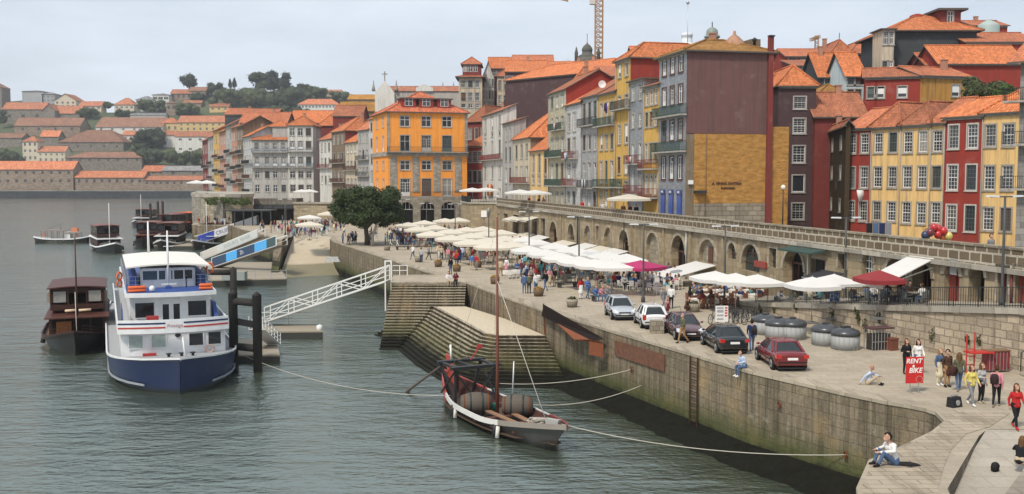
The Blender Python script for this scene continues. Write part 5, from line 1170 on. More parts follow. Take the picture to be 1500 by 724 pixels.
for k in range(15):
    i = r.choice([1, 2, 2, 3, 3, 4]); f = r.random(); x = TW[i][0] + (TW[i + 1][0] - TW[i][0]) * f if i + 1 < len(TW) else TW[i][0]; y = TW[i][1] + (TW[i + 1][1] - TW[i][1]) * f if i + 1 < len(TW) else TW[i][1]
    z = QZ + (twz(y) - QZ) * r.uniform(.25, .85); h = r.uniform(.12, .32)
    mb = crown_mesh([((0, 0, 0), h, (.7, .5, 1.2)), ((.1, 0, -h), h * .8, (.6, .5, 1.3))], 90, .07, k)
    o = mb.build('wall_weed', leafmat((0.07, 0.085, 0.03)), None, (x - .05, y - .05, z)); tag(o, 'small green weed tuft rooted in the rubble retaining wall', 'weed', 'weeds in the retaining wall')
# stairs at the extreme right
t = thing('stone_staircase', 'short stone stairs with handrail rising to the terrace at the right edge', 'stairs'); b = MB()
c0 = G(1500, 548); 
for k in range(9): b.box(c0.x - .35 + k * .32, c0.x + 4, c0.y - 2.2, c0.y - .25, QZ + .004, QZ + .18 + k * .19)
b.build('flight', stone((0.40, 0.35, 0.28), 1.2, .6, .02, None, .4, .04, 'step_stone'), t)
b = MB(); b.tube([(c0.x - .3, c0.y - .25, QZ), (c0.x - .3, c0.y - .25, QZ + 1.1), (c0.x + .3, c0.y - .25, QZ + 1.5), (c0.x + 2.5, c0.y - .25, QZ + 2.9)], .03, 6); b.build('handrail', IRON, t)

# bastion terrace and lower terrace wall at the far end
t = thing('bastion_terrace', 'rounded stone bastion terrace with buttresses at the far end of the quay', 'bastion')
q = [tuple(AT(px, 300, D))[:2] for px, D in ((281, 232), (283, 224), (288, 219), (298, 216), (330, 214), (352, 215), (367, 218), (371, 226), (371, 250), (290, 262))]
b = MB(); b.prism(q, QZ - .02, 10.2); b.build('wall', stone((0.36, 0.32, 0.23), 1.1, .5, .02, None, .7, .07, 'bastion_stone'), t)
cx_ = sum(p[0] for p in q) / len(q); cy_ = sum(p[1] for p in q) / len(q)
b = MB(); b.prism([(cx_ + (x - cx_) * 1.03, cy_ + (y - cy_) * 1.03) for x, y in q], 10.2, 10.9); b.build('parapet', PALE, t)
for k in range(8):
    px = 284 + k * 4.6 + (k > 3) * 8; D = 220 - k * .7; p = AT(px, 300, D - 1.5); b = MB(); b.box(p.x - .35, p.x + .35, p.y - .1, p.y + 2.5, QZ - .02, 10.15); b.build('buttress', GREYST, t)
r = random.Random(8); p = AT(332, 293, 213)
cl = [((r.uniform(-4.3, 4.3), 0, r.uniform(-.7, .3)), r.uniform(.5, .9), (1.2, .5, .7)) for _ in range(16)]
o = crown_mesh(cl, 2200, .17, 5).build('trailing_creeper', leafmat((0.10, 0.15, 0.04)), None, p); tag(o, 'bright green creeper trailing over the bastion wall', 'creeper')
t = thing('terrace_wall', 'lower stone terrace wall behind the crowd left of the round tree', 'terrace wall')
q = [tuple(AT(px, 300, D))[:2] for px, D in ((430, 230), (560, 226), (560, 240), (430, 244))]
b = MB(); b.prism(q, QZ - .02, AT(490, 299, 228).z); b.build('wall', stone((0.36, 0.31, 0.22), 1.1, .5, .02, None, .7, .07, 'terrace_stone'), t)
b = MB(); b.prism([(q[0][0] - .1, q[0][1] - .25), (q[1][0] + .1, q[1][1] - .25), (q[1][0], q[1][1] + .5), (q[0][0], q[0][1] + .5)], AT(490, 299, 228).z + .003, AT(490, 297, 228).z + .1); b.build('coping', PALE, t)
t = thing('cafe_pavilion', 'dark flat roofed café pavilion with creepers below the bastion', 'pavilion')
p, p2 = AT(330, 318, 206), AT(396, 318, 206); b = MB(); b.box(p.x, p2.x, 206, 212, 7.6, 7.85); b.build('flat_roof', flat((0.06, 0.06, 0.06), .6, nm='dark_roof'), t)
for k in range(6): b = MB(); x = p.x + (p2.x - p.x) * k / 5; b.box(x - .1, x + .1, 206.1, 206.3, QZ, 7.598); b.build('post', IRON, t)
b = MB(); b.box(p.x, p2.x, 211, 211.3, QZ, 7.597); b.build('back_wall', DARKIN, t)
t = thing('restaurant_front', 'dark restaurant front with black awnings under the pale waterfront house', 'restaurant')
p, p2 = AT(372, 318, 232), AT(434, 318, 232); b = MB(); b.box(p.x, p2.x, 232, 240, QZ, 9.6); b.build('wall', stone((0.22, 0.20, 0.17), 1, .5, .02, None, .8, .05, 'dark_wall'), t)
for k in range(4): b = MB(); x = p.x + (p2.x - p.x) * (k + .5) / 4; b.box(x - .9, x + .9, 231.9, 231.99, QZ, 7.2); b.build('doorway', DARKIN, t); b = MB(); b.hexa([(x - 1.1, 229.6, 7.4), (x + 1.1, 229.6, 7.4), (x + 1.1, 231.9, 8.2), (x - 1.1, 231.9, 8.2), (x - 1.1, 229.6, 7.5), (x + 1.1, 229.6, 7.5), (x + 1.1, 231.9, 8.3), (x - 1.1, 231.9, 8.3)]); b.build('awning', BLACK, t)
# round stone pine on the quay
r = random.Random(12); p = G(538, 359); cl = []
for k in range(60):
    a = r.random() * 6.283; q_ = r.random() ** .5; hh_ = (1 - q_ * q_) ** .5; cl.append(((math.cos(a) * q_ * 4.3, math.sin(a) * q_ * 4.0, 4.85 + r.uniform(-1.5, 3.1) * (.4 + .6 * hh_)), r.uniform(1.2, 1.6)))
tree('dense round crowned dark green tree on the quay with a leaning pale trunk beside it', p, cl, 26000, .18, (0.042, 0.07, 0.019), [([(0, 0, -.1), (-.05, 0, 1.2), (-.25, .1, 2.8), (-.4, .2, 4.6)], [.42, .34, .3, .22]), ([(-.1, 0, 2.4), (1.1, .2, 3.6), (2.2, .4, 4.8)], [.22, .16, .1]), ([(-.2, 0, 2.6), (-1.5, .2, 3.9), (-2.6, .3, 5)], [.2, .15, .1])], True, 'quay_tree', None, 3)
t = thing('quay_tree', 'smaller pale leaning tree trunk growing into the round tree crown', 'tree', G(545, 361)); b = MB(); b.tube([(0, 0, -.1), (.15, 0, 1.6), (.6, .1, 3.0), (1.5, .2, 3.7)], [.22, .18, .15, .1], 7); b.build('trunk', wood((0.32, 0.29, 0.24), nm='pale_bark'), t)
mb = crown_mesh([((1.8, .2, 4.0), .9), ((2.6, .2, 4.3), .8)], 500, .15, 4); mb.build('crown', leafmat((0.035, 0.06, 0.02)), t)
# ------------------------------------------------------------------ street furniture
CREAM = fabric((0.76, 0.71, 0.60)); CWHT = fabric((0.80, 0.79, 0.76)); CRED = fabric((0.33, 0.04, 0.045)); CMAG = fabric((0.50, 0.04, 0.16)); COR = fabric((0.78, 0.12, 0.07))
def parasol_proto(name, col, w, col2=None, hh=2.35, rise=.55, seed=0):
    t = link(name, None); b = MB(); n = 12; r = random.Random(seed); apex = (0, 0, hh + rise)
    rim = []
    for k in range(4):
        a, c = [((-1, -1), (1, -1), (1, 1), (-1, 1))[(k + j) % 4] for j in (0, 1)]
        for j in range(3): f = j / 3; sag = -.05 * math.sin(PI * f); rim.append(V(((a[0] + (c[0] - a[0]) * f) * w / 2, (a[1] + (c[1] - a[1]) * f) * w / 2, hh + .05 + sag)))
    top = []
    mid = [V((p.x * .5, p.y * .5, hh + rise * .56)) for p in rim]
    for k in range(12):
        l = (k + 1) % 12; m_ = 1 if col2 and 3 <= k < 9 else 0
        b.face([rim[k], rim[l], mid[l], mid[k]], m_); b.face([mid[k], mid[l], apex], m_)
        lo = rim[k] - V((0, 0, .24)), rim[l] - V((0, 0, .24)); b.face([lo[0] * 1.0, lo[1], rim[l], rim[k]], m_)
    o = b.build('canopy', [col, col2 or col], t)
    b = MB(); b.lathe([(.03, 0), (.03, hh + rise + .06)], (0, 0, 0), 6); b.build('pole', flat((0.34, 0.33, 0.31), .5, nm='pole_paint') if col is not CREAM else wood((0.25, 0.16, 0.09)), t)
    b = MB(); b.box(-.32, .32, -.32, .32, 0, .1); b.build('base', flat((0.16, 0.16, 0.15), .8, nm='concrete_base'), t)
    return t
PROTO = {}
def parasol(px, py, kind, label, group, w=3.3, rz=None, z=QZ, hmid=2.75, D=None):
    key = (kind, w)
    if key not in PROTO: PROTO[key] = parasol_proto('parasol', *{'w': (CWHT, w), 'c': (CREAM, w), 'r': (CRED, w), 'm': (CMAG, w, COR)}[kind]); new = PROTO[key]; first = True
    else: first = False; new = None
    loc = G(px, py, z + hmid); loc.z = z
    if D: q = AT(px, py, D); loc = V((q.x, q.y, z))
    rz = (rnd.uniform(-.1, .1) + .2) if rz is None else rz
    if first: o = new; o.location = loc; o.rotation_euler = (0, 0, rz)
    else: o = dup(PROTO[key], loc, rz)
    tag(o, label, 'parasol', group); return o
ORD = ['first', 'second', 'third', 'fourth', 'fifth', 'sixth', 'seventh', 'eighth', 'ninth', 'tenth', 'eleventh', 'twelfth', 'thirteenth', 'fourteenth', 'fifteenth', 'sixteenth', 'seventeenth', 'eighteenth', 'nineteenth', 'twentieth']
UMB = []
cr = [(598, 327), (622, 324), (612, 333), (637, 331), (632, 340), (660, 337), (652, 321), (672, 320), (684, 334), (662, 346), (690, 343), (712, 340), (690, 352), (716, 350), (740, 347), (722, 357), (750, 355), (708, 333), (735, 338)]
for i, (x, y) in enumerate(cr): UMB.append(parasol(x, y, 'c', '%s cream parasol counting from the round tree over the packed café' % ORD[i], 'cream parasols near the orange building', 3.5))
wh = [(775, 362), (800, 367), (822, 373), (848, 378), (872, 382), (790, 353), (815, 358), (840, 363), (866, 367), (890, 371), (908, 376), (770, 348), (896, 384)]
for i, (x, y) in enumerate(wh): UMB.append(parasol(x, y, 'w', '%s white parasol of the middle row counting from the cream parasols' % ORD[i], 'white parasols along the arcade', 3.15))
UMB.append(parasol(938, 384, 'm', 'two tone orange and magenta parasol at the end of the white row', None, 3.1, rz=.75)); UMB.append(parasol(918, 374, 'w', 'white parasol just behind the magenta one', 'white parasols along the arcade', 3.15))
for i, (x, y) in enumerate([(1048, 400), (1078, 403), (1110, 405)]): UMB.append(parasol(x, y, 'w', '%s white parasol over the white café tables by the oval window, from the awning' % ORD[i], 'white parasols by the oval window', 2.9))
for i, (x, y) in enumerate([(1190, 409), (1222, 405)]): UMB.append(parasol(x, y, 'w', '%s white parasol beside the dark red parasol on the terrace' % ORD[i], 'white parasols on the railed terrace', 2.5, z=5.4))
UMB.append(parasol(1288, 403, 'r', 'dark red parasol on the railed terrace under the slanting cream awning', None, 2.2, z=6.1, hmid=2.6))
for i, (x, y, D) in enumerate([(692, 278, 190), (712, 276, 195), (762, 286, 163), (784, 285, 158), (921, 295, 117)]):
    UMB.append(parasol(x, 300, 'w' if i < 4 else 'c', ['white parasol on the corner bastion platform', 'white parasol beside the corner platform on the upper street', 'white parasol on the upper street below the orange hipped roof', 'white parasol next to the low yellow house on the upper street', 'single cream parasol on the upper street by the tall gable house'][i], 'parasols on the upper street', 4.2 if i < 4 else 4.0, z=9.6, D=D, rz=.22))
for i, (x, y, k, lb) in enumerate([(453, 316, 'w', 'white parasol in front of the lower terrace wall'), (453, 326, 'c', 'cream parasol over the crowd beside the boat ramp'), (376, 302, 'w', 'small white parasol by the dark restaurant front'), (480, 311, 'c', 'khaki parasol half hidden left of the round tree')]): UMB.append(parasol(x, y, k, lb, 'parasols on the far square', 4.0))
for x, D, lb in ((288, 224, 'wide white parasol at the tip of the bastion terrace'), (303, 221, 'second white parasol on the bastion terrace')): UMB.append(parasol(x, 280, 'w', lb, 'parasols on the bastion', 3.8, z=10.9, D=D, hmid=2.5))
for x, D, lb in ((442, 234, 'white parasol on top of the lower terrace wall'), (453, 236, 'tilted white parasol beside the timber balconies')): UMB.append(parasol(x, 280, 'w', lb, 'parasols on the terrace wall', 3.8, z=AT(490, 297, 228).z, D=D))

# awnings fixed to the arcade
def awning(px0, px1, yt, out, drop, col, label, group=None, zt=None):
    A, B = ONL(px0, yt, SA, SB), ONL(px1, yt, SA, SB); zt = zt or (A.z + B.z) / 2; o = -SN * out
    t = thing('awning', label, 'awning', (A.x, A.y, zt), 0, group); d = B - A; d.z = 0; A2 = -SN * .12
    b = MB(); p = [A2, A2 + d, d + o - V((0, 0, drop)), o - V((0, 0, drop))]
    b.hexa([q - V((0, 0, .03)) for q in p] + [q + V((0, 0, .03)) for q in p]); b.face([p[3], p[2], p[2] - V((0, 0, .22)), p[3] - V((0, 0, .22))]); b.build('canvas', col, t)
    b = MB(); b.bar(p[3], p[2], .07); b.bar(p[0] - V((0, 0, .5)), p[3], .05); b.bar(p[1] - V((0, 0, .5)), p[2], .05); b.build('arms', GALV, t)
    return t
a = awning(1335, 1371, 377, 3.4, 1.5, CWHT, 'slanting cream white awning above the dark red parasol')
awning(1205, 1239, 398, 1.6, .5, fabric((0.03, 0.03, 0.035), .05), 'black awning over the white terrace parasols')
a = awning(1020, 1050, 386, 4.4, 1.1, CWHT, 'big white awning with grey oval emblem by the café arch')
b = MB(); A = ONL(1020, 386, SA, SB); B = ONL(1050, 386, SA, SB); d = B - A; d.z = 0; mid = d * .5 - SN * 2.9 - V((0, 0, .72)) + V((0, 0, .05))
b.face([mid + d.normalized() * (.9 * math.cos(k * PI / 8)) - SN * (.5 * math.sin(k * PI / 8)) - V((0, 0, .125 * math.sin(k * PI / 8))) for k in range(16)]); b.build('emblem', flat((0.25, 0.26, 0.28), .6, nm='grey_print'), a)
for i, (x0, x1, y) in enumerate([(900, 922, 366), (880, 898, 362), (858, 876, 358), (826, 846, 354), (790, 806, 346), (770, 786, 342)]): awning(x0, x1, y, 4.0, 1.0, CREAM if i % 2 else CWHT, '%s slanting awning above the white parasols counting from the magenta one' % ORD[i], 'awnings above the white parasols')
for i, (x0, x1) in enumerate([(752, 764), (766, 776), (780, 790)]): awning(x0, x1, 318, 2.0, .5, CREAM, '%s small beige shop awning under the parapet by the red lamp' % ORD[i], 'small shop awnings')

# lamps
def lamp_proto():
    t = link('street_lamp', None); b = MB(); b.lathe([(.17, 0), (.17, .35), (.09, .5), (.075, 3), (.06, 6.1)], (0, 0, 0), 8); b.build('post', flat((0.06, 0.065, 0.065), .5, nm='lamp_post_paint'), t)
    b = MB(); b.bar((-.95, 0, 6.05), (.95, 0, 6.05), .07); b.build('arm', flat((0.06, 0.065, 0.065), .5, nm='lamp_post_paint'), t)
    for s in (-1, 1): b = MB(); b.hexa([(s * .5 - .05, -.12, 6.02), (s * 1.15, -.1, 6.05), (s * 1.15, .1, 6.05), (s * .5 - .05, .12, 6.02), (s * .5 - .05, -.1, 6.13), (s * 1.1, -.08, 6.14), (s * 1.1, .08, 6.14), (s * .5 - .05, .1, 6.13)] if s > 0 else [(-1.15, -.1, 6.05), (-.45, -.12, 6.02), (-.45, .12, 6.02), (-1.15, .1, 6.05), (-1.1, -.08, 6.14), (-.45, -.1, 6.13), (-.45, .1, 6.13), (-1.1, .08, 6.14)]); b.build('lamp_head', flat((0.55, 0.56, 0.56), .4, nm='lamp_head'), t)
    return t
lp = lamp_proto(); LAMPS = [((1446, 452), 7.75, 'street lamp on the terrace edge in front of the yellow right end house', .95), ((1237, 443), 5.9, 'street lamp rising in front of the railed café terrace', .95), ((1061, 450), QZ, 'street lamp beside the white notice board and bicycles', 1), ((942, 443), QZ, 'street lamp next to the magenta parasol', 1), ((848, 414), QZ, 'street lamp in front of the middle white parasols', 1), ((775, 394), QZ, 'street lamp by the first white parasols', 1), ((667, 356), QZ, 'street lamp standing among the cream parasols', .95), ((625, 347), QZ, 'street lamp behind the first cream parasols', .9), ((590, 354), QZ, 'street lamp with two arms right of the round tree', 1.05), ((418, 345), QZ, 'street lamp at the head of the boat ramp', 1.0)]
for i, ((x, y), z, lb, s) in enumerate(LAMPS):
    g = G(x, y, z)
    if i == 0: g = V((25.5, 53.0, twz(53.0)))
    if i == 0: lp.location = g; o = lp; lp.rotation_euler = (0, 0, .25)
    else: o = dup(lp, g, rnd.uniform(.1, .5))
    o.scale = (s, s, s); tag(o, lb, 'street lamp', 'two armed street lamps')
g = G(716, 374); t = thing('street_lamp', 'old style lantern lamp post behind the rabelo mast', 'street lamp', g)
b = MB(); b.lathe([(.2, 0), (.2, .4), (.08, .6), (.06, 4.9)], (0, 0, 0), 8); b.build('post', IRON, t); b = MB(); b.lathe([(.12, 4.9), (.28, 5.5), (.3, 5.55), (.1, 5.85), (.02, 6.0)], (0, 0, 0), 6); b.build('lantern', glass((0.25, 0.24, 0.2), .3, 'lantern_glass'), t)
q = ONL(1146, 262, FRb, (FRb[0] + SN.x * 9, FRb[1] + SN.y * 9)); t = thing('street_lamp', 'globe lamp on a slim post against the ochre gable wall', 'street lamp', (q.x - .2, q.y - 1.2, 8.9)); b = MB(); b.lathe([(.08, 0), (.05, 4.2)], (0, 0, 0), 6); b.build('post', IRON, t); b = MB(); b.ball((0, 0, 4.45), .27, 10, 7); b.build('globe', flat((0.75, 0.72, 0.62), .3, nm='lamp_globe'), t)

# planters and litter bins on the quay
STB = stone((0.30, 0.26, 0.20), .4, .3, .02, None, .5, .03, 'planter_stone'); WDB = wood((0.13, 0.085, 0.05), .7, 'barrel_wood')
def planter(loc, stoney, label, top=True, r=.42, h=.62):
    t = thing('planter', label, 'planter', loc, 0, 'planters along the quay'); b = MB(); b.lathe([(r * .85, 0), (r, h * .5), (r * 1.05, h), (r * .9, h), (r * .9, h - .06)], (0, 0, 0), 14); b.build('tub', STB if stoney else WDB, t)
    if top: crown_mesh([((0, 0, h), r * .75, (1, 1, .5))], 160, .09, int(loc[0] * 10)).build('flowers', leafmat((0.42, 0.25, 0.04) if not stoney else (0.08, 0.09, 0.04)), t)
for x, y, st, lb in [(642, 391, 0, 'wooden planter with yellow flowers left of the pair walking to the stairs'), (725, 416, 0, 'wooden planter with orange flowers right of the tall rabelo mast'), (789, 434, 0, 'wooden planter with yellow flowers in front of the standing group'), (838, 450, 1, 'round stone planter on the open quay near the silver car'), (1017, 457, 1, 'round stone planter beside the crouching person in brown'), (669, 398, 0, 'dark barrel planter beside the person in red on the stair head'), (613, 384, 1, 'low stone planter by the walking pair in pale jackets'), (700, 392, 0, 'small dark tub near the old lantern lamp'), (567, 367, 1, 'low stone planter near the round tree')]:
    planter(G(x, y), st, lb, y > 385)
g = G(962, 488); t = thing('stone_block', 'square stone block between the white and brown parked cars', 'block', g); b = MB(); b.box(-.4, .4, -.4, .4, 0, .75); b.box(-.36, .36, -.36, .36, .75, .8); b.build('block', STB, t)
# benches
def bench(loc, rz, label):
    t = thing('bench', label, 'bench', loc, rz, 'dark benches on the quay'); b = MB(); b.box(-1, 1, -.28, .28, .38, .46); b.build('seat', wood((0.05, 0.04, 0.03)), t)
    for s in (-.75, .75): b = MB(); b.box(s - .1, s + .1, -.25, .25, 0, .379); b.build('leg', flat((0.06, 0.06, 0.055), .8, nm='dark_concrete'), t)
for x, y, lb in [(831, 421, 'dark bench facing the river left of the silver car'), (883, 441, 'dark bench with seated people behind the silver car'), (676, 381, 'dark bench below the cream parasols'), (590, 366, 'dark bench near the round tree')]: bench(G(x, y), .35, lb)

# underground waste containers
def bin_(loc, label, r=.78, h=.80):
    t = thing('waste_container', label, 'waste container', loc, rnd.uniform(0, 1), 'round grey waste containers'); b = MB(); b.lathe([(r, 0), (r, h)], (0, 0, 0), 24); b.build('body', flat((0.33, 0.34, 0.335), .75, nm='panel_grey'), t)
    b = MB(); [b.bar((math.cos(a) * (r + .008), math.sin(a) * (r + .008), .02), (math.cos(a) * (r + .008), math.sin(a) * (r + .008), h), .015, .012) for a in [2 * PI * k / 18 for k in range(18)]]; b.build('ribs', flat((0.28, 0.29, 0.29), .75, nm='ribbed_grey'), t)
    b = MB(); b.lathe([(r * 1.05, h), (r * 1.07, h + .12), (r * .95, h + .26), (r * .5, h + .40), (.1, h + .44)], (0, 0, 0), 20); b.build('lid', gloss((0.045, 0.05, 0.055), .35, 'black_plastic', .1), t)
    b = MB(); b.obox((0, 0, h + .38), (.5, .3, .12), .3); b.build('handle', gloss((0.03, 0.03, 0.03), .4, 'handle_black', .1), t)
for x, y, lb in [(1121, 489, 'leftmost round grey waste container beside the bicycles'), (1140, 495, 'second round grey waste container with black lid'), (1161, 496, 'middle grey waste container with blue sticker side'), (1209, 505, 'fourth grey waste container, left of the large nearest one'), (1238, 511, 'nearest and largest round grey waste container')]: bin_(G(x, y), lb)

# notice board, flag banner, rent a bike sign, cage, speaker box
g = G(1057, 477); t = thing('notice_board', 'white notice board with red marks standing by the bicycles', 'notice board', g, .1); b = MB(); b.box(-.42, .42, -.04, .04, .25, 1.3); b.build('panel', WHITE, t)
b = MB(); [b.box(.2, .36, -.052, -.042, z, z + .1) for z in (1.12, .95, .78, .6)]; b.build('red_mark', flat((0.5, 0.05, 0.04), .5, nm='red_print'), t); b = MB(); [b.box(-.34, .1, -.052, -.042, z, z + .03) for z in (1.18, 1.12, 1.0, .94, .88, .7, .64, .45, .39)]; b.build('printed_text', flat((0.25, 0.25, 0.27), .5, nm='grey_print2'), t)
for s in (-.36, .36): b = MB(); b.box(s - .03, s + .03, -.03, .03, 0, .25); b.build('leg', GALV, t)
g = G(1221, 478); t = thing('banner_sign', 'upright blue and white banner sign in front of the terrace', 'banner', g, .1); b = MB(); b.bar((.32, 0, 0), (.32, 0, 2.2), .07); b.build('post', IRON, t)
b = MB(); b.box(-.28, .28, -.03, .03, .7, 2.2); b.build('panel', flat((0.05, 0.14, 0.42), .5, nm='blue_banner'), t); b = MB(); b.lathe([(.25, -.045), (.25, -.03)], (0, 0, 1.0), 16, ax='y'); b.lathe([(.22, -.045), (.22, -.031)], (0, 0, 1.5), 16, ax='y'); b.build('white_print', WHITE, t); textmesh('lettering', 'ON', .42, WHITE, t, (0, -.05, 1.97), (PI / 2, 0, 0), .005)
g = G(1339, 575); t = thing('rental_sign', 'red RENT A BIKE sign board on a metal stand', 'sign', g, .12); b = MB(); b.box(-.42, .42, -.02, .02, .42, 1.62); b.build('panel', flat((0.52, 0.025, 0.025), .4, nm='sign_red'), t)
WT = flat((0.8, 0.78, 0.74), .5, nm='sign_white'); for_ = None
textmesh('lettering', 'RENT', .30, WT, t, (-.06, -.03, 1.43), (PI / 2, 0, 0), .006, .2, .006); textmesh('lettering', 'a', .22, WT, t, (-.08, -.03, 1.22), (PI / 2, 0, 0), .006, .2, .01); textmesh('lettering', 'BIKE', .32, WT, t, (.02, -.03, 1.0), (PI / 2, 0, 0), .006, .2, .006)
b = MB(); b.lathe([(.17, -.028), (.17, -.022)], (.22, 0, .6), 20, ax='y'); b.build('emblem', flat((0.55, 0.16, 0.13), .4, nm='emblem_red'), t); b = MB(); b.lathe([(.13, -.034), (.13, -.029)], (.22, 0, .6), 18, ax='y'); b.build('emblem_centre', flat((0.42, 0.03, 0.03), .4, nm='emblem_dark'), t)
for s in (-.2, .2): b = MB(); b.bar((s, 0, 0), (s, 0, .42), .035); b.bar((s, -.25, .02), (s, .25, .02), .035); b.build('leg', GALV, t)
b = MB(); b.bar((-.2, 0, .26), (.2, 0, .26), .05); b.build('crossbar', GALV, t)
g = G(1287, 512); t = thing('metal_cage', 'dark metal cage stand against the rubble wall', 'cage', g, .3); b = MB(); b.box(-.75, .75, -.4, .4, 1.2, 1.28); b.build('top', flat((0.09, 0.05, 0.05), .6, nm='dark_top'), t); b = MB()
for i in range(8): x = -.7 + i * .2; b.bar((x, -.37, 0), (x, -.37, 1.2), .03); b.bar((x, .37, 0), (x, .37, 1.2), .03)
b.bar((-.7, -.37, .5), (.7, -.37, .5), .03); b.build('bars', GALV, t); b = MB(); b.box(-.6, .6, -.25, .3, .02, .9); b.build('stock', flat((0.05, 0.045, 0.045), .7, 0, .5, nm='dark_stock'), t)
g = G(1306, 513); t = thing('folded_crate', 'rust red crate leaning beside the metal cage', 'crate', g, .4); b = MB(); b.box(-.25, .25, -.25, .25, 0, .62); b.box(-.28, .28, -.28, .28, .62, .7); b.build('box', wood((0.16, 0.06, 0.04)), t)
g = G(1398, 596); t = thing('speaker_box', 'small black amplifier box standing alone on the quay', 'amplifier', g, .5); b = MB(); b.hexa([(-.3, -.18, 0), (.3, -.18, 0), (.3, .18, 0), (-.3, .18, 0), (-.3, -.08, .42), (.3, -.08, .42), (.3, .14, .42), (-.3, .14, .42)]); b.build('case', flat((0.025, 0.025, 0.028), .6, nm='amp_black'), t); b = MB(); b.bar((-.2, .03, .42), (-.2, .03, .5), .03); b.bar((.2, .03, .42), (.2, .03, .5), .03); b.bar((-.2, .03, .5), (.2, .03, .5), .03); b.build('handle', GALV, t)
b = MB(); b.lathe([(.12, -.19), (.12, -.16)], (0, 0, .2), 14, ax='y'); b.build('speaker_grille', GALV, t)
# red bicycle rental rack
RD = flat((0.48, 0.03, 0.025), .4, nm='rack_red')
g = G(1438, 546); t = thing('rental_rack', 'red bicycle rental stand with tall posts against the rubble wall', 'rental stand', g, .15); t.scale = (.85, .85, .85); b = MB(); b.bar((-1.0, 0, 0), (-1.0, 0, 2.3), .06); b.bar((-.5, 0, 0), (-.5, 0, 2.4), .06); [b.bar((-1.0, 0, z), (-.5, 0, z), .05) for z in (.5, 1.0, 1.4)]; b.build('frame', RD, t)
b = MB(); b.box(-.95, .55, -.4, .4, 1.18, 1.26); b.build('table', RD, t); b = MB(); b.box(.3, 1.7, -.1, .5, .15, 1.25); b.build('cabinet', flat((0.20, 0.03, 0.035), .5, 0, .3, nm='dark_red_panel'), t); b = MB(); b.box(.25, 1.75, -.15, .55, 1.251, 1.31); b.build('cabinet_top', wood((0.2, 0.12, 0.07)), t); b = MB(); [b.bar((.4 + k * .22, -.13, .1), (.4 + k * .22, -.13, 1.2), .03) for k in range(6)]; b.build('rails', GALV, t)
# bicycles
TYR = flat((0.02, 0.02, 0.02), .7, nm='tyre_rubber')
def bike_proto(col):
    t = link('bicycle', None)
    for x in (-.52, .52):
        b = MB(); b.tube([(x + .32 * math.cos(a), 0, .34 + .32 * math.sin(a)) for a in [2 * PI * k / 18 for k in range(19)]], .022, 5); w_ = b.build('wheel', TYR, t); b = MB(); [b.bar((x, 0, .34), (x + .31 * math.cos(a), 0, .34 + .31 * math.sin(a)), .008) for a in [PI * k / 5 for k in range(10)]]; b.lathe([(.03, -.05), (.03, .05)], (x, 0, .34), 8, ax='y'); b.build('spokes', GALV, w_)
    b = MB(); P_ = [(-.52, 0, .34), (-.08, 0, .32), (.36, 0, .8), (-.2, 0, .78), (.52, 0, .34)]; [b.tube([P_[i], P_[j]], .02, 6) for i, j in ((0, 1), (1, 2), (2, 3), (3, 1), (0, 3), (2, 4))]; b.tube([(.36, 0, .8), (.33, 0, .98)], .018, 6); b.tube([(-.2, 0, .78), (-.23, 0, .9)], .016, 6); b.build('frame', col, t)
    b = MB(); b.tube([(.25, -.27, 1.0), (.33, -.2, .99), (.33, .2, .99), (.25, .27, 1.0)], .015, 6); b.build('handlebar', BLACK, t); b = MB(); b.ball((-.24, 0, .93), .12, 8, 5, 0, (1.1, .6, .35)); b.build('saddle', BLACK, t); return t
bp = None
for i, (x, y) in enumerate([(1046, 474), (1070, 473), (1077, 472), (1084, 474), (1091, 473), (1098, 475), (1106, 474)]):
    g = G(x, y); 
    if bp is None: bp = bike_proto(flat((0.05, 0.05, 0.06), .4, nm='bike_black')); o = bp; bp.location = g; bp.rotation_euler = (0, 0, .9)
    else: o = dup(bp, g, 1.0 + rnd.uniform(-.35, .35))
    tag(o, ['bicycle half hidden behind the white notice board'][0] if i == 0 else '%s black bicycle from the notice board in the parked row' % ORD[i - 1], 'bicycle', 'bicycles parked by the notice board')

# café tables and chairs
CHC = {'w': flat((0.66, 0.64, 0.60), .5, nm='white_plastic'), 'b': wood((0.17, 0.07, 0.04), .5, 'brown_wicker'), 'g': flat((0.13, 0.14, 0.14), .5, nm='dark_rattan')}
def chair_mesh(col):
    b = MB(); b.box(-.21, .21, -.21, .21, .42, .46); [b.bar((x, y, 0), (x, y, .42), .035) for x in (-.19, .19) for y in (-.19, .19)]; b.box(-.21, .21, .18, .215, .5, .88); [b.bar((x, .2, .42), (x, .2, .86), .035) for x in (-.19, .19)]; [b.bar((x, -.19, .64), (x, .2, .64), .035) for x in (-.22, .22)]; return b.mesh('cafe_chair', col)
CHM = {k: chair_mesh(v) for k, v in CHC.items()}
b = MB(); b.box(-.36, .36, -.36, .36, .72, .75); b.lathe([(.24, 0), (.22, .03), (.03, .05), (.03, .72)], (0, 0, 0), 8); TBM = {'d': b.mesh('cafe_table', flat((0.30, 0.28, 0.25), .4, nm='table_top'))}
b = MB(); b.box(-.4, .4, -.4, .4, .72, .75); b.hexa([(-.42, -.42, .42), (.42, -.42, .42), (.42, .42, .42), (-.42, .42, .42), (-.4, -.4, .72), (.4, -.4, .72), (.4, .4, .72), (-.4, .4, .72)]); b.lathe([(.24, 0), (.22, .03), (.03, .05), (.03, .42)], (0, 0, 0), 8); TBM['w'] = b.mesh('cafe_table', fabric((0.74, 0.71, 0.64), .1, 'tablecloth'))
SEATS = []
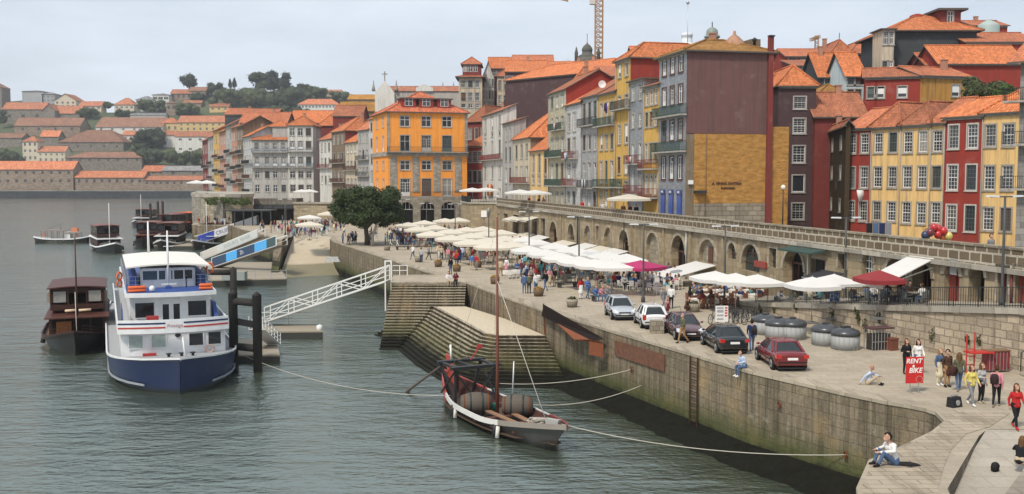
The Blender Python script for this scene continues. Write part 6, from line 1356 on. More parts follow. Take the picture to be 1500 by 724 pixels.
def tableset(loc, kt, kc, where, n=4, rz=0.2):
    o = link('cafe_table', TBM[kt], None, loc, rz); tag(o, ('white clothed square café table ' if kt == 'w' else 'small grey café table ') + where, 'table', 'café tables ' + where)
    for k in range(n):
        a = rz + k * PI / 2 + rnd.uniform(-.15, .15); c = V(loc) + V((math.sin(a) * .62, -math.cos(a) * .62, 0)); o = link('cafe_chair', CHM[kc], None, c, a + PI)
        tag(o, {'w': 'white', 'b': 'brown wicker', 'g': 'dark grey'}[kc] + ' café chair at a table ' + where, 'chair', 'café chairs ' + where); SEATS.append((c, a + PI, where))
for r_, (y, x0, x1, n) in enumerate([(452, 1022, 1066, 4), (445, 1020, 1104, 5), (438, 1032, 1138, 6)]):
    for k in range(n): tableset(G(x0 + (x1 - x0) * k / (n - 1), y), 'w', 'b', 'under the parasols by the oval window', 4, .3)
for x, y in [(918, 425), (945, 428), (972, 432), (930, 416), (958, 420), (900, 415), (985, 424)]: tableset(G(x, y), 'd', 'w', 'below the magenta parasol', 4, .3)
for x, y, z in [(1150, 452, 5.0), (1172, 450, 5.25), (1194, 448, 5.5), (1260, 446, 6.25), (1286, 446, 6.5), (1310, 446, 6.7), (1340, 447, 6.95)]: tableset(G(x, y, z), 'd', 'g', 'on the railed terrace', 4, .3)
for x, y in [(780, 408), (805, 410), (830, 414), (760, 402), (845, 404), (870, 410), (865, 402), (820, 402), (790, 398)]: tableset(G(x, y), 'd', 'g', 'below the white middle parasols', 4, .3)
for x, y in [(600, 358), (625, 362), (650, 368), (680, 374), (640, 355), (670, 360), (700, 368), (725, 374), (700, 380)]: tableset(G(x, y), 'd', 'g', 'below the cream parasols', 2, .3)
for x, y in [(744, 408), (756, 407)]: tableset(G(x, y), 'w', 'w', 'on the open quay in front of the parasols', 2, .3)
# ------------------------------------------------------------------ boats
def hull_rings(L, B, f, zs, zk, n=18, flare=.86, bow=0.0, stern=0.0, inset=0.0):
    rings = []
    for i in range(n + 1):
        t = i / n; b = max(.02, B / 2 * f(t) - inset); s = zs(t); k = zk(t) + inset; y = L * t - bow * (1 - t) ** 6; ys = stern * t ** 6
        row = [(-b, y + ys - bow * (1 - t) ** 8, s), (-b * flare, y, s * .35 + .05), (-b * flare * .9, y, -.05), (-b * .55, y, k * .8), (0, y, k), (b * .55, y, k * .8), (b * flare * .9, y, -.05), (b * flare, y, s * .35 + .05), (b, y + ys - bow * (1 - t) ** 8, s)]
        rings.append(row)
    return rings
def strip(rings, j, z0, z1, out):
    """rub rail along side j (0 left, -1 right)"""
    r = []
    for row in rings: x, y, z = row[j]; sg = -1 if x < 0 else 1; r.append([(x + sg * out, y, z + z0), (x + sg * out, y, z + z1), (x - sg * .06, y, z + z1), (x - sg * .06, y, z + z0)])
    return r
def rails(b, pts, h, n=3, post=1.2, w=.03):
    for k in range(1, n + 1):
        for a, c in zip(pts, pts[1:]): b.bar(V(a) + V((0, 0, h * k / n)), V(c) + V((0, 0, h * k / n)), w)
    for a, c in zip(pts, pts[1:]):
        L = (V(c) - V(a)).length; m_ = max(1, int(L / post))
        for i in range(m_ + 1): p = V(a) + (V(c) - V(a)) * i / m_; b.bar(p, p + V((0, 0, h)), w * 1.2)
def panewin(parent, x, z, w, h, y, g, fr, nm='window', rz=0, xx=None):
    b = MB(); f = .07
    for x0, x1, z0, z1 in ((-w / 2 - f, -w / 2, -f, h + f), (w / 2, w / 2 + f, -f, h + f), (-w / 2, w / 2, -f, 0), (-w / 2, w / 2, h, h + f)): b.box(x0, x1, -.035, .0, z0, z1)
    o = b.build(nm, fr, parent, (x, y - .004, z), rz); p = MB(); p.face([(-w / 2, -.012, 0), (w / 2, -.012, 0), (w / 2, -.012, h), (-w / 2, -.012, h)]); p.build('pane', g, o); return o
BWH = hullpaint((0.68, 0.69, 0.69), 'boat_white'); NAVY = hullpaint((0.010, 0.022, 0.078)); DKW = wood((0.045, 0.018, 0.012), .5, 'dark_varnish'); ORG = flat((0.62, 0.13, 0.05), .6, nm='raft_orange'); BLD = flat((0.03, 0.07, 0.25), .5, nm='deck_blue'); BGL = glass((0.015, 0.017, 0.02), .06, 'boat_glass'); LGL = glass((0.30, 0.36, 0.34), .2, 'pale_boat_glass'); HBK = hullpaint((0.015, 0.014, 0.013), 'black_hull')

t = thing('passenger_boat', 'large blue hulled white passenger boat moored bow on with red and navy stripes', 'boat', (-22.4, 68.2, 0), R(21.8)); CB = t
fb = lambda s: (1 - (1 - min(1, s / .20)) ** 2.2) ** .62 * (1 if s < .8 else 1 - .12 * (s - .8) / .2); L = 40
rg = hull_rings(L, 9.0, fb, lambda s: 1.75 + .75 * max(0, 1 - s / .22) ** 1.6, lambda s: -1.0, 30, .97, .9)
b = MB(); b.loft(rg, 0, True, False, False); b.fi(range(len(b.v) - 9, len(b.v))); b.build('hull', NAVY, t)
b = MB(); b.loft([[r[0][:2] + (r[0][2] - .12,), r[8][:2] + (r[8][2] - .12,)] for r in rg], 0, False, False, False); b.build('foredeck', flat((0.30, 0.31, 0.32), .7, nm='deck_grey'), t)
for j in (0, 8): b = MB(); b.loft(strip(rg, j, -.04, .08, .05), 0, False); b.build('gunwale', BWH, t)
b = MB(); b.loft([[(x * 1.012 + (.05 if x > 0 else -.05), y - .02, .42) for x, y in ((r[7][0], r[7][1]),)] + [(r[7][0] * 1.012 + .05, r[7][1] - .02, .55), (r[7][0], r[7][1], .55), (r[7][0], r[7][1], .42)] for r in rg[1:]], 0, False); b.loft([[(-r[7][0] * 1.012 - .05, r[7][1] - .02, .42), (-r[7][0] * 1.012 - .05, r[7][1] - .02, .55), (-r[7][0], r[7][1], .55), (-r[7][0], r[7][1], .42)] for r in rg[1:]], 0, False); b.build('rubbing_strake', flat((0.25, 0.27, 0.3), .5, nm='strake_grey'), t)
def house_block(nm, w, y0, y1, z0, z1, mat_, bow=.5, par=None):
    b = MB(); n = 8; fr = [(-w + 2 * w * k / n, y0 + bow * (abs(2 * k / n - 1)) ** 2) for k in range(n + 1)]
    b.prism(fr + [(w, y1), (-w, y1)], z0, z1); return b.build(nm, mat_, par or t)
house_block('lower_deckhouse', 3.55, 4.6, 36, 1.5, 4.48, BWH, .25)
for x, g in ((-2.55, LGL), (-1.05, LGL), (1.5, BGL), (2.75, BGL)): panewin(t, x, 2.55, .95, 1.0, 4.6 + .25 * (x / 3.55) ** 2 - .02, g, BWH)
b = MB(); b.lathe([(.2, -.06), (.2, 0)], (.25, 4.58, 3.5), 14, ax='y'); b.build('porthole', BGL, t)
# upper bulwark with stripes
def bandrow(w, y0, z0, z1, th, x0, x1, m_, nm, par, bow=.7, n=10):
    b = MB(); r = []
    for k in range(n + 1):
        x = x0 + (x1 - x0) * k / n; y = y0 + bow * (x / w) ** 2; r.append([(x, y - th, z0), (x, y - th, z1), (x, y + .08, z1), (x, y + .08, z0)])
    b.loft(r, 0, False); return b.build(nm, m_, par)
bw = bandrow(3.75, 3.7, 4.5, 5.8, .0, -3.75, 3.75, BWH, 'bulwark', t)
for x0, x1 in ((-3.74, -.62), (.62, 3.74)):
    bandrow(3.75, 3.7, 5.38, 5.54, .012, x0, x1, flat((0.02, 0.03, 0.09), .4, nm='stripe_navy'), 'navy_stripe', bw); bandrow(3.75, 3.7, 4.98, 5.14, .012, x0, x1, flat((0.42, 0.05, 0.04), .4, nm='stripe_red'), 'red_stripe', bw)
textmesh('lettering', 'Prestige', .34, flat((0.45, 0.22, 0.22), .5, nm='name_red'), bw, (0, 3.685, 5.2), (PI / 2, 0, 0), .004, .2)
for s in (-1, 1):
    b = MB(); b.box(s * 3.75 - .05, s * 3.75 + .05, 4.45, 34, 4.5, 5.5); b.build('side_bulwark', BWH, t); b = MB(); rails(b, [(s * 3.75, 9, 5.5), (s * 3.75, 33, 5.5)], .5, 2); b.build('side_rail', GALV, t)
    b = MB(); b.box(s * 3.8 - .02, s * 3.8 + .04, 5.0, 9.0, 4.6, 6.5) if s < 0 else b.hexa([(3.4, 6.6, 4.5), (3.75, 6.6, 4.5), (3.75, 9.5, 4.5), (3.4, 9.5, 4.5), (3.35, 8, 6.4), (3.6, 8, 6.4), (3.6, 9.5, 6.4), (3.35, 9.5, 6.4)]); b.build('blue_side_panel', BLD, t)
b = MB(); b.box(-3.7, 3.7, 4.5, 36, 4.484, 4.56); b.build('upper_deck', flat((0.35, 0.36, 0.37), .7, nm='deck_grey'), t)
house_block('upper_cabin', 3.1, 7.4, 30, 4.561, 7.26, BWH, .2)
for x in (-2.05, 2.05): panewin(t, x, 5.45, 1.45, 1.15, 7.42, BGL, BWH)
d = MB(); d.box(-.85, .85, -.04, 0, 0, 2.3); d = d.build('door', BWH, t, (0, 7.40, 4.57))
for x in (-.42, .42): panewin(t, x, 5.15, .5, 1.3, 7.35, BGL, BWH)
house_block('cabin_roof', 3.55, 6.4, 31, 7.262, 7.5, BWH, .5); house_block('roof_deck', 3.4, 6.6, 30.8, 7.502, 7.54, BLD, .5)
for s, x0, x1 in ((-1, -3.3, -1.9), (1, 2.2, 3.3)):
    for z in (7.55, 7.83): b = MB(); b.tube([(x0, 7.2, z + .14), (x0 + .12, 7.2, z + .14), (x1 - .12, 7.2, z + .14), (x1, 7.2, z + .14)], [.08, .15, .15, .08], 8); b.build('life_raft', ORG, t)
b = MB(); b.lathe([(.1, 0), (.22, .1), (.24, .35), (.15, .5), (.02, .55)], (-1.45, 7.2, 7.55), 10); b.build('dome_antenna', BWH, t)
wh_ = house_block('wheelhouse', 2.2, 10.2, 14.5, 7.541, 9.0, BWH, .15)
for x, w in ((-1.45, 1.15), (-.2, 1.1), (.85, .75), (1.65, .62)): panewin(t, x, 8.25, w, .7, 10.22, glass((0.03, 0.06, 0.10), .08, 'blue_boat_glass') if w > 1 else BGL, BWH)
b = MB(); r = []
for k in range(9): x = -3.35 + 6.7 * k / 8; z = 9.05 + .2 * (1 - (x / 3.35) ** 2); r.append([(x, 9.4, z), (x, 9.4, z + .12), (x, 23, z + .12), (x, 23, z)])
b.loft(r, 0, False); b.build('sun_canopy', flat((0.68, 0.66, 0.60), .6, nm='canopy_cream'), t)
for x in (-3.2, 3.2):
    for y in (10, 14, 18, 22): b = MB(); b.bar((x, y, 7.54), (x, y, 9.08), .06); b.build('canopy_post', GALV, t)
    b = MB(); rails(b, [(x * 1.06, 9, 7.52), (x * 1.06, 30, 7.52)], 1.0, 3); b.build('roof_rail', GALV, t)
for x in (-2.75, 2.75): b = MB(); b.box(x - .35, x + .35, 11, 20, 7.55, 8.5); b.build('deck_seats', BLD, t)
for x in (-2.6, 2.6): b = MB(); rails(b, [(x - .5, 10.3, 7.54), (x + .5, 10.3, 7.54)], 1.0, 3, .5); b.build('front_rail', GALV, t)
b = MB(); b.tube([(-.05, 9.5, 7.54), (-.05, 9.5, 12.1)], [.12, .06], 8); b.bar((-.6, 9.45, 7.9), (.6, 9.45, 7.9), .12); b.bar((-.4, 9.5, 10.8), (.4, 9.5, 10.8), .05); b.build('mast', BWH, t)
b = MB(); b.box(-.3, .2, 9.0, 9.4, 7.54, 7.75); b.build('mast_foot', BLD, t); b = MB(); b.tube([(-1.1, 20, 9.5), (-1.1, 20, 13.0)], [.12, .07], 8); b.build('mast', BWH, t); b = MB(); b.tube([(1.4, 9.6, 7.54), (1.4, 9.6, 8.4)], .05, 6); b.lathe([(.1, 0), (.12, .2), (.02, .3)], (1.4, 9.6, 8.35), 8); b.build('searchlight', BLACK, t)
b = MB(); b.tube([(.55, 1.6, 1.9), (.40, 1.9, 4.3)], [.09, .05], 8); b.build('jackstaff', BWH, t)
for x, z in ((-1.7, 1.92), (-1.6, 5.82)): b = MB(); b.box(x - .45, x + .45, 4.1, 4.5, z - .15, z + .2); b.build('red_box', flat((0.35, 0.03, 0.03), .5, nm='red_box'), t)
for x in (-.5, .35, 1.1): b = MB(); b.lathe([(.16, 0), (.1, .1), (.1, .32), (.2, .36), (.2, .42)], (x, 2.6, 1.95), 10); b.build('bollard', BLACK, t)
def lifering(par, c, rz=0, R_=.3, col=ORG):
    b = MB(); b.tube([(R_ * math.cos(a), 0, R_ * math.sin(a)) for a in [2 * PI * k / 16 for k in range(17)]], .07, 6); return b.build('life_ring', col, par, c, rz)
lifering(t, (2.4, 4.4, 2.2), 0, .3, flat((0.45, 0.30, 0.26), .6, nm='faded_ring')); lifering(t, (-3.85, 10.5, 8.6), .9); lifering(t, (-3.85, 11.4, 7.9), .9); lifering(t, (3.6, 12, 8.8), 0)
for s in (-1, 1):
    b = MB(); b.tube([(s * .9, .95, 1.35), (s * 1.05, .85, .75)], .12, 6); b.bar((s * .75, .8, .75), (s * 1.4, .95, .75), .12); b.build('anchor', BLACK, t); b = MB(); b.lathe([(.04, 0), (.24, .1), (.26, .25), (.2, .5), (.04, .58)], (s * 1.55, .9, .02), 10); b.build('fender', flat((0.62, 0.60, 0.56), .6, nm='fender_white'), t)
for s, x in ((-1, -1.9), (1, 1.9)): textmesh('lettering', 'PRESTIGE', .15, BWH, t, (x, 1.28, 2.02 - .05), (PI / 2, 0, s * .42), .004)
for k in range(5): b = MB(); b.lathe([(.05, 0), (.28, .1), (.28, .7), (.05, .8)], (4.62, 10 + k * 5, .4), 8); b.build('fender', BLACK, t)

# settle the superstructure heights and widths onto the measured deck levels
ZK = [(-5, -5), (1.5, 1.5), (2.55, 2.36), (3.55, 3.23), (4.5, 3.46), (5.8, 4.42), (6.6, 5.25), (7.26, 5.72), (7.5, 6.03), (8.25, 6.65), (8.95, 7.33), (9.05, 7.62), (9.3, 7.85), (12.1, 10.4), (13, 10.7), (20, 18)]
def zmap(z):
    for (a, p_), (c, q_) in zip(ZK, ZK[1:]):
        if a <= z <= c: return p_ + (q_ - p_) * (z - a) / (c - a)
def resettle(o, off, noff, sx_):
    z = off + o.location.z; nz_ = zmap(z) if abs(o.location.z) > 1e-6 else noff
    if sx_ is None: sx_ = .9 if o.type == 'MESH' and z + max(v.co.z for v in o.data.vertices) > 5.85 and z + min(v.co.z for v in o.data.vertices) > 4.4 else 1.0; 
    for c in o.children: resettle(c, z, nz_, sx_)
    for v in o.data.vertices: v.co.z = zmap(z + v.co.z) - nz_; v.co.x *= sx_
    o.location.z = nz_ - noff; o.location.x *= sx_
for o in list(CB.children):
    if o.name.split('.')[0] not in ('hull', 'foredeck', 'gunwale', 'rubbing_strake', 'anchor'): resettle(o, 0, 0, None)

# traditional style tour boats
def tourboat(label, loc, rz, L=17, B=5.6, hull=HBK, trim=DKW, cabin=DKW, roofc=wood((0.085, 0.032, 0.024), .5, 'roof_varnish'), front=True, mast=True, zc=4.6, group='wooden tour boats at the far landing', white=False, ring=False):
    t = thing('tour_boat', label, 'boat', loc, rz, group); k = L / 17
    f = lambda s: (1 - (1 - min(1, s / .35)) ** 2) ** .75 * (1 if s < .65 else 1 - .75 * ((s - .65) / .35) ** 2)
    zs = lambda s: 1.05 + 1.0 * max(0, 1 - s / .3) ** 2 + .7 * max(0, (s - .75) / .25) ** 2
    rg = hull_rings(L, B, f, zs, lambda s: -.5 + .2 * abs(2 * s - 1), 20, .88, .8, .4); b = MB(); b.loft(rg, 0, True, False, False); b.build('hull', hull, t)
    b = MB(); b.loft([[r[0][:2] + (r[0][2] - .25,), r[8][:2] + (r[8][2] - .25,)] for r in rg], 0, False, False, False); b.build('deck', wood((0.14, 0.08, 0.05)), t)
    for j in (0, 8): b = MB(); b.loft(strip(rg, j, -.16 if white else -.03, .1, .05), 0, False); b.build('gunwale', BWH if white else trim, t)
    w = B * .40; y0 = 5.6 * k; y1 = 15 * k; b = MB(); b.box(-w, w, y0, y1, .8, 2.55); b.build('lower_cabin', cabin, t)
    b = MB(); [b.box(-w + .2 + i * (2 * w - .4) / 4 + .06, -w + .2 + (i + 1) * (2 * w - .4) / 4 - .06, y0 - .02, y0 - .004, 1.0, 2.3) for i in range(4)]; b.build('cabin_opening', DARKIN, t)
    b = MB(); b.hexa([(-w * 1.12, y0 - 1.4, 2.4), (w * 1.12, y0 - 1.4, 2.4), (w * 1.12, y1, 2.6), (-w * 1.12, y1, 2.6), (-w * 1.12, y0 - 1.4, 2.5), (w * 1.12, y0 - 1.4, 2.5), (w * 1.05, y1, 2.85), (-w * 1.05, y1, 2.85)]); b.build('front_roof', BWH if white else roofc, t)
    u0 = y0 + .9; b = MB(); b.box(-w * .96, w * .96, u0, y1 - .6, 2.86, 3.35); b.build('upper_coaming', cabin, t); n = 4
    for i in range(n + 1):
        for sx in (-1, 1): yy = u0 + (y1 - .7 - u0) * i / n; b = MB(); b.box(sx * w * .94 - .06, sx * w * .94 + .06, yy, yy + .12, 3.35, zc); b.build('canopy_post', cabin, t)
    b = MB(); [b.box(x - .06, x + .06, u0, u0 + .1, 3.35, zc) for x in (-w * .33, w * .33)]; b.box(-w * .9, w * .9, u0 + .3, u0 + .36, zc - .45, zc); b.build('front_frame', cabin, t)
    for sx in (-1, 1): b = MB(); b.box(sx * w * .62 - w * .22, sx * w * .62 + w * .22, u0 + .02, u0 + .05, 3.55, zc - .25); b.build('window', GLS[3] if front else BGL, t)
    b = MB(); b.box(-w * .93, w * .93, u0 + 2.5, u0 + 2.56, 3.35, zc - .02); b.build('inner_screen', DARKIN, t)
    for sx in (-1, 1): b = MB(); b.box(sx * w * .95 - .01, sx * w * .95 + .01, u0 + .3, y1 - .8, 3.4, zc - .2); b.build('side_window', glass((0.03, 0.025, 0.02), .1, 'side_glass'), t)
    b = MB(); r = []
    for i in range(9): x = -w * 1.05 + 2.1 * w * i / 8; z = zc + .14 * (1 - (x / w) ** 2); r.append([(x, u0 - .3, z), (x, u0 - .3, z + .1), (x, y1 - .3, z + .1), (x, y1 - .3, z)])
    b.loft(r, 0, False); b.build('canopy_roof', roofc, t)
    if mast: b = MB(); b.tube([(0, y0 - .8, 1), (0, y0 - .8, zc + 4.5 * k)], [.1, .05], 7); b.build('mast', trim if not white else BWH, t)
    b = MB(); rails(b, [(-B * .36, 3.6 * k, 1.1), (-.5, .9 * k, 1.7)], .5, 2); rails(b, [(B * .36, 3.6 * k, 1.1), (.5, .9 * k, 1.7)], .5, 2); b.build('bow_rail', trim if not white else BWH, t)
    if ring: lifering(t, (-w * .3, y0 - .08, 1.8), 0, .38)
    for sx in (-1, 1): b = MB(); b.tube([(sx * B * .47, 6 * k, .9), (sx * B * .5, 6 * k, .2)], .2, 7); b.build('fender', BLACK, t)
    return t
g = G(112, 517, 0)
tb = tourboat('dark brown wooden tour boat moored left of the blue passenger boat', (g.x + .2, g.y - .6, 0), R(21), 17, 5.7, HBK, DKW, zc=4.75, group=None)
b = MB(); [b.tube([(x0, 6.0, 2.85), (x1, 6.0, 2.88)], .12, 7) for x0, x1 in ((-1.0, -.1), (.1, 1.1))]; b.build('life_raft', flat((0.62, 0.48, 0.33), .6, nm='raft_beige'), tb)
b = MB(); b.box(-1.7, -.5, 5.5, 5.55, .9, 2.0); b.build('wooden_door', wood((0.30, 0.12, 0.04)), tb)
b = MB(); b.tube([(0, 3.0, 1.0), (-.1, 4.6, 4.6)], .03, 5); b.build('forestay', flat((0.5, 0.48, 0.44), .7, nm='rope'), tb)
for s in (-1, 1): b = MB(); b.box(s * 1.9 - .55, s * 1.9 + .55, 7.1, 7.14, 3.5, 4.4); b.build('canvas_blind', flat((0.30, 0.24, 0.19), .8, nm='canvas_blind'), tb)
TB = [((167, 371), R(30), 17, 'black and white tour boat leading the moored group with a white mast', True, True, False), ((210, 364), R(12), 16, 'brown tour boat with orange life ring second in the moored group', False, False, True), ((238, 366), R(8), 16, 'dark tour boat half hidden behind the white masts of the blue boat', True, False, False), ((288, 366), R(-8), 17, 'brown roofed tour boat moored beside the banner gangways', True, True, False), ((200, 333), R(4), 17, 'tour boat with white mast and red stripe moored farthest out', True, True, False), ((222, 345), R(-15), 14, 'small red and black tour boat between the piles', False, True, True), ((253, 341), R(-5), 15, 'dark tour boat with orange canopy near the bastion quay', False, False, False)]
for i, ((x, y), a, L_, lb, wt, ms, rn) in enumerate(TB):
    g = G(x, y, 0); tourboat(lb, (g.x, g.y, 0), a, L_, 5.4, HBK, hullpaint((0.22, 0.03, 0.03), 'red_trim') if i == 5 else DKW, DKW if i % 2 == 0 else wood((0.05, 0.025, 0.02), .5, 'black_varnish'), roofc=(ORG if i == 6 else wood((0.16, 0.06, 0.04), .5, 'roof_varnish')), front=False, mast=ms, white=wt, ring=rn, zc=4.9)
# small ferry under way
g = G(60, 356, 0); t = thing('river_ferry', 'small black and white open sided ferry crossing the river', 'boat', (g.x - 1, g.y, 0), R(-84)); L = 11.0
f = lambda s: (1 - (1 - min(1, s / .3)) ** 2) ** .7 * (1 if s < .75 else 1 - .5 * ((s - .75) / .25) ** 2); rg = hull_rings(L, 3.2, f, lambda s: .95 + .5 * abs(2 * s - 1) ** 3, lambda s: -.4, 18, .9, .3, .2)
b = MB(); b.loft(rg, 0, True, False, False); b.build('hull', HBK, t); b = MB(); b.loft([[r[0][:2] + (r[0][2] - .2,), r[8][:2] + (r[8][2] - .2,)] for r in rg], 0, False, False, False); b.build('deck', flat((0.3, 0.3, 0.28), .7, nm='deck_grey2'), t)
for j in (0, 8): b = MB(); b.loft(strip(rg, j, -.2, .08, .05), 0, False); b.build('gunwale', BWH, t)
b = MB(); b.box(-1.35, 1.35, 1.5, 6.3, 2.75, 2.85); b.build('canopy_roof', flat((0.25, 0.19, 0.15), .6, nm='ferry_roof'), t); b = MB(); b.box(-1.25, 1.25, 6.3, 9.4, 2.35, 2.45); b.build('wheelhouse_roof', flat((0.4, 0.33, 0.26), .6, nm='ferry_roof2'), t)
for k in range(7):
    for s in (-1, 1): b = MB(); b.box(s * 1.3 - .04, s * 1.3 + .04, 1.5 + k * 1.28, 1.58 + k * 1.28, .8, 2.75 if k < 4 else 2.35); b.build('post', wood((0.2, 0.12, 0.07)), t)
b = MB(); b.box(-1.1, 1.1, 6.4, 7.5, .8, 1.9); b.build('wheelhouse', BWH, t); b = MB(); b.box(-.5, .5, 7.6, 8.9, 2.46, 3.3); b.build('canvas_cover', flat((0.55, 0.2, 0.12), .7, nm='orange_canvas'), t); b = MB(); b.tube([(0, 2, 2.85), (0, 5.6, 4.3)], .03, 5); b.tube([(0, 5.2, 2.85), (0, 5.2, 3.9)], .03, 5); b.build('mast', BLACK, t)
lifering(t, (-1.4, 1.0, 1.7), PI / 2); lifering(t, (-1.4, 8.4, 1.6), PI / 2)

# foreground rabelo
t = thing('rabelo_boat', 'traditional wooden barrel boat with tall bare mast and two big barrels in the foreground', 'boat', (1.95, 53.9, 0), R(26.6)); RAB = t; L = 13.6
f = lambda s: (1 - (1 - min(1, s / .42)) ** 2.0) ** .80 * (1 if s < .5 else 1 - .97 * ((s - .5) / .5) ** 2.1); zs = lambda s: .85 + .75 * max(0, 1 - s / .35) ** 1.6 + .85 * max(0, (s - .62) / .38) ** 1.7
kk = lambda s: -.35 + .9 * max(0, 1 - s / .14) ** 2 + .9 * max(0, (s - .88) / .12) ** 2
rg = hull_rings(L, 3.9, f, zs, kk, 26, .82, 1.0, .9); ri = hull_rings(L, 3.9, f, zs, lambda s: kk(s) + .25, 26, .82, 1.0, .9, .07)
b = MB(); b.loft(rg, 0, True, False, False); b.build('hull', hullpaint((0.05, 0.048, 0.045), 'weathered_hull'), t)
b = MB(); b.loft([r[::-1] for r in ri], 0, True, False, False); b.build('inner_hull', wood((0.07, 0.03, 0.025)), t)
for j in (0, 8):
    b = MB(); b.loft(strip(rg[:7], j, -.22, .06, .04), 0, False); b.build('bow_gunwale', hullpaint((0.30, 0.05, 0.04), 'red_gunwale') if j else hullpaint((0.25, 0.22, 0.19), 'grey_gunwale'), t); b = MB(); b.loft(strip(rg[6:21], j, -.22, .06, .04), 0, False); b.build('gunwale', hullpaint((0.62, 0.61, 0.58), 'white_gunwale'), t); b = MB(); b.loft(strip(rg[20:], j, -.5, .08, .04), 0, False); b.build('stern_gunwale', hullpaint((0.40, 0.06, 0.045), 'red_stern'), t)
b = MB(); b.hexa([(-.05, -.9, 1.1), (.05, -.9, 1.1), (.05, .1, .6), (-.05, .1, .6), (-.09, -1.25, 1.75), (.09, -1.25, 1.75), (.12, .2, 1.55), (-.12, .2, 1.55)]); b.build('stem_post', hullpaint((0.5, 0.49, 0.46), 'white_stem'), t)
b = MB(); b.loft([[r[0][:2] + (.30,), r[8][:2] + (.30,)] if i > 2 else [(r[0][0] * .6, r[0][1], .4), (r[8][0] * .6, r[8][1], .4)] for i, r in enumerate(rg[1:-2])], 0, False, False, False); b.build('floor_boards', wood((0.09, 0.06, 0.045)), t)
for x, rz_ in ((-.35, .04), (.55, -.05)): b = MB(); b.obox((x, 4.2, .62), (.34, 5.4, .07), rz_); b.build('gang_plank', wood((0.26, 0.15, 0.09)), t)
for y in (1.9, 3.6, 5.4, 8.6): b = MB(); w_ = f(y / L) * 1.9; b.box(-w_, w_, y - .12, y + .12, .48, .58); b.build('thwart', wood((0.12, 0.06, 0.045)), t)
BRL = wood((0.10, 0.085, 0.068), .8, 'old_barrel')
for x, y in ((-.92, 7.3), (.98, 5.6)):
    br = thing('port_barrel', 'big weathered oak barrel lying on the %s side of the barrel boat' % ('left' if x < 0 else 'right'), 'barrel', tuple(V(t.location) + Matrix.Rotation(R(26.6), 3, "Z") @ V((x, y, 1.04))), (.12 if x < 0 else -.08), 'barrels on the boat'); b = MB(); b.lathe([(.45, -.9), (.56, -.6), (.65, -.2), (.65, .2), (.56, .6), (.45, .9)], (0, 0, 0), 20, ax='x'); b.build('staves', BRL, br)
    for xx, rr_ in ((-.72, .52), (-.35, .635), (.35, .635), (.72, .52)): b = MB(); b.lathe([(rr_, xx - .04), (rr_ + .02, xx - .04), (rr_ + .02, xx + .04), (rr_, xx + .04)], (0, 0, 0), 20, ax='x'); b.build('hoop', RUST if abs(xx) > .5 else IRON, br)
    for s in (-.5, .5): b = MB(); b.bar((s, -.5, -.72), (s, .5, -.72), .14, .2); b.build('chock', DKW, br)
b = MB(); b.lathe([(.2, 0), (.24, .3), (.24, .5), (.2, .55)], (.0, 7.0, .45), 12); b.build('green_drum', flat((0.03, 0.16, 0.11), .5, nm='drum_green'), t)
b = MB(); b.tube([(0, 6.3, .3), (.02, 6.3, 5), (0, 6.3, 12.1)], [.11, .09, .05], 8); b.build('mast', wood((0.17, 0.06, 0.04), .55, 'mast_varnish'), t)
for x in (-1.45, 1.45): 
    for y in (11.6, 9.3): b = MB(); b.bar((x * f(y / L) * .98 if y > 11 else x * .95, y, .6), (x * .95, y, 2.75), .14); b.build('platform_post', BLACK, t)
b = MB(); b.box(-1.65, 1.65, 9.1, 9.5, 2.72, 2.9); b.box(-1.6, 1.6, 11.4, 11.8, 2.72, 2.9); [b.box(x - .12, x + .12, 9.51, 11.39, 2.74, 2.86) for x in (-1.3, -.2, 1.3)]; b.build('steering_platform', BLACK, t)
for s in (-1, 1): b = MB(); b.bar((s * 1.35, 9.3, .8), (s * 1.35, 11.6, 2.7), .09); b.bar((s * 1.35, 11.6, .9), (s * 1.35, 9.3, 2.7), .09); b.bar((s * 1.38, 9.28, 2.6), (s * .1, 9.28, .9), .09); b.build('cross_brace', BLACK, t)
b = MB(); b.hexa([(-.06, 12.6, 1.1), (.06, 12.6, 1.1), (.06, 13.6, 1.5), (-.06, 13.6, 1.5), (-.05, 13.2, 2.9), (.05, 13.2, 2.9), (.05, 14.0, 2.9), (-.05, 14.0, 2.9)]); b.build('stern_post', hullpaint((0.42, 0.07, 0.05), 'red_sternpost'), t)
b = MB(); b.tube([(.1, 10.6, 3.2), (-.5, 13.6, 2.2), (-1.6, 16.3, .3), (-2.0, 17.2, -.5)], [.05, .07, .10, .16], 7); b.build('steering_oar', wood((0.09, 0.07, 0.06)), t); b = MB(); b.tube([(-.7, 11.5, 2.9), (-.75, 11.5, 3.9)], .07, 6); b.build('white_post', WHITE, t); b = MB(); b.bar((.5, 11.2, 2.9), (1.0, 11.0, 3.7), .07); b.box(.85, 1.2, 10.95, 11.05, 3.6, 3.85); b.build('red_paddle', flat((0.4, 0.05, 0.05), .6, nm='paddle_red'), t)
for y in (3.2, 8.6):
    b = MB(); w_ = f(y / L) * 1.95; b.tube([(-w_ * .98, y, .75), (-w_ * 1.03, y, .1)], .15, 8); b.build('fender', BLACK, t)
    b = MB(); b.tube([(-w_ * .98, y - .35, .7), (-w_ * 1.02, y - .35, .05)], .12, 8); b.build('fender', flat((0.6, 0.58, 0.54), .6, nm='fender_white'), t)
b = MB(); b.tube([(.9, 6.2, .3), (.95, 6.0, 3.6)], .05, 6); b.build('boat_hook', GALV, t)
ROPE = flat((0.46, 0.43, 0.37), .8, nm='rope_fibre')
b = MB(); r = random.Random(2); p = [(.1 + r.uniform(-.9, .9), 1.2 + r.uniform(-.5, .6), .95 + r.uniform(0, .3)) for _ in range(26)]; b.tube(p, .035, 5); b.build('coiled_rope', ROPE, t)
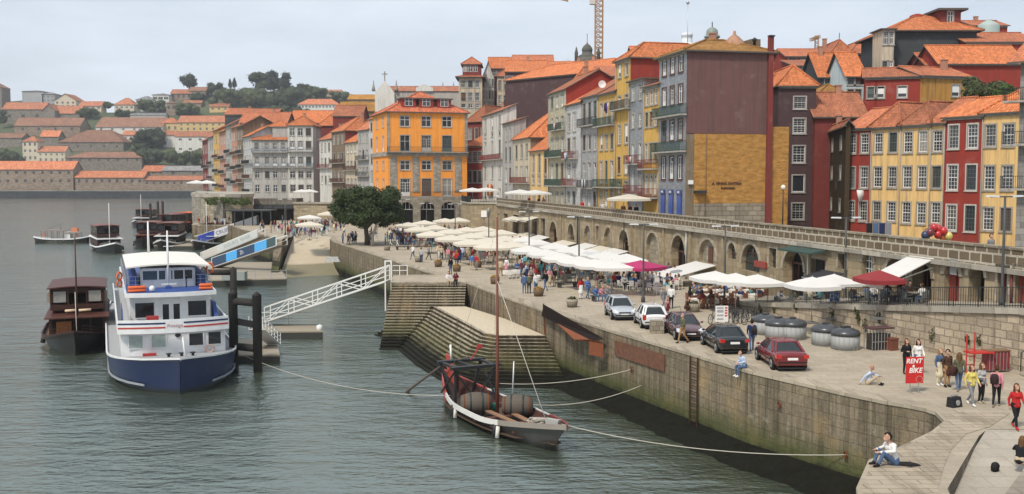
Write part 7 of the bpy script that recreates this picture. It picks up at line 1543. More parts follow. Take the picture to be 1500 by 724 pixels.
def wp(l): return V(RAB.location) + Matrix.Rotation(R(26.6), 3, 'Z') @ V(l)
def rope(a, c, sag, label, r_=.022):
    a, c = V(a), V(c); b = MB(); b.tube([a + (c - a) * k / 16 - V((0, 0, sag * 4 * (k / 16) * (1 - k / 16))) for k in range(17)], r_, 5); tag(b.build('mooring_rope', ROPE), label, 'rope')
b = MB(); b.tube([(0, 6.3, 8.4), (.1, .6, 1.5)], .022, 5); b.tube([(0, 6.3, 11.5), (-1.2, 10, 2.9)], .012, 4); b.tube([(0, 6.3, 11.5), (1.3, 9.4, 2.9)], .012, 4); b.build('stay', ROPE, t)
ringp = G(1190, 662, 2.6)
def qpt(y, z, o=0.0):
    for (x0, y0), (x1, y1) in zip(QE, QE[1:]):
        if y0 <= y <= y1: return V((x0 + (x1 - x0) * (y - y0) / (y1 - y0) - o, y, z))
rope(wp((.1, -1.0, 1.5)), qpt(45.5, 1.9), .5, 'long pale mooring rope from the barrel boat bow to the near quay wall')
rope(wp((1.5, 9.5, 1.6)), qpt(62.0, 2.7), .35, 'mooring rope from the barrel boat stern posts to the ring in the quay wall'); rope(wp((1.7, 6.5, .9)), qpt(61.0, 1.9), .5, 'lower slack mooring rope behind the barrel boat')
rope(wp((-1.2, 10.5, .9)), V(CB.location) + Matrix.Rotation(R(21.8), 3, 'Z') @ V((4.5, 8, 1.2)), .9, 'thin line over the water between the blue boat and the barrel boat', .018)
rope(V(CB.location) + Matrix.Rotation(R(21.8), 3, 'Z') @ V((-4.3, 5, 1.9)), V(tb.location) + Matrix.Rotation(R(21), 3, 'Z') @ V((2.9, 4, 1.2)), .6, 'pale rope tying the brown boat to the blue boat', .05)

# mooring dolphins, pontoons, gangways
PILE = flat((0.035, 0.033, 0.03), .7, 0, .4, nm='tarred_steel')
def P3(px, py, z): return G(px, py, z)
t = thing('mooring_dolphin', 'black steel mooring frame of two thick piles beside the blue boat', 'mooring frame'); a, c = G(343, 541, 0), G(378, 545, 0)
for p in (a, c): b = MB(); b.lathe([(.34, -3), (.34, 5.7), (.36, 5.72), (.02, 6.0)], (p.x, p.y, 0), 14); b.build('pile', PILE, t)
for z in (5.15, 1.75): b = MB(); b.tube([(a.x, a.y, z), (c.x, c.y, z)], .28, 10); b.build('cross_tube', PILE, t)
b = MB(); b.bar((a.x, a.y + .2, 3.65), (c.x, c.y + .2, 3.45), .1, .5); o = b.build('sign_board', BLACK, t); textmesh('lettering', 'CAIS', .3, WHITE, o, ((a.x + c.x) / 2 - .2, a.y + .13, 3.58), (PI / 2, 0, .02), .004)
t = thing('mooring_dolphin', 'farther black steel mooring frame behind the blue boat stern', 'mooring frame'); a, c = G(343, 470, 0), G(300, 470, 0)
for p in (a, c): b = MB(); b.lathe([(.34, -3), (.34, 5.2), (.02, 5.5)], (p.x, p.y, 0), 14); b.build('pile', PILE, t)
b = MB(); b.tube([(a.x, a.y, 4.9), (c.x, c.y, 4.9)], .3, 10); b.build('cross_tube', PILE, t)
for i, (x, y0, y1) in enumerate([(221, 338, 299), (232, 336, 296), (239, 336, 296)]):
    g = G(x, y0, 0); zt = AT(x, y1, g.y).z; t = thing('mooring_pile', '%s dark mooring pile standing behind the tour boats' % ORD[i], 'pile', g, 0, 'dark piles in the river'); b = MB(); b.lathe([(.35, -3), (.35, zt), (.02, zt + .3)], (0, 0, 0), 10); b.build('pile', PILE, t)
def pontoon(poly, z, label, rl=True):
    t = thing('pontoon', label, 'pontoon'); b = MB(); b.prism(poly, -.5, z - .12); b.build('float', flat((0.05, 0.05, 0.045), .8, nm='pontoon_dark'), t); b = MB(); b.prism(poly, z - .118, z); b.build('deck', wood((0.30, 0.26, 0.2), .8, 'pontoon_planks'), t); return t
q = [tuple(G(x, y, .6))[:2] for x, y in ((338, 520), (410, 520), (404, 497), (338, 497))]; t = pontoon(q, .6, 'wooden pontoon beside the blue boat with white ramp rails')
p0, p1 = G(411, 505, .6), G(388, 478, 2.6); b = MB(); 
for dx in (0, -1.1): a_ = V((p0.x + dx, p0.y, .6)); c_ = V((p1.x + dx - .3, p1.y + .5, 2.3)); rails(b, [a_, c_], 1.0, 3, .5, .05)
b.hexa([(p0.x - 1.1, p0.y, .62), (p0.x, p0.y, .62), (p1.x, p1.y, 2.3), (p1.x - 1.3, p1.y, 2.3), (p0.x - 1.1, p0.y, .7), (p0.x, p0.y, .7), (p1.x, p1.y, 2.38), (p1.x - 1.3, p1.y, 2.38)]); b.build('ramp_rails', WHITE, t)
q = [tuple(G(x, y, .6))[:2] for x, y in ((380, 486), (473, 485), (466, 475), (380, 475))]; t = pontoon(q, .6, 'low dark pontoon under the foot of the white gangway'); b = MB(); rails(b, [V((q[3][0], q[3][1], .6)), V((q[2][0], q[2][1], .6))], 1.1, 2, 2.0, .05); b.build('railing', WHITE, t); b = MB(); b.lathe([(.2, 0), (.28, .2), (.28, .5), (.1, .6)], (q[1][0] - .4, q[1][1] + .5, .5), 10); b.build('white_buoy', WHITE, t)
def gangway(a, c, w, h, label, truss=True, panels=None, col=None):
    a, c = V(a), V(c); t = thing('gangway', label, 'gangway', a); d = c - a; hd = V((d.x, d.y, 0)).normalized(); sd_ = V((-hd.y, hd.x, 0)) * w / 2; up = V((0, 0, 1)); L = d.length; n = max(4, int(L / 2.2)); col = col or flat((0.70, 0.70, 0.68), .5, nm='gangway_white')
    b = MB(); b.hexa([-sd_ - up * .12, sd_ - up * .12, d + sd_ - up * .12, d - sd_ - up * .12, -sd_, sd_, d + sd_, d - sd_]); b.build('walkway', flat((0.30, 0.29, 0.27), .8, nm='gangway_deck'), t)
    for s in (sd_, -sd_):
        b = MB()
        for k in ((0, .33, .66, 1) if truss else (0, .5, 1)): b.bar(s + up * (h * k), d + s + up * (h * k), .12 if k in (0, 1) else .045, None)
        for i in range(n + 1):
            p = d * (i / n) + s; b.bar(p, p + up * h, .08)
            if truss and i < n: q_ = d * ((i + 1) / n) + s; b.bar(p + up * (h if i % 2 else 0), q_ + up * (0 if i % 2 else h), .07)
        b.build('side_truss', col, t)
    if panels:
        s = -sd_ if sd_.y > 0 else sd_; o_ = V((0, 0, 0)) + s.normalized() * .09
        for f0, f1, m_, txt in panels:
            b = MB(); p, r = d * f0 + s + o_, d * f1 + s + o_; pts = [p + up * .05, r + up * .05, r + up * (h * .98), p + up * (h * .98)]; b.hexa([x + s.normalized() * .015 for x in pts] + [x - s.normalized() * .015 for x in pts]); o = b.build('banner', m_, t)
            if txt:
                m = (p + r) / 2 + up * h * .5 + s.normalized() * .03; ang = math.atan2(hd.y, hd.x); sl_ = math.atan2(d.z, math.hypot(d.x, d.y)); tm = textmesh('lettering', txt[0], h * .62, txt[1], o, m, (0, 0, 0), .004); tm.rotation_euler = (Matrix.Rotation(ang, 4, 'Z') @ Matrix.Rotation(-sl_, 4, 'Y') @ Matrix.Rotation(PI / 2, 4, 'X')).to_euler()
    return t
gangway(G(392, 470, 1.0), G(568, 411, 4.9), 1.7, 1.35, 'white lattice gangway climbing from the low pontoon to the stair platform')
g = G(568, 404); t = thing('gangway_gate', 'white steel gate frame at the head of the lattice gangway', 'gate', g); b = MB(); [b.bar((x, 0, -3.5), (x, 0, 1.5), .13) for x in (-.25, .35)]; b.bar((-.25, 0, 1.45), (.35, 0, 1.45), .12); b.build('frame', WHITE, t); b = MB(); rails(b, [V((.4, .1, 0)), V((1.9, .3, 0))], 1.0, 2, .7, .06); b.build('rail', WHITE, t)
BNW = flat((0.62, 0.61, 0.64), .5, nm='banner_white'); BNB = flat((0.03, 0.06, 0.33), .5, nm='banner_blue'); BNC = flat((0.08, 0.36, 0.72), .5, nm='banner_cyan'); BND = flat((0.03, 0.06, 0.12), .5, nm='banner_dark')
gangway(G(291, 357, .9), G(377, 328, 4.9), 2.0, 1.65, 'far gangway with white banner and blue end panel', False, [(0, .28, BNB, None), (.285, .64, BNW, ('CRUISES', BND)), (.642, 1, BNW, None)])
gangway(G(300, 381, .9), G(383, 347, 4.9), 2.2, 1.25, 'middle gangway with pale grey banner', False, [(.02, .3, flat((0.5, 0.48, 0.44), .6, nm='banner_cream'), None), (.3, 1, flat((0.50, 0.53, 0.52), .5, nm='banner_pale'), ('DOURO  RIVER', flat((0.25, 0.3, 0.3), .5, nm='banner_ink')))])
gangway(G(318, 391, .9), G(413, 359, 4.75), 2.0, 1.35, 'near gangway with bright light blue and dark banner panels', False, [(.02, .14, BND, None), (.14, .24, BND, None), (.24, .41, BNC, None), (.41, .56, BND, ('2h', BNW)), (.56, .68, BND, None), (.68, .86, BNC, None), (.86, .99, flat((0.05, 0.09, 0.10), .5, nm='banner_teal'), None)])
q = [tuple(G(x, y, .8))[:2] for x, y in ((255, 412), (420, 408), (405, 384), (262, 384))]; t = pontoon(q, .8, 'long landing pontoon at the foot of the banner gangways'); b = MB(); rails(b, [V((q[0][0], q[0][1], .8)), V((q[1][0], q[1][1], .8))], 1.1, 2, 2.0, .05); b.build('railing', GALV, t); b = MB(); b.box(q[0][0] + 6, q[0][0] + 9, q[0][1] + 1, q[0][1] + 2.5, .8, 1.9); b.build('equipment_box', flat((0.25, 0.27, 0.26), .6, nm='box_grey'), t)
q = [tuple(G(x, y, .8))[:2] for x, y in ((225, 360), (300, 360), (297, 350), (228, 350))]; pontoon(q, .8, 'distant landing pontoon between the tour boats')
# rusty steel chute and wall fittings
t = thing('rusty_ramp', 'rust brown steel plate ramp hinged on top of the quay wall', 'steel ramp'); A_ = V((2.3, 73.9, 5.2)); C_ = AT(885, 497, 64.9); A2_ = A_ + V((-.12, -.1, -.85)); C2_ = AT(864, 499, 65.3); b = MB()
th_ = V((-.03, -.05, .03)); b.hexa([A2_, C2_, C_, A_] + [p + th_ for p in (A2_, C2_, C_, A_)]); b.build('plate', flat((0.016, 0.010, 0.009), .8, .1, .5, nm='dark_rust'), t)
b = MB(); e0 = A2_.lerp(C2_, .35) + th_ * 1.2; e1 = C2_ + th_ * 1.2; e2 = AT(884, 503, 64.4); e3 = A2_.lerp(C2_, .8) + V((-.35, -.3, -.28)); b.hexa([e0, e1, e2, e3] + [p + V((0, -.02, .04)) for p in (e0, e1, e2, e3)]); b.hexa([C2_ - V((0, 0, .9)), e2 - V((0, 0, .9)), e2 - V((.05, 0, .9)), C2_ - V((.05, 0, .9)), C2_ - V((0, 0, .05)), e2 - V((0, 0, .05)), e2 - V((.05, 0, .05)), C2_ - V((.05, 0, .05))]); b.build('lip', flat((0.20, 0.07, 0.035), .8, .1, .4, nm='orange_rust'), t)
b = MB(); b.bar(A_ + V((-.02, 0, .05)), A_ + V((.1, .1, -2.2)), .1); b.build('guide_post', RUST, t)
t = thing('rusty_plate', 'long rust stained steel plate bolted along the quay wall top', 'steel plate'); a, c = qpt(64.0, 3.2, .04), qpt(58.5, 3.2, .04); b = MB(); b.hexa([a, c, c + V((-.05, -.02, 0)), a + V((-.05, -.02, 0)), a + V((0, 0, .95)), c + V((0, 0, 1.0)), c + V((-.05, -.02, 1.0)), a + V((-.05, -.02, .95))]); b.build('plate', flat((0.15, 0.075, 0.05), .85, .1, .6, nm='plate_rust'), t)
t = thing('wall_ladder', 'rusty iron ladder running down the quay wall below the brown car', 'ladder'); a = qpt(55.2, 4.6, .12); b = MB(); c = qpt(55.9, 4.6, .12)
for p in (a, c): b.bar(p, p - V((0, 0, 4.2)), .07)
for k in range(12): b.bar(a - V((0, 0, .3 + k * .33)), c - V((0, 0, .3 + k * .33)), .04)
b.build('ladder', flat((0.05, 0.025, 0.018), .8, 0, .4, nm='old_rust'), t)
for y, z, lb in ((62.0, 2.7, 'rusty mooring ring with rope in the quay wall by the steel plate'), (45.5, 1.9, 'rusty mooring ring near the pier in the quay wall'), (49.0, 3.4, 'small rusty ring high on the near quay wall')):
    p = qpt(y, z, .12); t = thing('mooring_ring', lb, 'mooring ring', p); b = MB(); b.tube([(0, .16 * math.cos(q_), .16 * math.sin(q_)) for q_ in [2 * PI * k / 14 for k in range(15)]], .035, 5); b.build('ring', RUST, t)
g = G(487, 378, 2.9); t = thing('concrete_block', 'small pale dinghy shaped block resting on the boat ramp', 'block', g + V((0, 0, -.55)), .1); b = MB(); b.loft([[(-1.1, -.5, 0), (-1.1, .5, 0), (-.8, .4, .7), (-.8, -.4, .7)], [(1.1, -.5, 0), (1.1, .5, 0), (.8, .4, .7), (.8, -.4, .7)]], 0, False); b.build('block', flat((0.42, 0.42, 0.41), .7, 0, .4, nm='weathered_concrete'), t)
# ------------------------------------------------------------------ cars
RIMM = flat((0.45, 0.46, 0.47), .3, .7, nm='alloy_rim'); CGL = glass((0.02, 0.026, 0.028), .05, 'car_glass'); RLT = gloss((0.45, 0.02, 0.015), .15, 'tail_light'); HLT = gloss((0.62, 0.64, 0.66), .1, 'head_light'); TRB = flat((0.025, 0.025, 0.027), .6, nm='black_trim')
def car(label, x, y, hx, hy, col, kind):
    t = thing('parked_car', label, 'car', (x, y, QZ + .003), math.atan2(hy, hx), 'cars parked along the quay'); pm = gloss(col, .28, 'car_paint', .7)
    sed = kind == 'sedan'; xr = -2.22 if sed else -1.92; xf = 2.12 if sed else 1.92; W = .86 if sed else .83; zr = 1.40 if sed else 1.45
    st = [(xf, .36, .52, .62), (xf - .06, .26, .62, .74), (xf - .3, .22, .72, .82), (xf - .8, .2, .80, 1), (xf - 1.05, .2, .87, 1), (.2, .2, .90, 1), (-.8, .2, .92, 1), (xr + .75, .2, .95, 1), (xr + .3, .24, .95 if sed else .96, .97), (xr + .07, .3, .92, .9), (xr, .38, .80, .84)]
    b = MB(); R_ = []
    for sx, z0, z1, k in st:
        w_ = W * k; h = z1 - z0; pts = [(0, z0), (w_ * .85, z0), (w_ * .97, z0 + h * .18), (w_, z0 + h * .45), (w_ * .985, z0 + h * .72), (w_ * .93, z0 + h * .93), (w_ * .8, z1), (w_ * .4, z1 + .025)]
        R_.append([(sx, p, z) for p, z in pts] + [(sx, -p, z) for p, z in ([(0, z1 + .03)] + pts[:0:-1])])
    b.loft(R_, 0, True); b.build('body', pm, t)
    gf, gr, rf, rr_ = (xf - 1.1, xr + (.52 if sed else .1), .30, xr + (1.15 if sed else .55)); zb = .90
    base = [(gf, W * .86), (gf - .25, W * .93), (-.3, W * .95), (gr + .3, W * .92), (gr, W * .84)]; top = [(rf, W * .62), (rf - .15, W * .70), (-.4, W * .74), (rr_ + .15, W * .70), (rr_, W * .60)]
    bl = [(x_, w_, zb) for x_, w_ in base]; tl = [(x_, w_, zr - .05 - .03 * (i in (0, 4))) for i, (x_, w_) in enumerate(top)]
    b = MB(); rb = bl + [(x_, -w_, z) for x_, w_, z in bl[::-1]]; rt_ = tl + [(x_, -w_, z) for x_, w_, z in tl[::-1]]; b.loft([rb, rt_], 0, False); b.build('windows', CGL, t)
    b = MB(); b.loft([rt_, [(x_ * .97 - .01, w_ * .9, z + .05) for x_, w_, z in rt_], [(x_ * .8 - .05, w_ * .6, z + .075) for x_, w_, z in rt_]], 0, True); b.build('roof', pm, t)
    b = MB()
    for s in (-1, 1):
        for i, w_ in ((0, .07), (4, .10)): b.bar((base[i][0], s * base[i][1], zb), (top[i][0], s * top[i][1], zr - .06), w_)
        b.bar((-.32, s * W * .955, zb), (-.38, s * W * .745, zr - .05), .07, .05); b.bar((gr + .32, s * W * .925, zb), (rr_ + .2, s * W * .70, zr - .05), .13, .06)
    b.build('pillars', pm, t)
    for s in (-1, 1):
        for wx in (xf - .78, xr + .78):
            b = MB(); b.lathe([(.36, s * (W - .06)), (.36, s * (W + .004))], (wx, 0, .33), 18, ax='y'); b.build('wheel_arch', TRB, t)
            b = MB(); b.lathe([(.20, s * (W - .16)), (.30, s * (W - .15)), (.31, s * (W - .05)), (.29, s * (W + .02)), (.21, s * (W + .022))], (wx, 0, .31), 18, ax='y'); w_ = b.build('wheel', TYR, t); b = MB(); b.lathe([(.21, s * (W + .0)), (.205, s * (W + .03)), (.05, s * (W + .02)), (.01, s * (W + .02))], (wx, 0, .31), 14, ax='y'); b.build('rim', RIMM, w_)
        b = MB(); b.box(xr - .004, xr + .34, s * W * .80 - .13, s * W * .80 + .13, .68, .86) if sed else b.box(xr - .004, xr + .22, s * W * .86 - .09, s * W * .86 + .09, .62, .95); b.build('tail_light', RLT, t)
        b = MB(); b.hexa([(xf - .34, s * W * .8 - .14, .56), (xf - .02, s * W * .66 - .14, .52), (xf - .02, s * W * .66 + .14, .52), (xf - .34, s * W * .8 + .14, .56), (xf - .4, s * W * .8 - .14, .73), (xf - .1, s * W * .66 - .14, .66), (xf - .1, s * W * .66 + .14, .66), (xf - .4, s * W * .8 + .14, .73)]); b.build('headlight', HLT, t)
        b = MB(); b.ball((gf - .2, s * (W + .07), .98), .1, 8, 5, 0, (.7, 1, .7)); b.build('wing_mirror', pm, t)
        b = MB(); b.box(xr + .5, xf - .6, s * W - .006 if s > 0 else -W - .012, s * W + .012 if s > 0 else -W + .006, .46, .52); b.build('side_moulding', TRB, t)
        for x_ in (-.36, .62): b = MB(); b.box(x_ - .006, x_ + .006, s * W * .99 - .008, s * W * .99 + .008, .3, .88); b.build('door_seam', TRB, t)
        for x_ in (-.22, -1.05): b = MB(); b.box(x_ - .09, x_ + .09, s * W * .975 - .015, s * W * .975 + .015, .76, .79); b.build('door_handle', pm, t)
    for x_, s in ((xr, -1), (xf, 1)):
        b = MB(); b.box(x_ + s * .004, x_ + s * .02, -.26, .26, .60 if s < 0 else .38, .72 if s < 0 else .49); b.build('number_plate', WHITE, t); b = MB(); b.box(x_ - .10, x_ + s * .025 if s > 0 else x_ + .10, -W * .78, W * .78, .34, .42) if s > 0 else b.box(x_ - .03, x_ + .1, -W * .84, W * .84, .46, .52); b.build('bumper_strip', TRB, t)
    b = MB(); b.box(xf - .06, xf + .012, -.4, .4, .52, .60); b.build('grille', TRB, t); b = MB(); b.box(xr + .1, xf - .1, -W * .8, W * .8, .14, .22); b.build('underbody', TRB, t)
    if not sed: b = MB(); b.bar((rr_ + .02, -W * .5, zr - .02), (rr_ + .02, W * .5, zr - .02), .08, .03); b.build('spoiler', pm, t)
    b = MB(); b.tube([(rr_ + .3, 0, zr + .03), (rr_ - .1, 0, zr + .35)], .01, 4); b.build('aerial', TRB, t)
    return t
car('dark red saloon parked nearest the camera on the quay', 13.93, 52.75, -.03, 1, (0.15, 0.008, 0.012), 'sedan')
car('black saloon parked behind the dark red one', 12.0, 57.7, -.09, 1, (0.012, 0.014, 0.015), 'sedan')
car('brown saloon facing the camera beside the man in tan', 10.5, 62.2, .06, -1, (0.085, 0.035, 0.04), 'sedan')
car('white hatchback seen from behind next to the silver one', 9.05, 66.7, -.06, 1, (0.70, 0.71, 0.71), 'hatch')
car('silver hatchback facing the camera at the end of the row', 7.5, 70.7, .08, -1, (0.36, 0.39, 0.42), 'hatch')
# ------------------------------------------------------------------ people
import numpy as np
def capsule(b, p0, r0, p1, r1):
    p0, p1 = V(p0), V(p1); d = p1 - p0; d = d.normalized() if d.length > 1e-6 else V((0, 0, 1)); a = d.orthogonal().normalized(); c = d.cross(a); rings = []; n = 10
    for i in range(4): t = PI / 2 * (i + .12) / 4; rings.append((p0 - d * r0 * math.cos(t), r0 * math.sin(t)))
    rings += [(p0, r0), (p1, r1)]
    for i in range(3, -1, -1): t = PI / 2 * (i + .12) / 4; rings.append((p1 + d * r1 * math.cos(t), r1 * math.sin(t)))
    b.loft([[q + (a * math.cos(2 * PI * k / n) + c * math.sin(2 * PI * k / n)) * r for k in range(n)] for q, r in rings], 0, True)
def figure(name, legs, arms, hip=.92, lean=0.0, hair='short', skirt=False, hi=False, headturn=0.0, hood=False, coat=False, fem=False, vox=None):
    """legs/arms: ((knee, ankle, toe), ...), ((elbow, wrist), ...); front is -Y; slots skin, top, bottom, hair, shoes"""
    C = []; H = V((0, 0, hip)); ly = lambda h: -math.sin(lean) * h; lz = lambda h: math.cos(lean) * h; S = lambda x, h, y=0.0: V((x, ly(h) + y * math.cos(lean), hip + lz(h) + y * math.sin(lean) * -1))
    sw = .165 if fem else .185
    for s in (-1, 1):
        C.append((H + V((s * .06, 0, .0)), .125 if not fem else .13, S(s * .055, .22), .115 if not fem else .10, 1 if not skirt else 2)); C.append((S(s * .055, .2), .112 if not fem else .1, S(s * .075, .40), .118, 1)); C.append((S(s * .06, .47), .07, S(s * sw, .475), .066, 1))
        C.append((H + V((s * .075, 0, -.02)), .12, H + V((s * .07, 0, .06)), .12, 2))
    if fem: C.append((S(-.07, .36, -.08), .065, S(.07, .36, -.08), .065, 1))
    hd = S(0, .70, -.02); C.append((S(0, .48), .06, S(0, .62, -.01), .052, 0)); fx = V((math.sin(headturn), -math.cos(headturn), 0)); sx = V((math.cos(headturn), math.sin(headturn), 0)); up = V((0, 0, 1))
    C.append((hd + up * -.035 + fx * .02, .078, hd + up * .055, .097, 0)); C.append((hd + fx * .075 - up * .06, .042, hd + fx * .08 - up * .045, .045, 0)); C.append((hd + fx * .10 + up * .01, .012, hd + fx * .118 - up * .022, .018, 0))
    for s in (-1, 1): C.append((hd + sx * s * .092 + up * .015, .02, hd + sx * s * .094 - up * .02, .016, 0))
    if hair != 'bald':
        C.append((hd - fx * .02 + up * .075, .095, hd - fx * .045 + up * .03, .098, 3)); C.append((hd + fx * .045 + up * .10, .05, hd - fx * .02 + up * .09, .08, 3))
        if hair == 'long': C.append((hd - fx * .06 + up * .03, .092, hd - fx * .075 - up * .26, .075, 3)); [C.append((hd + sx * s * .085 + up * .03, .04, hd + sx * s * .10 - up * .2 - fx * .01, .045, 3)) for s in (-1, 1)]
        if hair == 'cap': C.append((hd + fx * .06 + up * .09, .055, hd + fx * .14 + up * .075, .03, 3))
    if hood: C.append((S(-.08, .50, .09), .075, S(.08, .50, .09), .075, 1))
    for s, (kn, an, to) in zip((-1, 1), legs):
        hp = H + V((s * .09, 0, -.03)); C.append((hp, .098, V(kn), .064, 2)); C.append((V(kn), .062, V(an), .044, 2)); C.append((V(an) - V((0, 0, .02)), .043, V(an) + (V(to) - V(an)) * .15, .048, 4)); C.append((V(an) + (V(to) - V(an)) * .1 - V((0, 0, .03)), .045, V(to), .036, 4))
    if skirt: C.append((H, .15, V((0, (V(legs[0][0]) + V(legs[1][0])).y / 2, hip - .38)), .21, 2))
    if coat: C.append((H + V((0, 0, .1)), .15, H + V((0, .02, -.25)), .17, 1))
    for s, (el, wr) in zip((-1, 1), arms):
        sh = S(s * (sw + .01), .465); el, wr = V(el), V(wr); C.append((sh, .066, el, .05, 1)); C.append((el, .049, wr, .036, 1)); d = (wr - el).normalized(); C.append((wr, .03, wr + d * .03, .03, 0)); x_ = d.cross(V((0, 1, .2))).normalized()
        if hi:
            C.append((wr + d * .02, .03, wr + d * .085, .034, 0)); q = d.cross(x_)
            for k, l in enumerate((.07, .085, .08, .06)): o = q * (k - 1.5) * .022; m_ = wr + d * (.09 + l * .5) + o; C.append((wr + d * .085 + o, .011, m_, .0105, 0)); C.append((m_, .0105, m_ + (d * .8 - x_ * s * .5).normalized() * l * .5, .009, 0))
            C.append((wr + d * .03 - q * .03, .013, wr + d * .085 - q * .058, .011, 0))
        else: C.append((wr + d * .03, .034, wr + d * .13, .024, 0))
    b = MB()
    for p0, r0, p1, r1, _ in C: capsule(b, p0, r0, p1, r1)
    me = b.mesh('tmp_person', WHITE); o = bpy.data.objects.new('tmp', me); COL.objects.link(o); m_ = o.modifiers.new('r', 'REMESH'); m_.mode = 'VOXEL'; m_.voxel_size = vox or (.0105 if hi else .026); m2 = o.modifiers.new('s', 'SMOOTH'); m2.factor = .5; m2.iterations = 2 if hi else 1
    ev = o.evaluated_get(bpy.context.evaluated_depsgraph_get()); out = bpy.data.meshes.new_from_object(ev); out.name = name; bpy.data.objects.remove(o); bpy.data.meshes.remove(me)
    n = len(out.polygons); cen = np.empty(n * 3); out.polygons.foreach_get('center', cen); cen = cen.reshape(-1, 3); best = np.full(n, 9.0); idx = np.zeros(n, dtype=np.int32)
    for p0, r0, p1, r1, sl in C:
        a = np.array(p0); d = np.array(p1) - a; L2 = max(1e-9, d @ d); t = np.clip(((cen - a) @ d) / L2, 0, 1); dist = np.linalg.norm(cen - a - t[:, None] * d, axis=1) - (r0 + (r1 - r0) * t); k = dist < best; best[k] = dist[k]; idx[k] = sl
    for _ in range(5): out.materials.append(None) if len(out.materials) < 5 else None
    while len(out.materials) < 5: out.materials.append(None)
    out.polygons.foreach_set('material_index', idx); out.polygons.foreach_set('use_smooth', [True] * n); out.update(); return out
SK = lambda s, y, k=.5: ((s * .1, y, k), )
stL = [((-.10, -.015, .49), (-.105, .03, .09), (-.12, -.11, .036)), ((.10, -.015, .49), (.105, .03, .09), (.12, -.11, .036))]
wkL = [((-.09, -.16, .51), (-.09, -.24, .10), (-.10, -.38, .05)), ((.09, .05, .49), (.09, .33, .15), (.09, .24, .04))]
stA = [((-.25, .03, 1.14), (-.25, -.05, .90)), ((.25, .03, 1.14), (.25, -.05, .90))]
wkA = [((-.24, .10, 1.14), (-.23, .06, .90)), ((.24, -.05, 1.15), (.22, -.22, .98))]
bdA = [((-.25, .05, 1.15), (-.12, -.2, 1.16)), ((.25, .03, 1.14), (.25, -.05, .90))]
stiL = [((-.12, -.42, .50), (-.12, -.42, .09), (-.13, -.56, .036)), ((.12, -.42, .50), (.12, -.40, .09), (.13, -.54, .036))]
siA = [((-.25, -.05, .86), (-.16, -.32, .74)), ((.25, -.05, .86), (.16, -.34, .76))]
leL = [((-.12, -.42, .10), (-.12, -.40, -.34), (-.13, -.54, -.38)), ((.12, -.42, .10), (.10, -.44, -.34), (.11, -.58, -.38))]
leA = [((-.24, -.08, .38), (-.10, -.36, .30)), ((.24, -.08, .38), (.08, -.38, .30))]
grL = [((-.16, -.40, .42), (-.13, -.52, .09), (-.14, -.66, .04)), ((.16, -.42, .40), (.13, -.56, .09), (.14, -.7, .04))]
grA = [((-.26, -.16, .46), (-.14, -.46, .44)), ((.26, -.16, .46), (.12, -.48, .42))]
bkA = [((-.27, .10, .44), (-.28, .30, .12)), ((.26, -.16, .46), (.12, -.48, .42))]
crL = [((-.14, -.36, .46), (-.12, -.08, .09), (-.12, -.22, .036)), ((.14, -.34, .46), (.12, -.06, .09), (.12, -.2, .036))]
POSE = {}
PD = dict(stand=(stL, stA, {}), standf=(stL, bdA, dict(hair='long', fem=True)), walk=(wkL, wkA, {}), walkf=(wkL, bdA, dict(hair='long', fem=True)), skirt=(stL, stA, dict(hair='long', skirt=True, fem=True)), sit=(stiL, siA, dict(hip=.55, lean=.08)), sitf=(stiL, siA, dict(hip=.55, lean=.12, hair='long', fem=True)),
    crouch=(crL, grA, dict(hip=.32, lean=.35)), bench=(stiL, siA, dict(hip=.55, lean=.3)),
    hi_walkf=(wkL, wkA, dict(hair='long', fem=True, hi=True)), hi_standf=(stL, bdA, dict(hair='long', fem=True, hi=True)), hi_walk=(wkL, wkA, dict(hi=True)), hi_bald=(grL, bkA, dict(hip=.11, lean=.22, hair='bald', hi=True)), hi_ledge=(leL, leA, dict(hip=.12, lean=.30, hi=True, headturn=-.2)), hi_ground=(grL, grA, dict(hip=.11, lean=.28, hi=True, hood=True)), hi_groundf=(grL, grA, dict(hip=.11, lean=.25, hair='long', fem=True, hi=True)), hi_coat=(stL, stA, dict(hair='cap', coat=True, hi=True)), hi_skirt=(stL, stA, dict(hair='long', skirt=True, fem=True, hi=True)))
CLR = dict(white=(.66, .65, .63), black=(.016, .016, .018), navy=(.02, .03, .08), red=(.42, .025, .025), grey=(.20, .20, .21), blue=(.07, .14, .33), denim=(.075, .12, .21), pink=(.52, .22, .25), beige=(.42, .34, .24), olive=(.10, .10, .06), teal=(.10, .30, .32), tan=(.33, .20, .10), brown=(.075, .04, .028), yellow=(.58, .48, .13), cream=(.60, .53, .38), maroon=(.13, .02, .03), orange=(.52, .15, .04), pale_blue=(.40, .47, .60), green=(.06, .17, .08), silver=(.38, .38, .39))
HAIRC = [(.02, .014, .01), (.06, .032, .018), (.12, .065, .03), (.26, .16, .07), (.22, .21, .20), (.09, .035, .018)]; SKC = [(.46, .27, .19), (.40, .22, .15), (.52, .33, .25), (.24, .12, .075)]
def cloth(c): return flat(c, .85, 0, .12, nm='cloth')
def person(label, loc, rz, pose, top, bot, hair=0, skin=0, shoes='black', group=None, sc=1.0):
    if pose not in POSE: l, a, k = PD[pose]; POSE[pose] = figure('person', l, a, **k)
    o = link('person', POSE[pose], None, loc, rz); o.scale = (sc, sc, sc)
    for sl, m_ in zip(o.material_slots, (flat(SKC[skin], .6, 0, .08, nm='skin'), cloth(CLR[top]), cloth(CLR[bot]), flat(HAIRC[hair], .7, 0, .2, nm='hair'), cloth(CLR[shoes]))): sl.link = 'OBJECT'; sl.material = m_
    return tag(o, label, 'person', group)
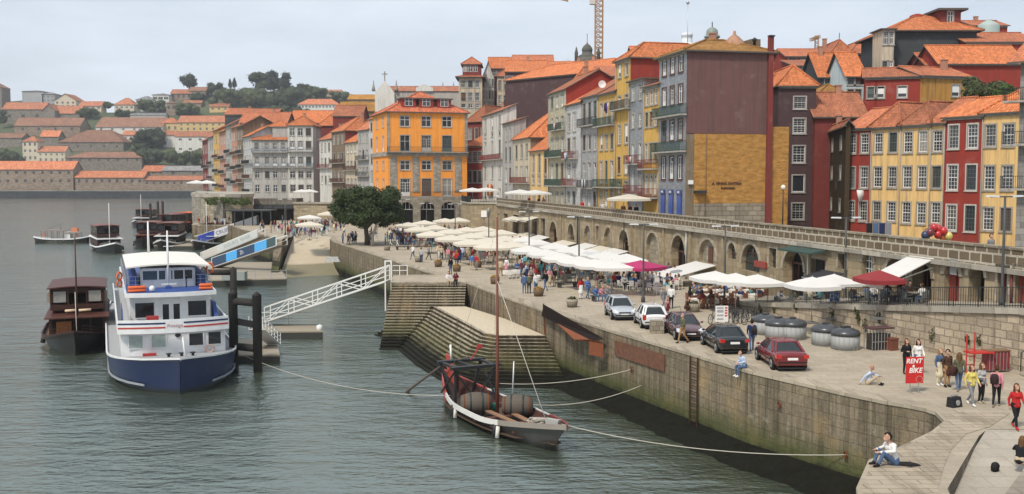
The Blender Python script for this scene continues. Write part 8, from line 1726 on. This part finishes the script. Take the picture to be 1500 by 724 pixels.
def bag(loc, rz, label, col, kind='backpack', sc=1):
    t = thing('backpack' if kind == 'backpack' else 'bag', label, 'bag', loc, rz); b = MB(); b.loft([[(x * w, y * d, z) for x, y in ((-1, -1), (0, -1.15), (1, -1), (1.08, 0), (1, 1), (0, 1.2), (-1, 1), (-1.08, 0))] for z, w, d in ((0, .11, .06), (.03, .15, .09), (.2, .16, .10), (.36, .14, .085), (.43, .08, .05))], 0, True); b.build('body', flat(col, .8, nm='bag_cloth'), t)
    b = MB(); b.tube([(-.1, -.08, .4), (-.11, -.16, .3), (-.1, -.08, .08)], .015, 5); b.tube([(.1, -.08, .4), (.11, -.16, .3), (.1, -.08, .08)], .015, 5); b.build('strap', BLACK, t); t.scale = (sc, sc, sc); return t
# the people one can single out
Gq = lambda x, y: G(x, y)
person('person walking in bright red top and red shoes at the right edge', G(1487, 628), .1, 'hi_walkf', 'red', 'black', 5, 0, 'red')
g = G(1459, 596); person('person walking away in pink shirt and dark trousers carrying a dark backpack', g, 2.6, 'hi_walk', 'pink', 'black', 1, 0, 'beige'); bag(g + V((-.16, -.12, 1.0)), 2.6 + PI, 'dark brown backpack on the person in the pink shirt', (.04, .025, .025))
person('person in teal grey top and black trousers next to the yellow top', G(1437, 591), .5, 'hi_standf', 'silver', 'black', 2, 0, 'beige')
person('person striding in yellow top and grey trousers', G(1422, 594), .3, 'hi_walkf', 'yellow', 'grey', 5, 0, 'white')
g = G(1404, 573); person('person in olive top and blue jeans with a brown shoulder bag', g, 2.9, 'hi_walkf', 'olive', 'denim', 2, 0, 'beige'); bag(g + V((-.30, -.1, .72)), .6, 'brown shoulder bag hanging at the side of the person in olive', (.06, .022, .018), 'bag', 1.0)
person('person in long dark brown clothes and black cap', G(1387, 567), .3, 'hi_coat', 'brown', 'tan', 0, 0, 'black')
person('blonde person in denim jacket and cream skirt', G(1376, 565), .4, 'hi_skirt', 'denim', 'cream', 3, 2, 'white')
person('dark haired person in white top and jeans behind the red sign', G(1344, 549), .1, 'hi_walkf', 'white', 'denim', 0, 0, 'brown')
person('person in black with auburn hair beside the white top, left of the red sign', G(1327, 548), .2, 'hi_standf', 'black', 'black', 5, 0, 'brown')
person('bald person in pale blue shirt sitting on the quay paving', G(1271, 563), 1.2, 'hi_bald', 'pale_blue', 'beige', 0, 1, 'black')
g = G(1309, 681); person('dark haired person in white hooded top and jeans sitting on the pier edge', g, -1.35, 'hi_ground', 'white', 'denim', 0, 0, 'black', None, 1.2)
t = thing('bag', 'flat black bag lying on the pier beside the white hooded person', 'bag', G(1329, 682), -.15); b = MB(); b.loft([[(x, y * w, z * h) for y, z in ((-1, 0), (1, 0), (.9, .7), (0, 1), (-.9, .7))] for x, w, h in ((-.38, .06, .04), (-.25, .17, .12), (.1, .19, .13), (.34, .13, .08), (.44, .04, .03))], 0, True); b.build('body', flat((.02, .018, .018), .8, nm='bag_black'), t); b = MB(); b.tube([(-.2, -.15, .1), (0, -.3, .02), (.25, -.15, .06)], .012, 5); b.build('strap', BLACK, t)
g = G(1494, 680, 4.61); person('person in black top seated on the step at the right edge, back turned', g, 2.4, 'hi_groundf', 'black', 'beige', 2, 1, 'black'); bag(V((g.x - .75, g.y + .2, 4.7 - .0955 * (38.9 - g.y - .2))), .3, 'black bag lying by the seated person at the right edge', (.02, .02, .02), 'bag', .75)
e = qpt(51.6, QZ); person('person in white shirt and jeans sitting on the quay edge with legs dangling', e + V((.16, .05, 0)), -1.15, 'hi_ledge', 'pale_blue', 'denim', 0, 0, 'white')
person('person in khaki jacket and tan trousers walking between the cars and the quay edge', G(1000, 503), -1.2, 'hi_walk', 'olive', 'tan', 4, 0, 'black')
person('person in blue jumper with dark rucksack walking behind the black car', G(1101, 514), 3.0, 'hi_walk', 'navy', 'denim', 0, 0, 'brown'); bag(G(1104, 514) + V((0, -.16, 1.0)), PI + 3, 'dark rucksack of the person in the blue jumper', (.03, .025, .02), 'backpack', .85)
person('person in white shirt and black trousers by the white tables', G(983, 452), 2.8, 'stand', 'white', 'black', 0, 0, 'black'); person('person in grey coat bending beside the white shirted one', G(972, 455), .9, 'walk', 'grey', 'grey', 4, 0, 'black'); person('child in pink clothes beside the grey coat', G(978, 459), .6, 'skirt', 'pink', 'maroon', 2, 0, 'black', None, .62)
person('person in brown crouching beside the round stone planter', G(1005, 457), .8, 'crouch', 'brown', 'brown', 1, 0, 'black')
for x, y, po, tp, bt, lb in [(768, 430, 'stand', 'denim', 'denim', 'person in denim jacket standing with back turned on the open quay'), (775, 430, 'stand', 'olive', 'black', 'person in olive and black beside the denim jacket'), (785, 430, 'stand', 'white', 'denim', 'person in white t-shirt and jeans in the standing group'), (799, 426, 'walk', 'black', 'denim', 'person in black jacket and jeans in the standing group'), (805, 421, 'skirt', 'pink', 'beige', 'person in pink dress right of the black jacket'), (812, 420, 'stand', 'black', 'beige', 'person in black top and bare legs near the dark bench'),
        (851, 438, 'skirt', 'red', 'white', 'person in red and white carrying bags near the lamp post'), (861, 438, 'walkf', 'blue', 'denim', 'person in blue checked dress near the lamp post'), (605, 380, 'walk', 'white', 'denim', 'person in white jacket in the walking pair left of the planters'), (617, 385, 'walk', 'silver', 'navy', 'person in pale jacket and navy trousers in the walking pair'), (628, 381, 'walk', 'grey', 'black', 'person in grey walking behind the pale pair'), (660, 402, 'stand', 'black', 'denim', 'person in black and jeans standing on the stair head'), (669, 390, 'standf', 'red', 'navy', 'person in red top by the barrel planter'),
        (691, 396, 'stand', 'blue', 'beige', 'person in blue shirt and beige trousers walking with the red top'), (698, 396, 'stand', 'red', 'grey', 'person in red shirt walking with the blue shirt'), (733, 405, 'walk', 'beige', 'tan', 'person in beige jacket by the white tables on the open quay'), (742, 402, 'skirt', 'white', 'pink', 'person in white and pink dress by the white tables')]:
    person(lb, G(x, y), rnd.uniform(2.2, 3.9) if rnd.random() < .6 else rnd.uniform(-.9, .9), po, tp, bt, rnd.randrange(6), rnd.randrange(3))
person('person in white sitting on the top stair of the upper flight', G(657, 413.5) + V((0, -.12, -.36)), .3, 'sit', 'white', 'beige', 1, 0); person('person in dark red sitting on the top stair beside the white one', G(668, 413.5) + V((0, -.12, -.36)), -.1, 'sitf', 'maroon', 'black', 0, 0)
for x, y, tp, lb in [(872, 441, 'blue', 'person in blue seated at the left of the bench behind the silver car'), (881, 441, 'pink', 'person in pink seated in the middle of the bench behind the silver car'), (889, 441, 'grey', 'person in grey seated at the right of the bench behind the silver car')]:
    person(lb, G(x, y) + V((0, -.05, -.07)), .3 + rnd.uniform(-.2, .2), 'bench', tp, 'denim', rnd.randrange(6), 0)
def up_st(px, D, wd=.9): r = ray(px, 300); return V((r.x / r.y * D, D, 9.6))
for px, wd_, tp, lb in [(1357, 1.4, 'navy', 'balloon seller in purple blue behind the parapet'), (1452, 3, 'grey', 'person in grey half hidden behind the parapet at the right end')]:
    p = ONL(px, 345, *SL(1.2)); person(lb, V((p.x, p.y, 9.5)), .4, 'stand', tp, 'black', 0, 0)
for px, tp, lb in [(729, 'white', 'person in white on the upper street by the corner parasols'), (789, 'black', 'person in black at the upper street café'), (796, 'pink', 'person in pink at the upper street café'), (775, 'maroon', 'person in maroon at the upper street café'), (853, 'red', 'person in red leaning on the parapet of the upper street'), (884, 'white', 'person in white t-shirt on the upper street behind the parapet'), (913, 'brown', 'person in brown under the single cream parasol'), (923, 'maroon', 'person in maroon under the single cream parasol'), (932, 'black', 'person in black under the single cream parasol'), (742, 'grey', 'person in grey on the upper street near the corner parasols')]:
    p = ONL(px, 300, *SL(1.5)); person(lb, V((p.x, p.y, 9.6)), rnd.uniform(-.6, 1), 'stand' if tp != 'pink' else 'standf', tp, 'black', rnd.randrange(6), rnd.randrange(3))
# balloons and washing
t = thing('balloon_bunch', 'bunch of red balloons held up behind the parapet', 'balloons', ONL(1372, 338, *SL(.9)) - V((0, 0, .75)))
for i, (x, z, c) in enumerate([(-.45, .75, 'maroon'), (-.15, 1.1, 'red'), (.2, 1.0, 'red'), (.5, .85, 'red'), (.15, .6, 'red'), (.55, .45, 'orange'), (.85, .5, 'yellow'), (-.75, .55, 'navy')]): b = MB(); b.ball((x * .85, .1 * (i % 3), z * .85), .24, 10, 7, 0, (1, 1, 1.12)); b.build('balloon', gloss(CLR[c], .3, 'balloon', .2), t)
t = thing('washing_line', 'dark jeans drying on a rail in front of the yellow house', 'washing', ONL(1287, 336, *SL(1.0)) - V((0, 0, .3))); b = MB(); b.bar((-.9, 0, .72), (.9, 0, .72), .03); b.build('rail', GALV, t)
for k in range(4): b = MB(); b.hexa([(-.8 + k * .42, -.03, -.2), (-.42 + k * .42, -.03, -.2), (-.42 + k * .42, .03, -.2), (-.8 + k * .42, .03, -.2), (-.8 + k * .42, -.03, .71), (-.42 + k * .42, -.03, .71), (-.42 + k * .42, .03, .71), (-.8 + k * .42, .03, .71)]); b.build('jeans', cloth(CLR[('black', 'denim', 'navy', 'grey')[k]]), t)
p = ONL(1262, 280, RA, RB); t = thing('washing', 'white cloth hanging out of the red house window', 'washing', p - V((.15, .25, 1.0))); b = MB(); b.loft([[(-.45, 0, 1.1), (.35, 0, 1.1), (.35, .05, 1.1), (-.45, .05, 1.1)], [(-.4, -.08, .6), (.3, -.05, .5), (.3, 0, .5), (-.4, 0, .6)], [(-.2, -.05, -.1), (.1, -.03, -.2), (.1, .02, -.2), (-.2, .02, -.1)]], 0, True); b.build('cloth', cloth(CLR['white']), t)
t = thing('satellite_dish', 'white satellite dish on the roof of the yellow and grey house', 'satellite dish', AT(882, 128, 141)); b = MB(); b.lathe([(.05, 0), (.3, -.04), (.5, -.14), (.52, -.14), (.3, -.02), (.02, .03)], (0, 0, .4), 14, ax='y'); b.build('dish', WHITE, t); b = MB(); b.tube([(0, .1, -1.6), (0, .1, .4)], .05, 5); b.build('pole', GALV, t)
# seated café guests and the crowd
cn = [k for k in CLR if k not in ('tan', 'yellow', 'green', 'orange')]; pr = random.Random(21); cnt = 0
dens = {'under the parasols by the oval window': .22, 'below the magenta parasol': .7, 'on the railed terrace': .45, 'below the white middle parasols': .5, 'below the cream parasols': .6, 'on the open quay in front of the parasols': .2}
for c, rz, where in SEATS:
    if pr.random() > dens.get(where, .5): continue
    tp = pr.choice(cn); person('person in %s seated %s' % (tp.replace('_', ' '), where if where.startswith('on') or where.startswith('under') else 'at a table ' + where), c - V((0, 0, .0)), rz, pr.choice(('sit', 'sitf')), tp, pr.choice(('denim', 'black', 'grey', 'beige', 'navy')), pr.randrange(6), pr.randrange(3), 'black', 'café guests ' + where, pr.uniform(.95, 1.05))
ZONES = [(552, 640, 347, 362, 38, 'in the crowd beyond the cream parasols'), (640, 770, 364, 386, 38, 'in the crowd before the cream parasols'), (760, 850, 392, 412, 26, 'in the crowd before the white parasols'), (500, 556, 342, 360, 16, 'in the shade of the round tree'), (420, 480, 334, 350, 28, 'in the crowd at the boat ramp'), (480, 505, 330, 345, 6, 'walking behind the boat ramp'), (286, 350, 322, 331, 17, 'on the quay below the bastion'), (380, 425, 328, 345, 14, 'by the banner gangways')]
for x0, x1, y0, y1, n, wh_ in ZONES:
    for i in range(n):
        x, y = pr.uniform(x0, x1), pr.uniform(y0, y1); po = pr.choice(('stand', 'standf', 'walk', 'walkf', 'skirt', 'stand')); tp, bt = pr.choice(cn), pr.choice(('denim', 'black', 'grey', 'beige', 'navy', 'white'))
        person('person in %s top and %s trousers %s' % (tp.replace('_', ' '), bt, wh_) if po != 'skirt' else 'person in %s top and %s skirt %s' % (tp.replace('_', ' '), bt, wh_), G(x, y), pr.uniform(-3.1, 3.1), po, tp, bt, pr.randrange(6), pr.randrange(3), pr.choice(('black', 'white', 'brown')), 'crowd ' + wh_, pr.uniform(.92, 1.06))

# beyond three hundred singled-out people: the rest of the packed café crowd as one mass
LOW = [figure('low_person', l, a, vox=.05, **k) for l, a, k in (PD['stand'], PD['standf'], PD['walk'], PD['sit'], PD['sitf'])]
PAL = [flat(c, .6, 0, .08, nm='skin') for c in SKC] + [flat(c, .7, 0, .2, nm='hair') for c in HAIRC] + [cloth(CLR[k]) for k in cn]; cm = MB(); OFF = len(SKC); OC = OFF + len(HAIRC)
LD = [([tuple(v.co) for v in me.vertices], [tuple(p.vertices) for p in me.polygons], [p.material_index for p in me.polygons]) for me in LOW]
for x0, x1, y0, y1, n, seat in [(575, 690, 342, 366, 60, .5), (640, 770, 358, 384, 60, .55), (770, 880, 394, 412, 46, .6), (880, 1000, 408, 428, 34, .7), (425, 482, 331, 349, 40, 0), (290, 350, 322, 330, 14, 0), (1015, 1110, 432, 446, 12, .8)]:
    for _ in range(n):
        g = G(pr.uniform(x0, x1), pr.uniform(y0, y1)); vs, fs, ms = LD[pr.choice((3, 4)) if pr.random() < seat else pr.choice((0, 1, 2))]; a = pr.uniform(-3.1, 3.1); ca, sa = math.cos(a), math.sin(a); b0 = len(cm.v); s_ = pr.uniform(.92, 1.05)
        cm.v += [(g.x + (x * ca - y * sa) * s_, g.y + (x * sa + y * ca) * s_, g.z + z * s_) for x, y, z in vs]; cm.f += [tuple(i + b0 for i in f_) for f_ in fs]; mm = (pr.randrange(len(SKC)), OC + pr.randrange(len(cn)), OC + pr.randrange(len(cn)), OFF + pr.randrange(len(HAIRC)), OC + 1); cm.mi += [mm[k] for k in ms]; cm.sm += [True] * len(fs)
for me in LOW: bpy.data.meshes.remove(me)
tag(cm.build('crowd', PAL), 'dense mass of café guests and strollers filling the quay under the parasols', 'crowd', kind='stuff')
mb = MB(); mb.box(-960, 760, -40, 1190, -5.5, 190)
hz = bpy.data.materials.new('air'); hz.use_nodes = True; t = hz.node_tree; t.nodes.remove(t.nodes['Principled BSDF'])
pv = t.nodes.new('ShaderNodeVolumePrincipled'); pv.inputs['Color'].default_value = (0.93, 0.95, 1.0, 1); pv.inputs['Density'].default_value = 0.00017; pv.inputs['Anisotropy'].default_value = 0.2
t.links.new(pv.outputs[0], t.nodes['Material Output'].inputs['Volume'])
o = mb.build('haze', hz); tag(o, 'thin pale summer haze over the river and hills', 'haze', kind='stuff')
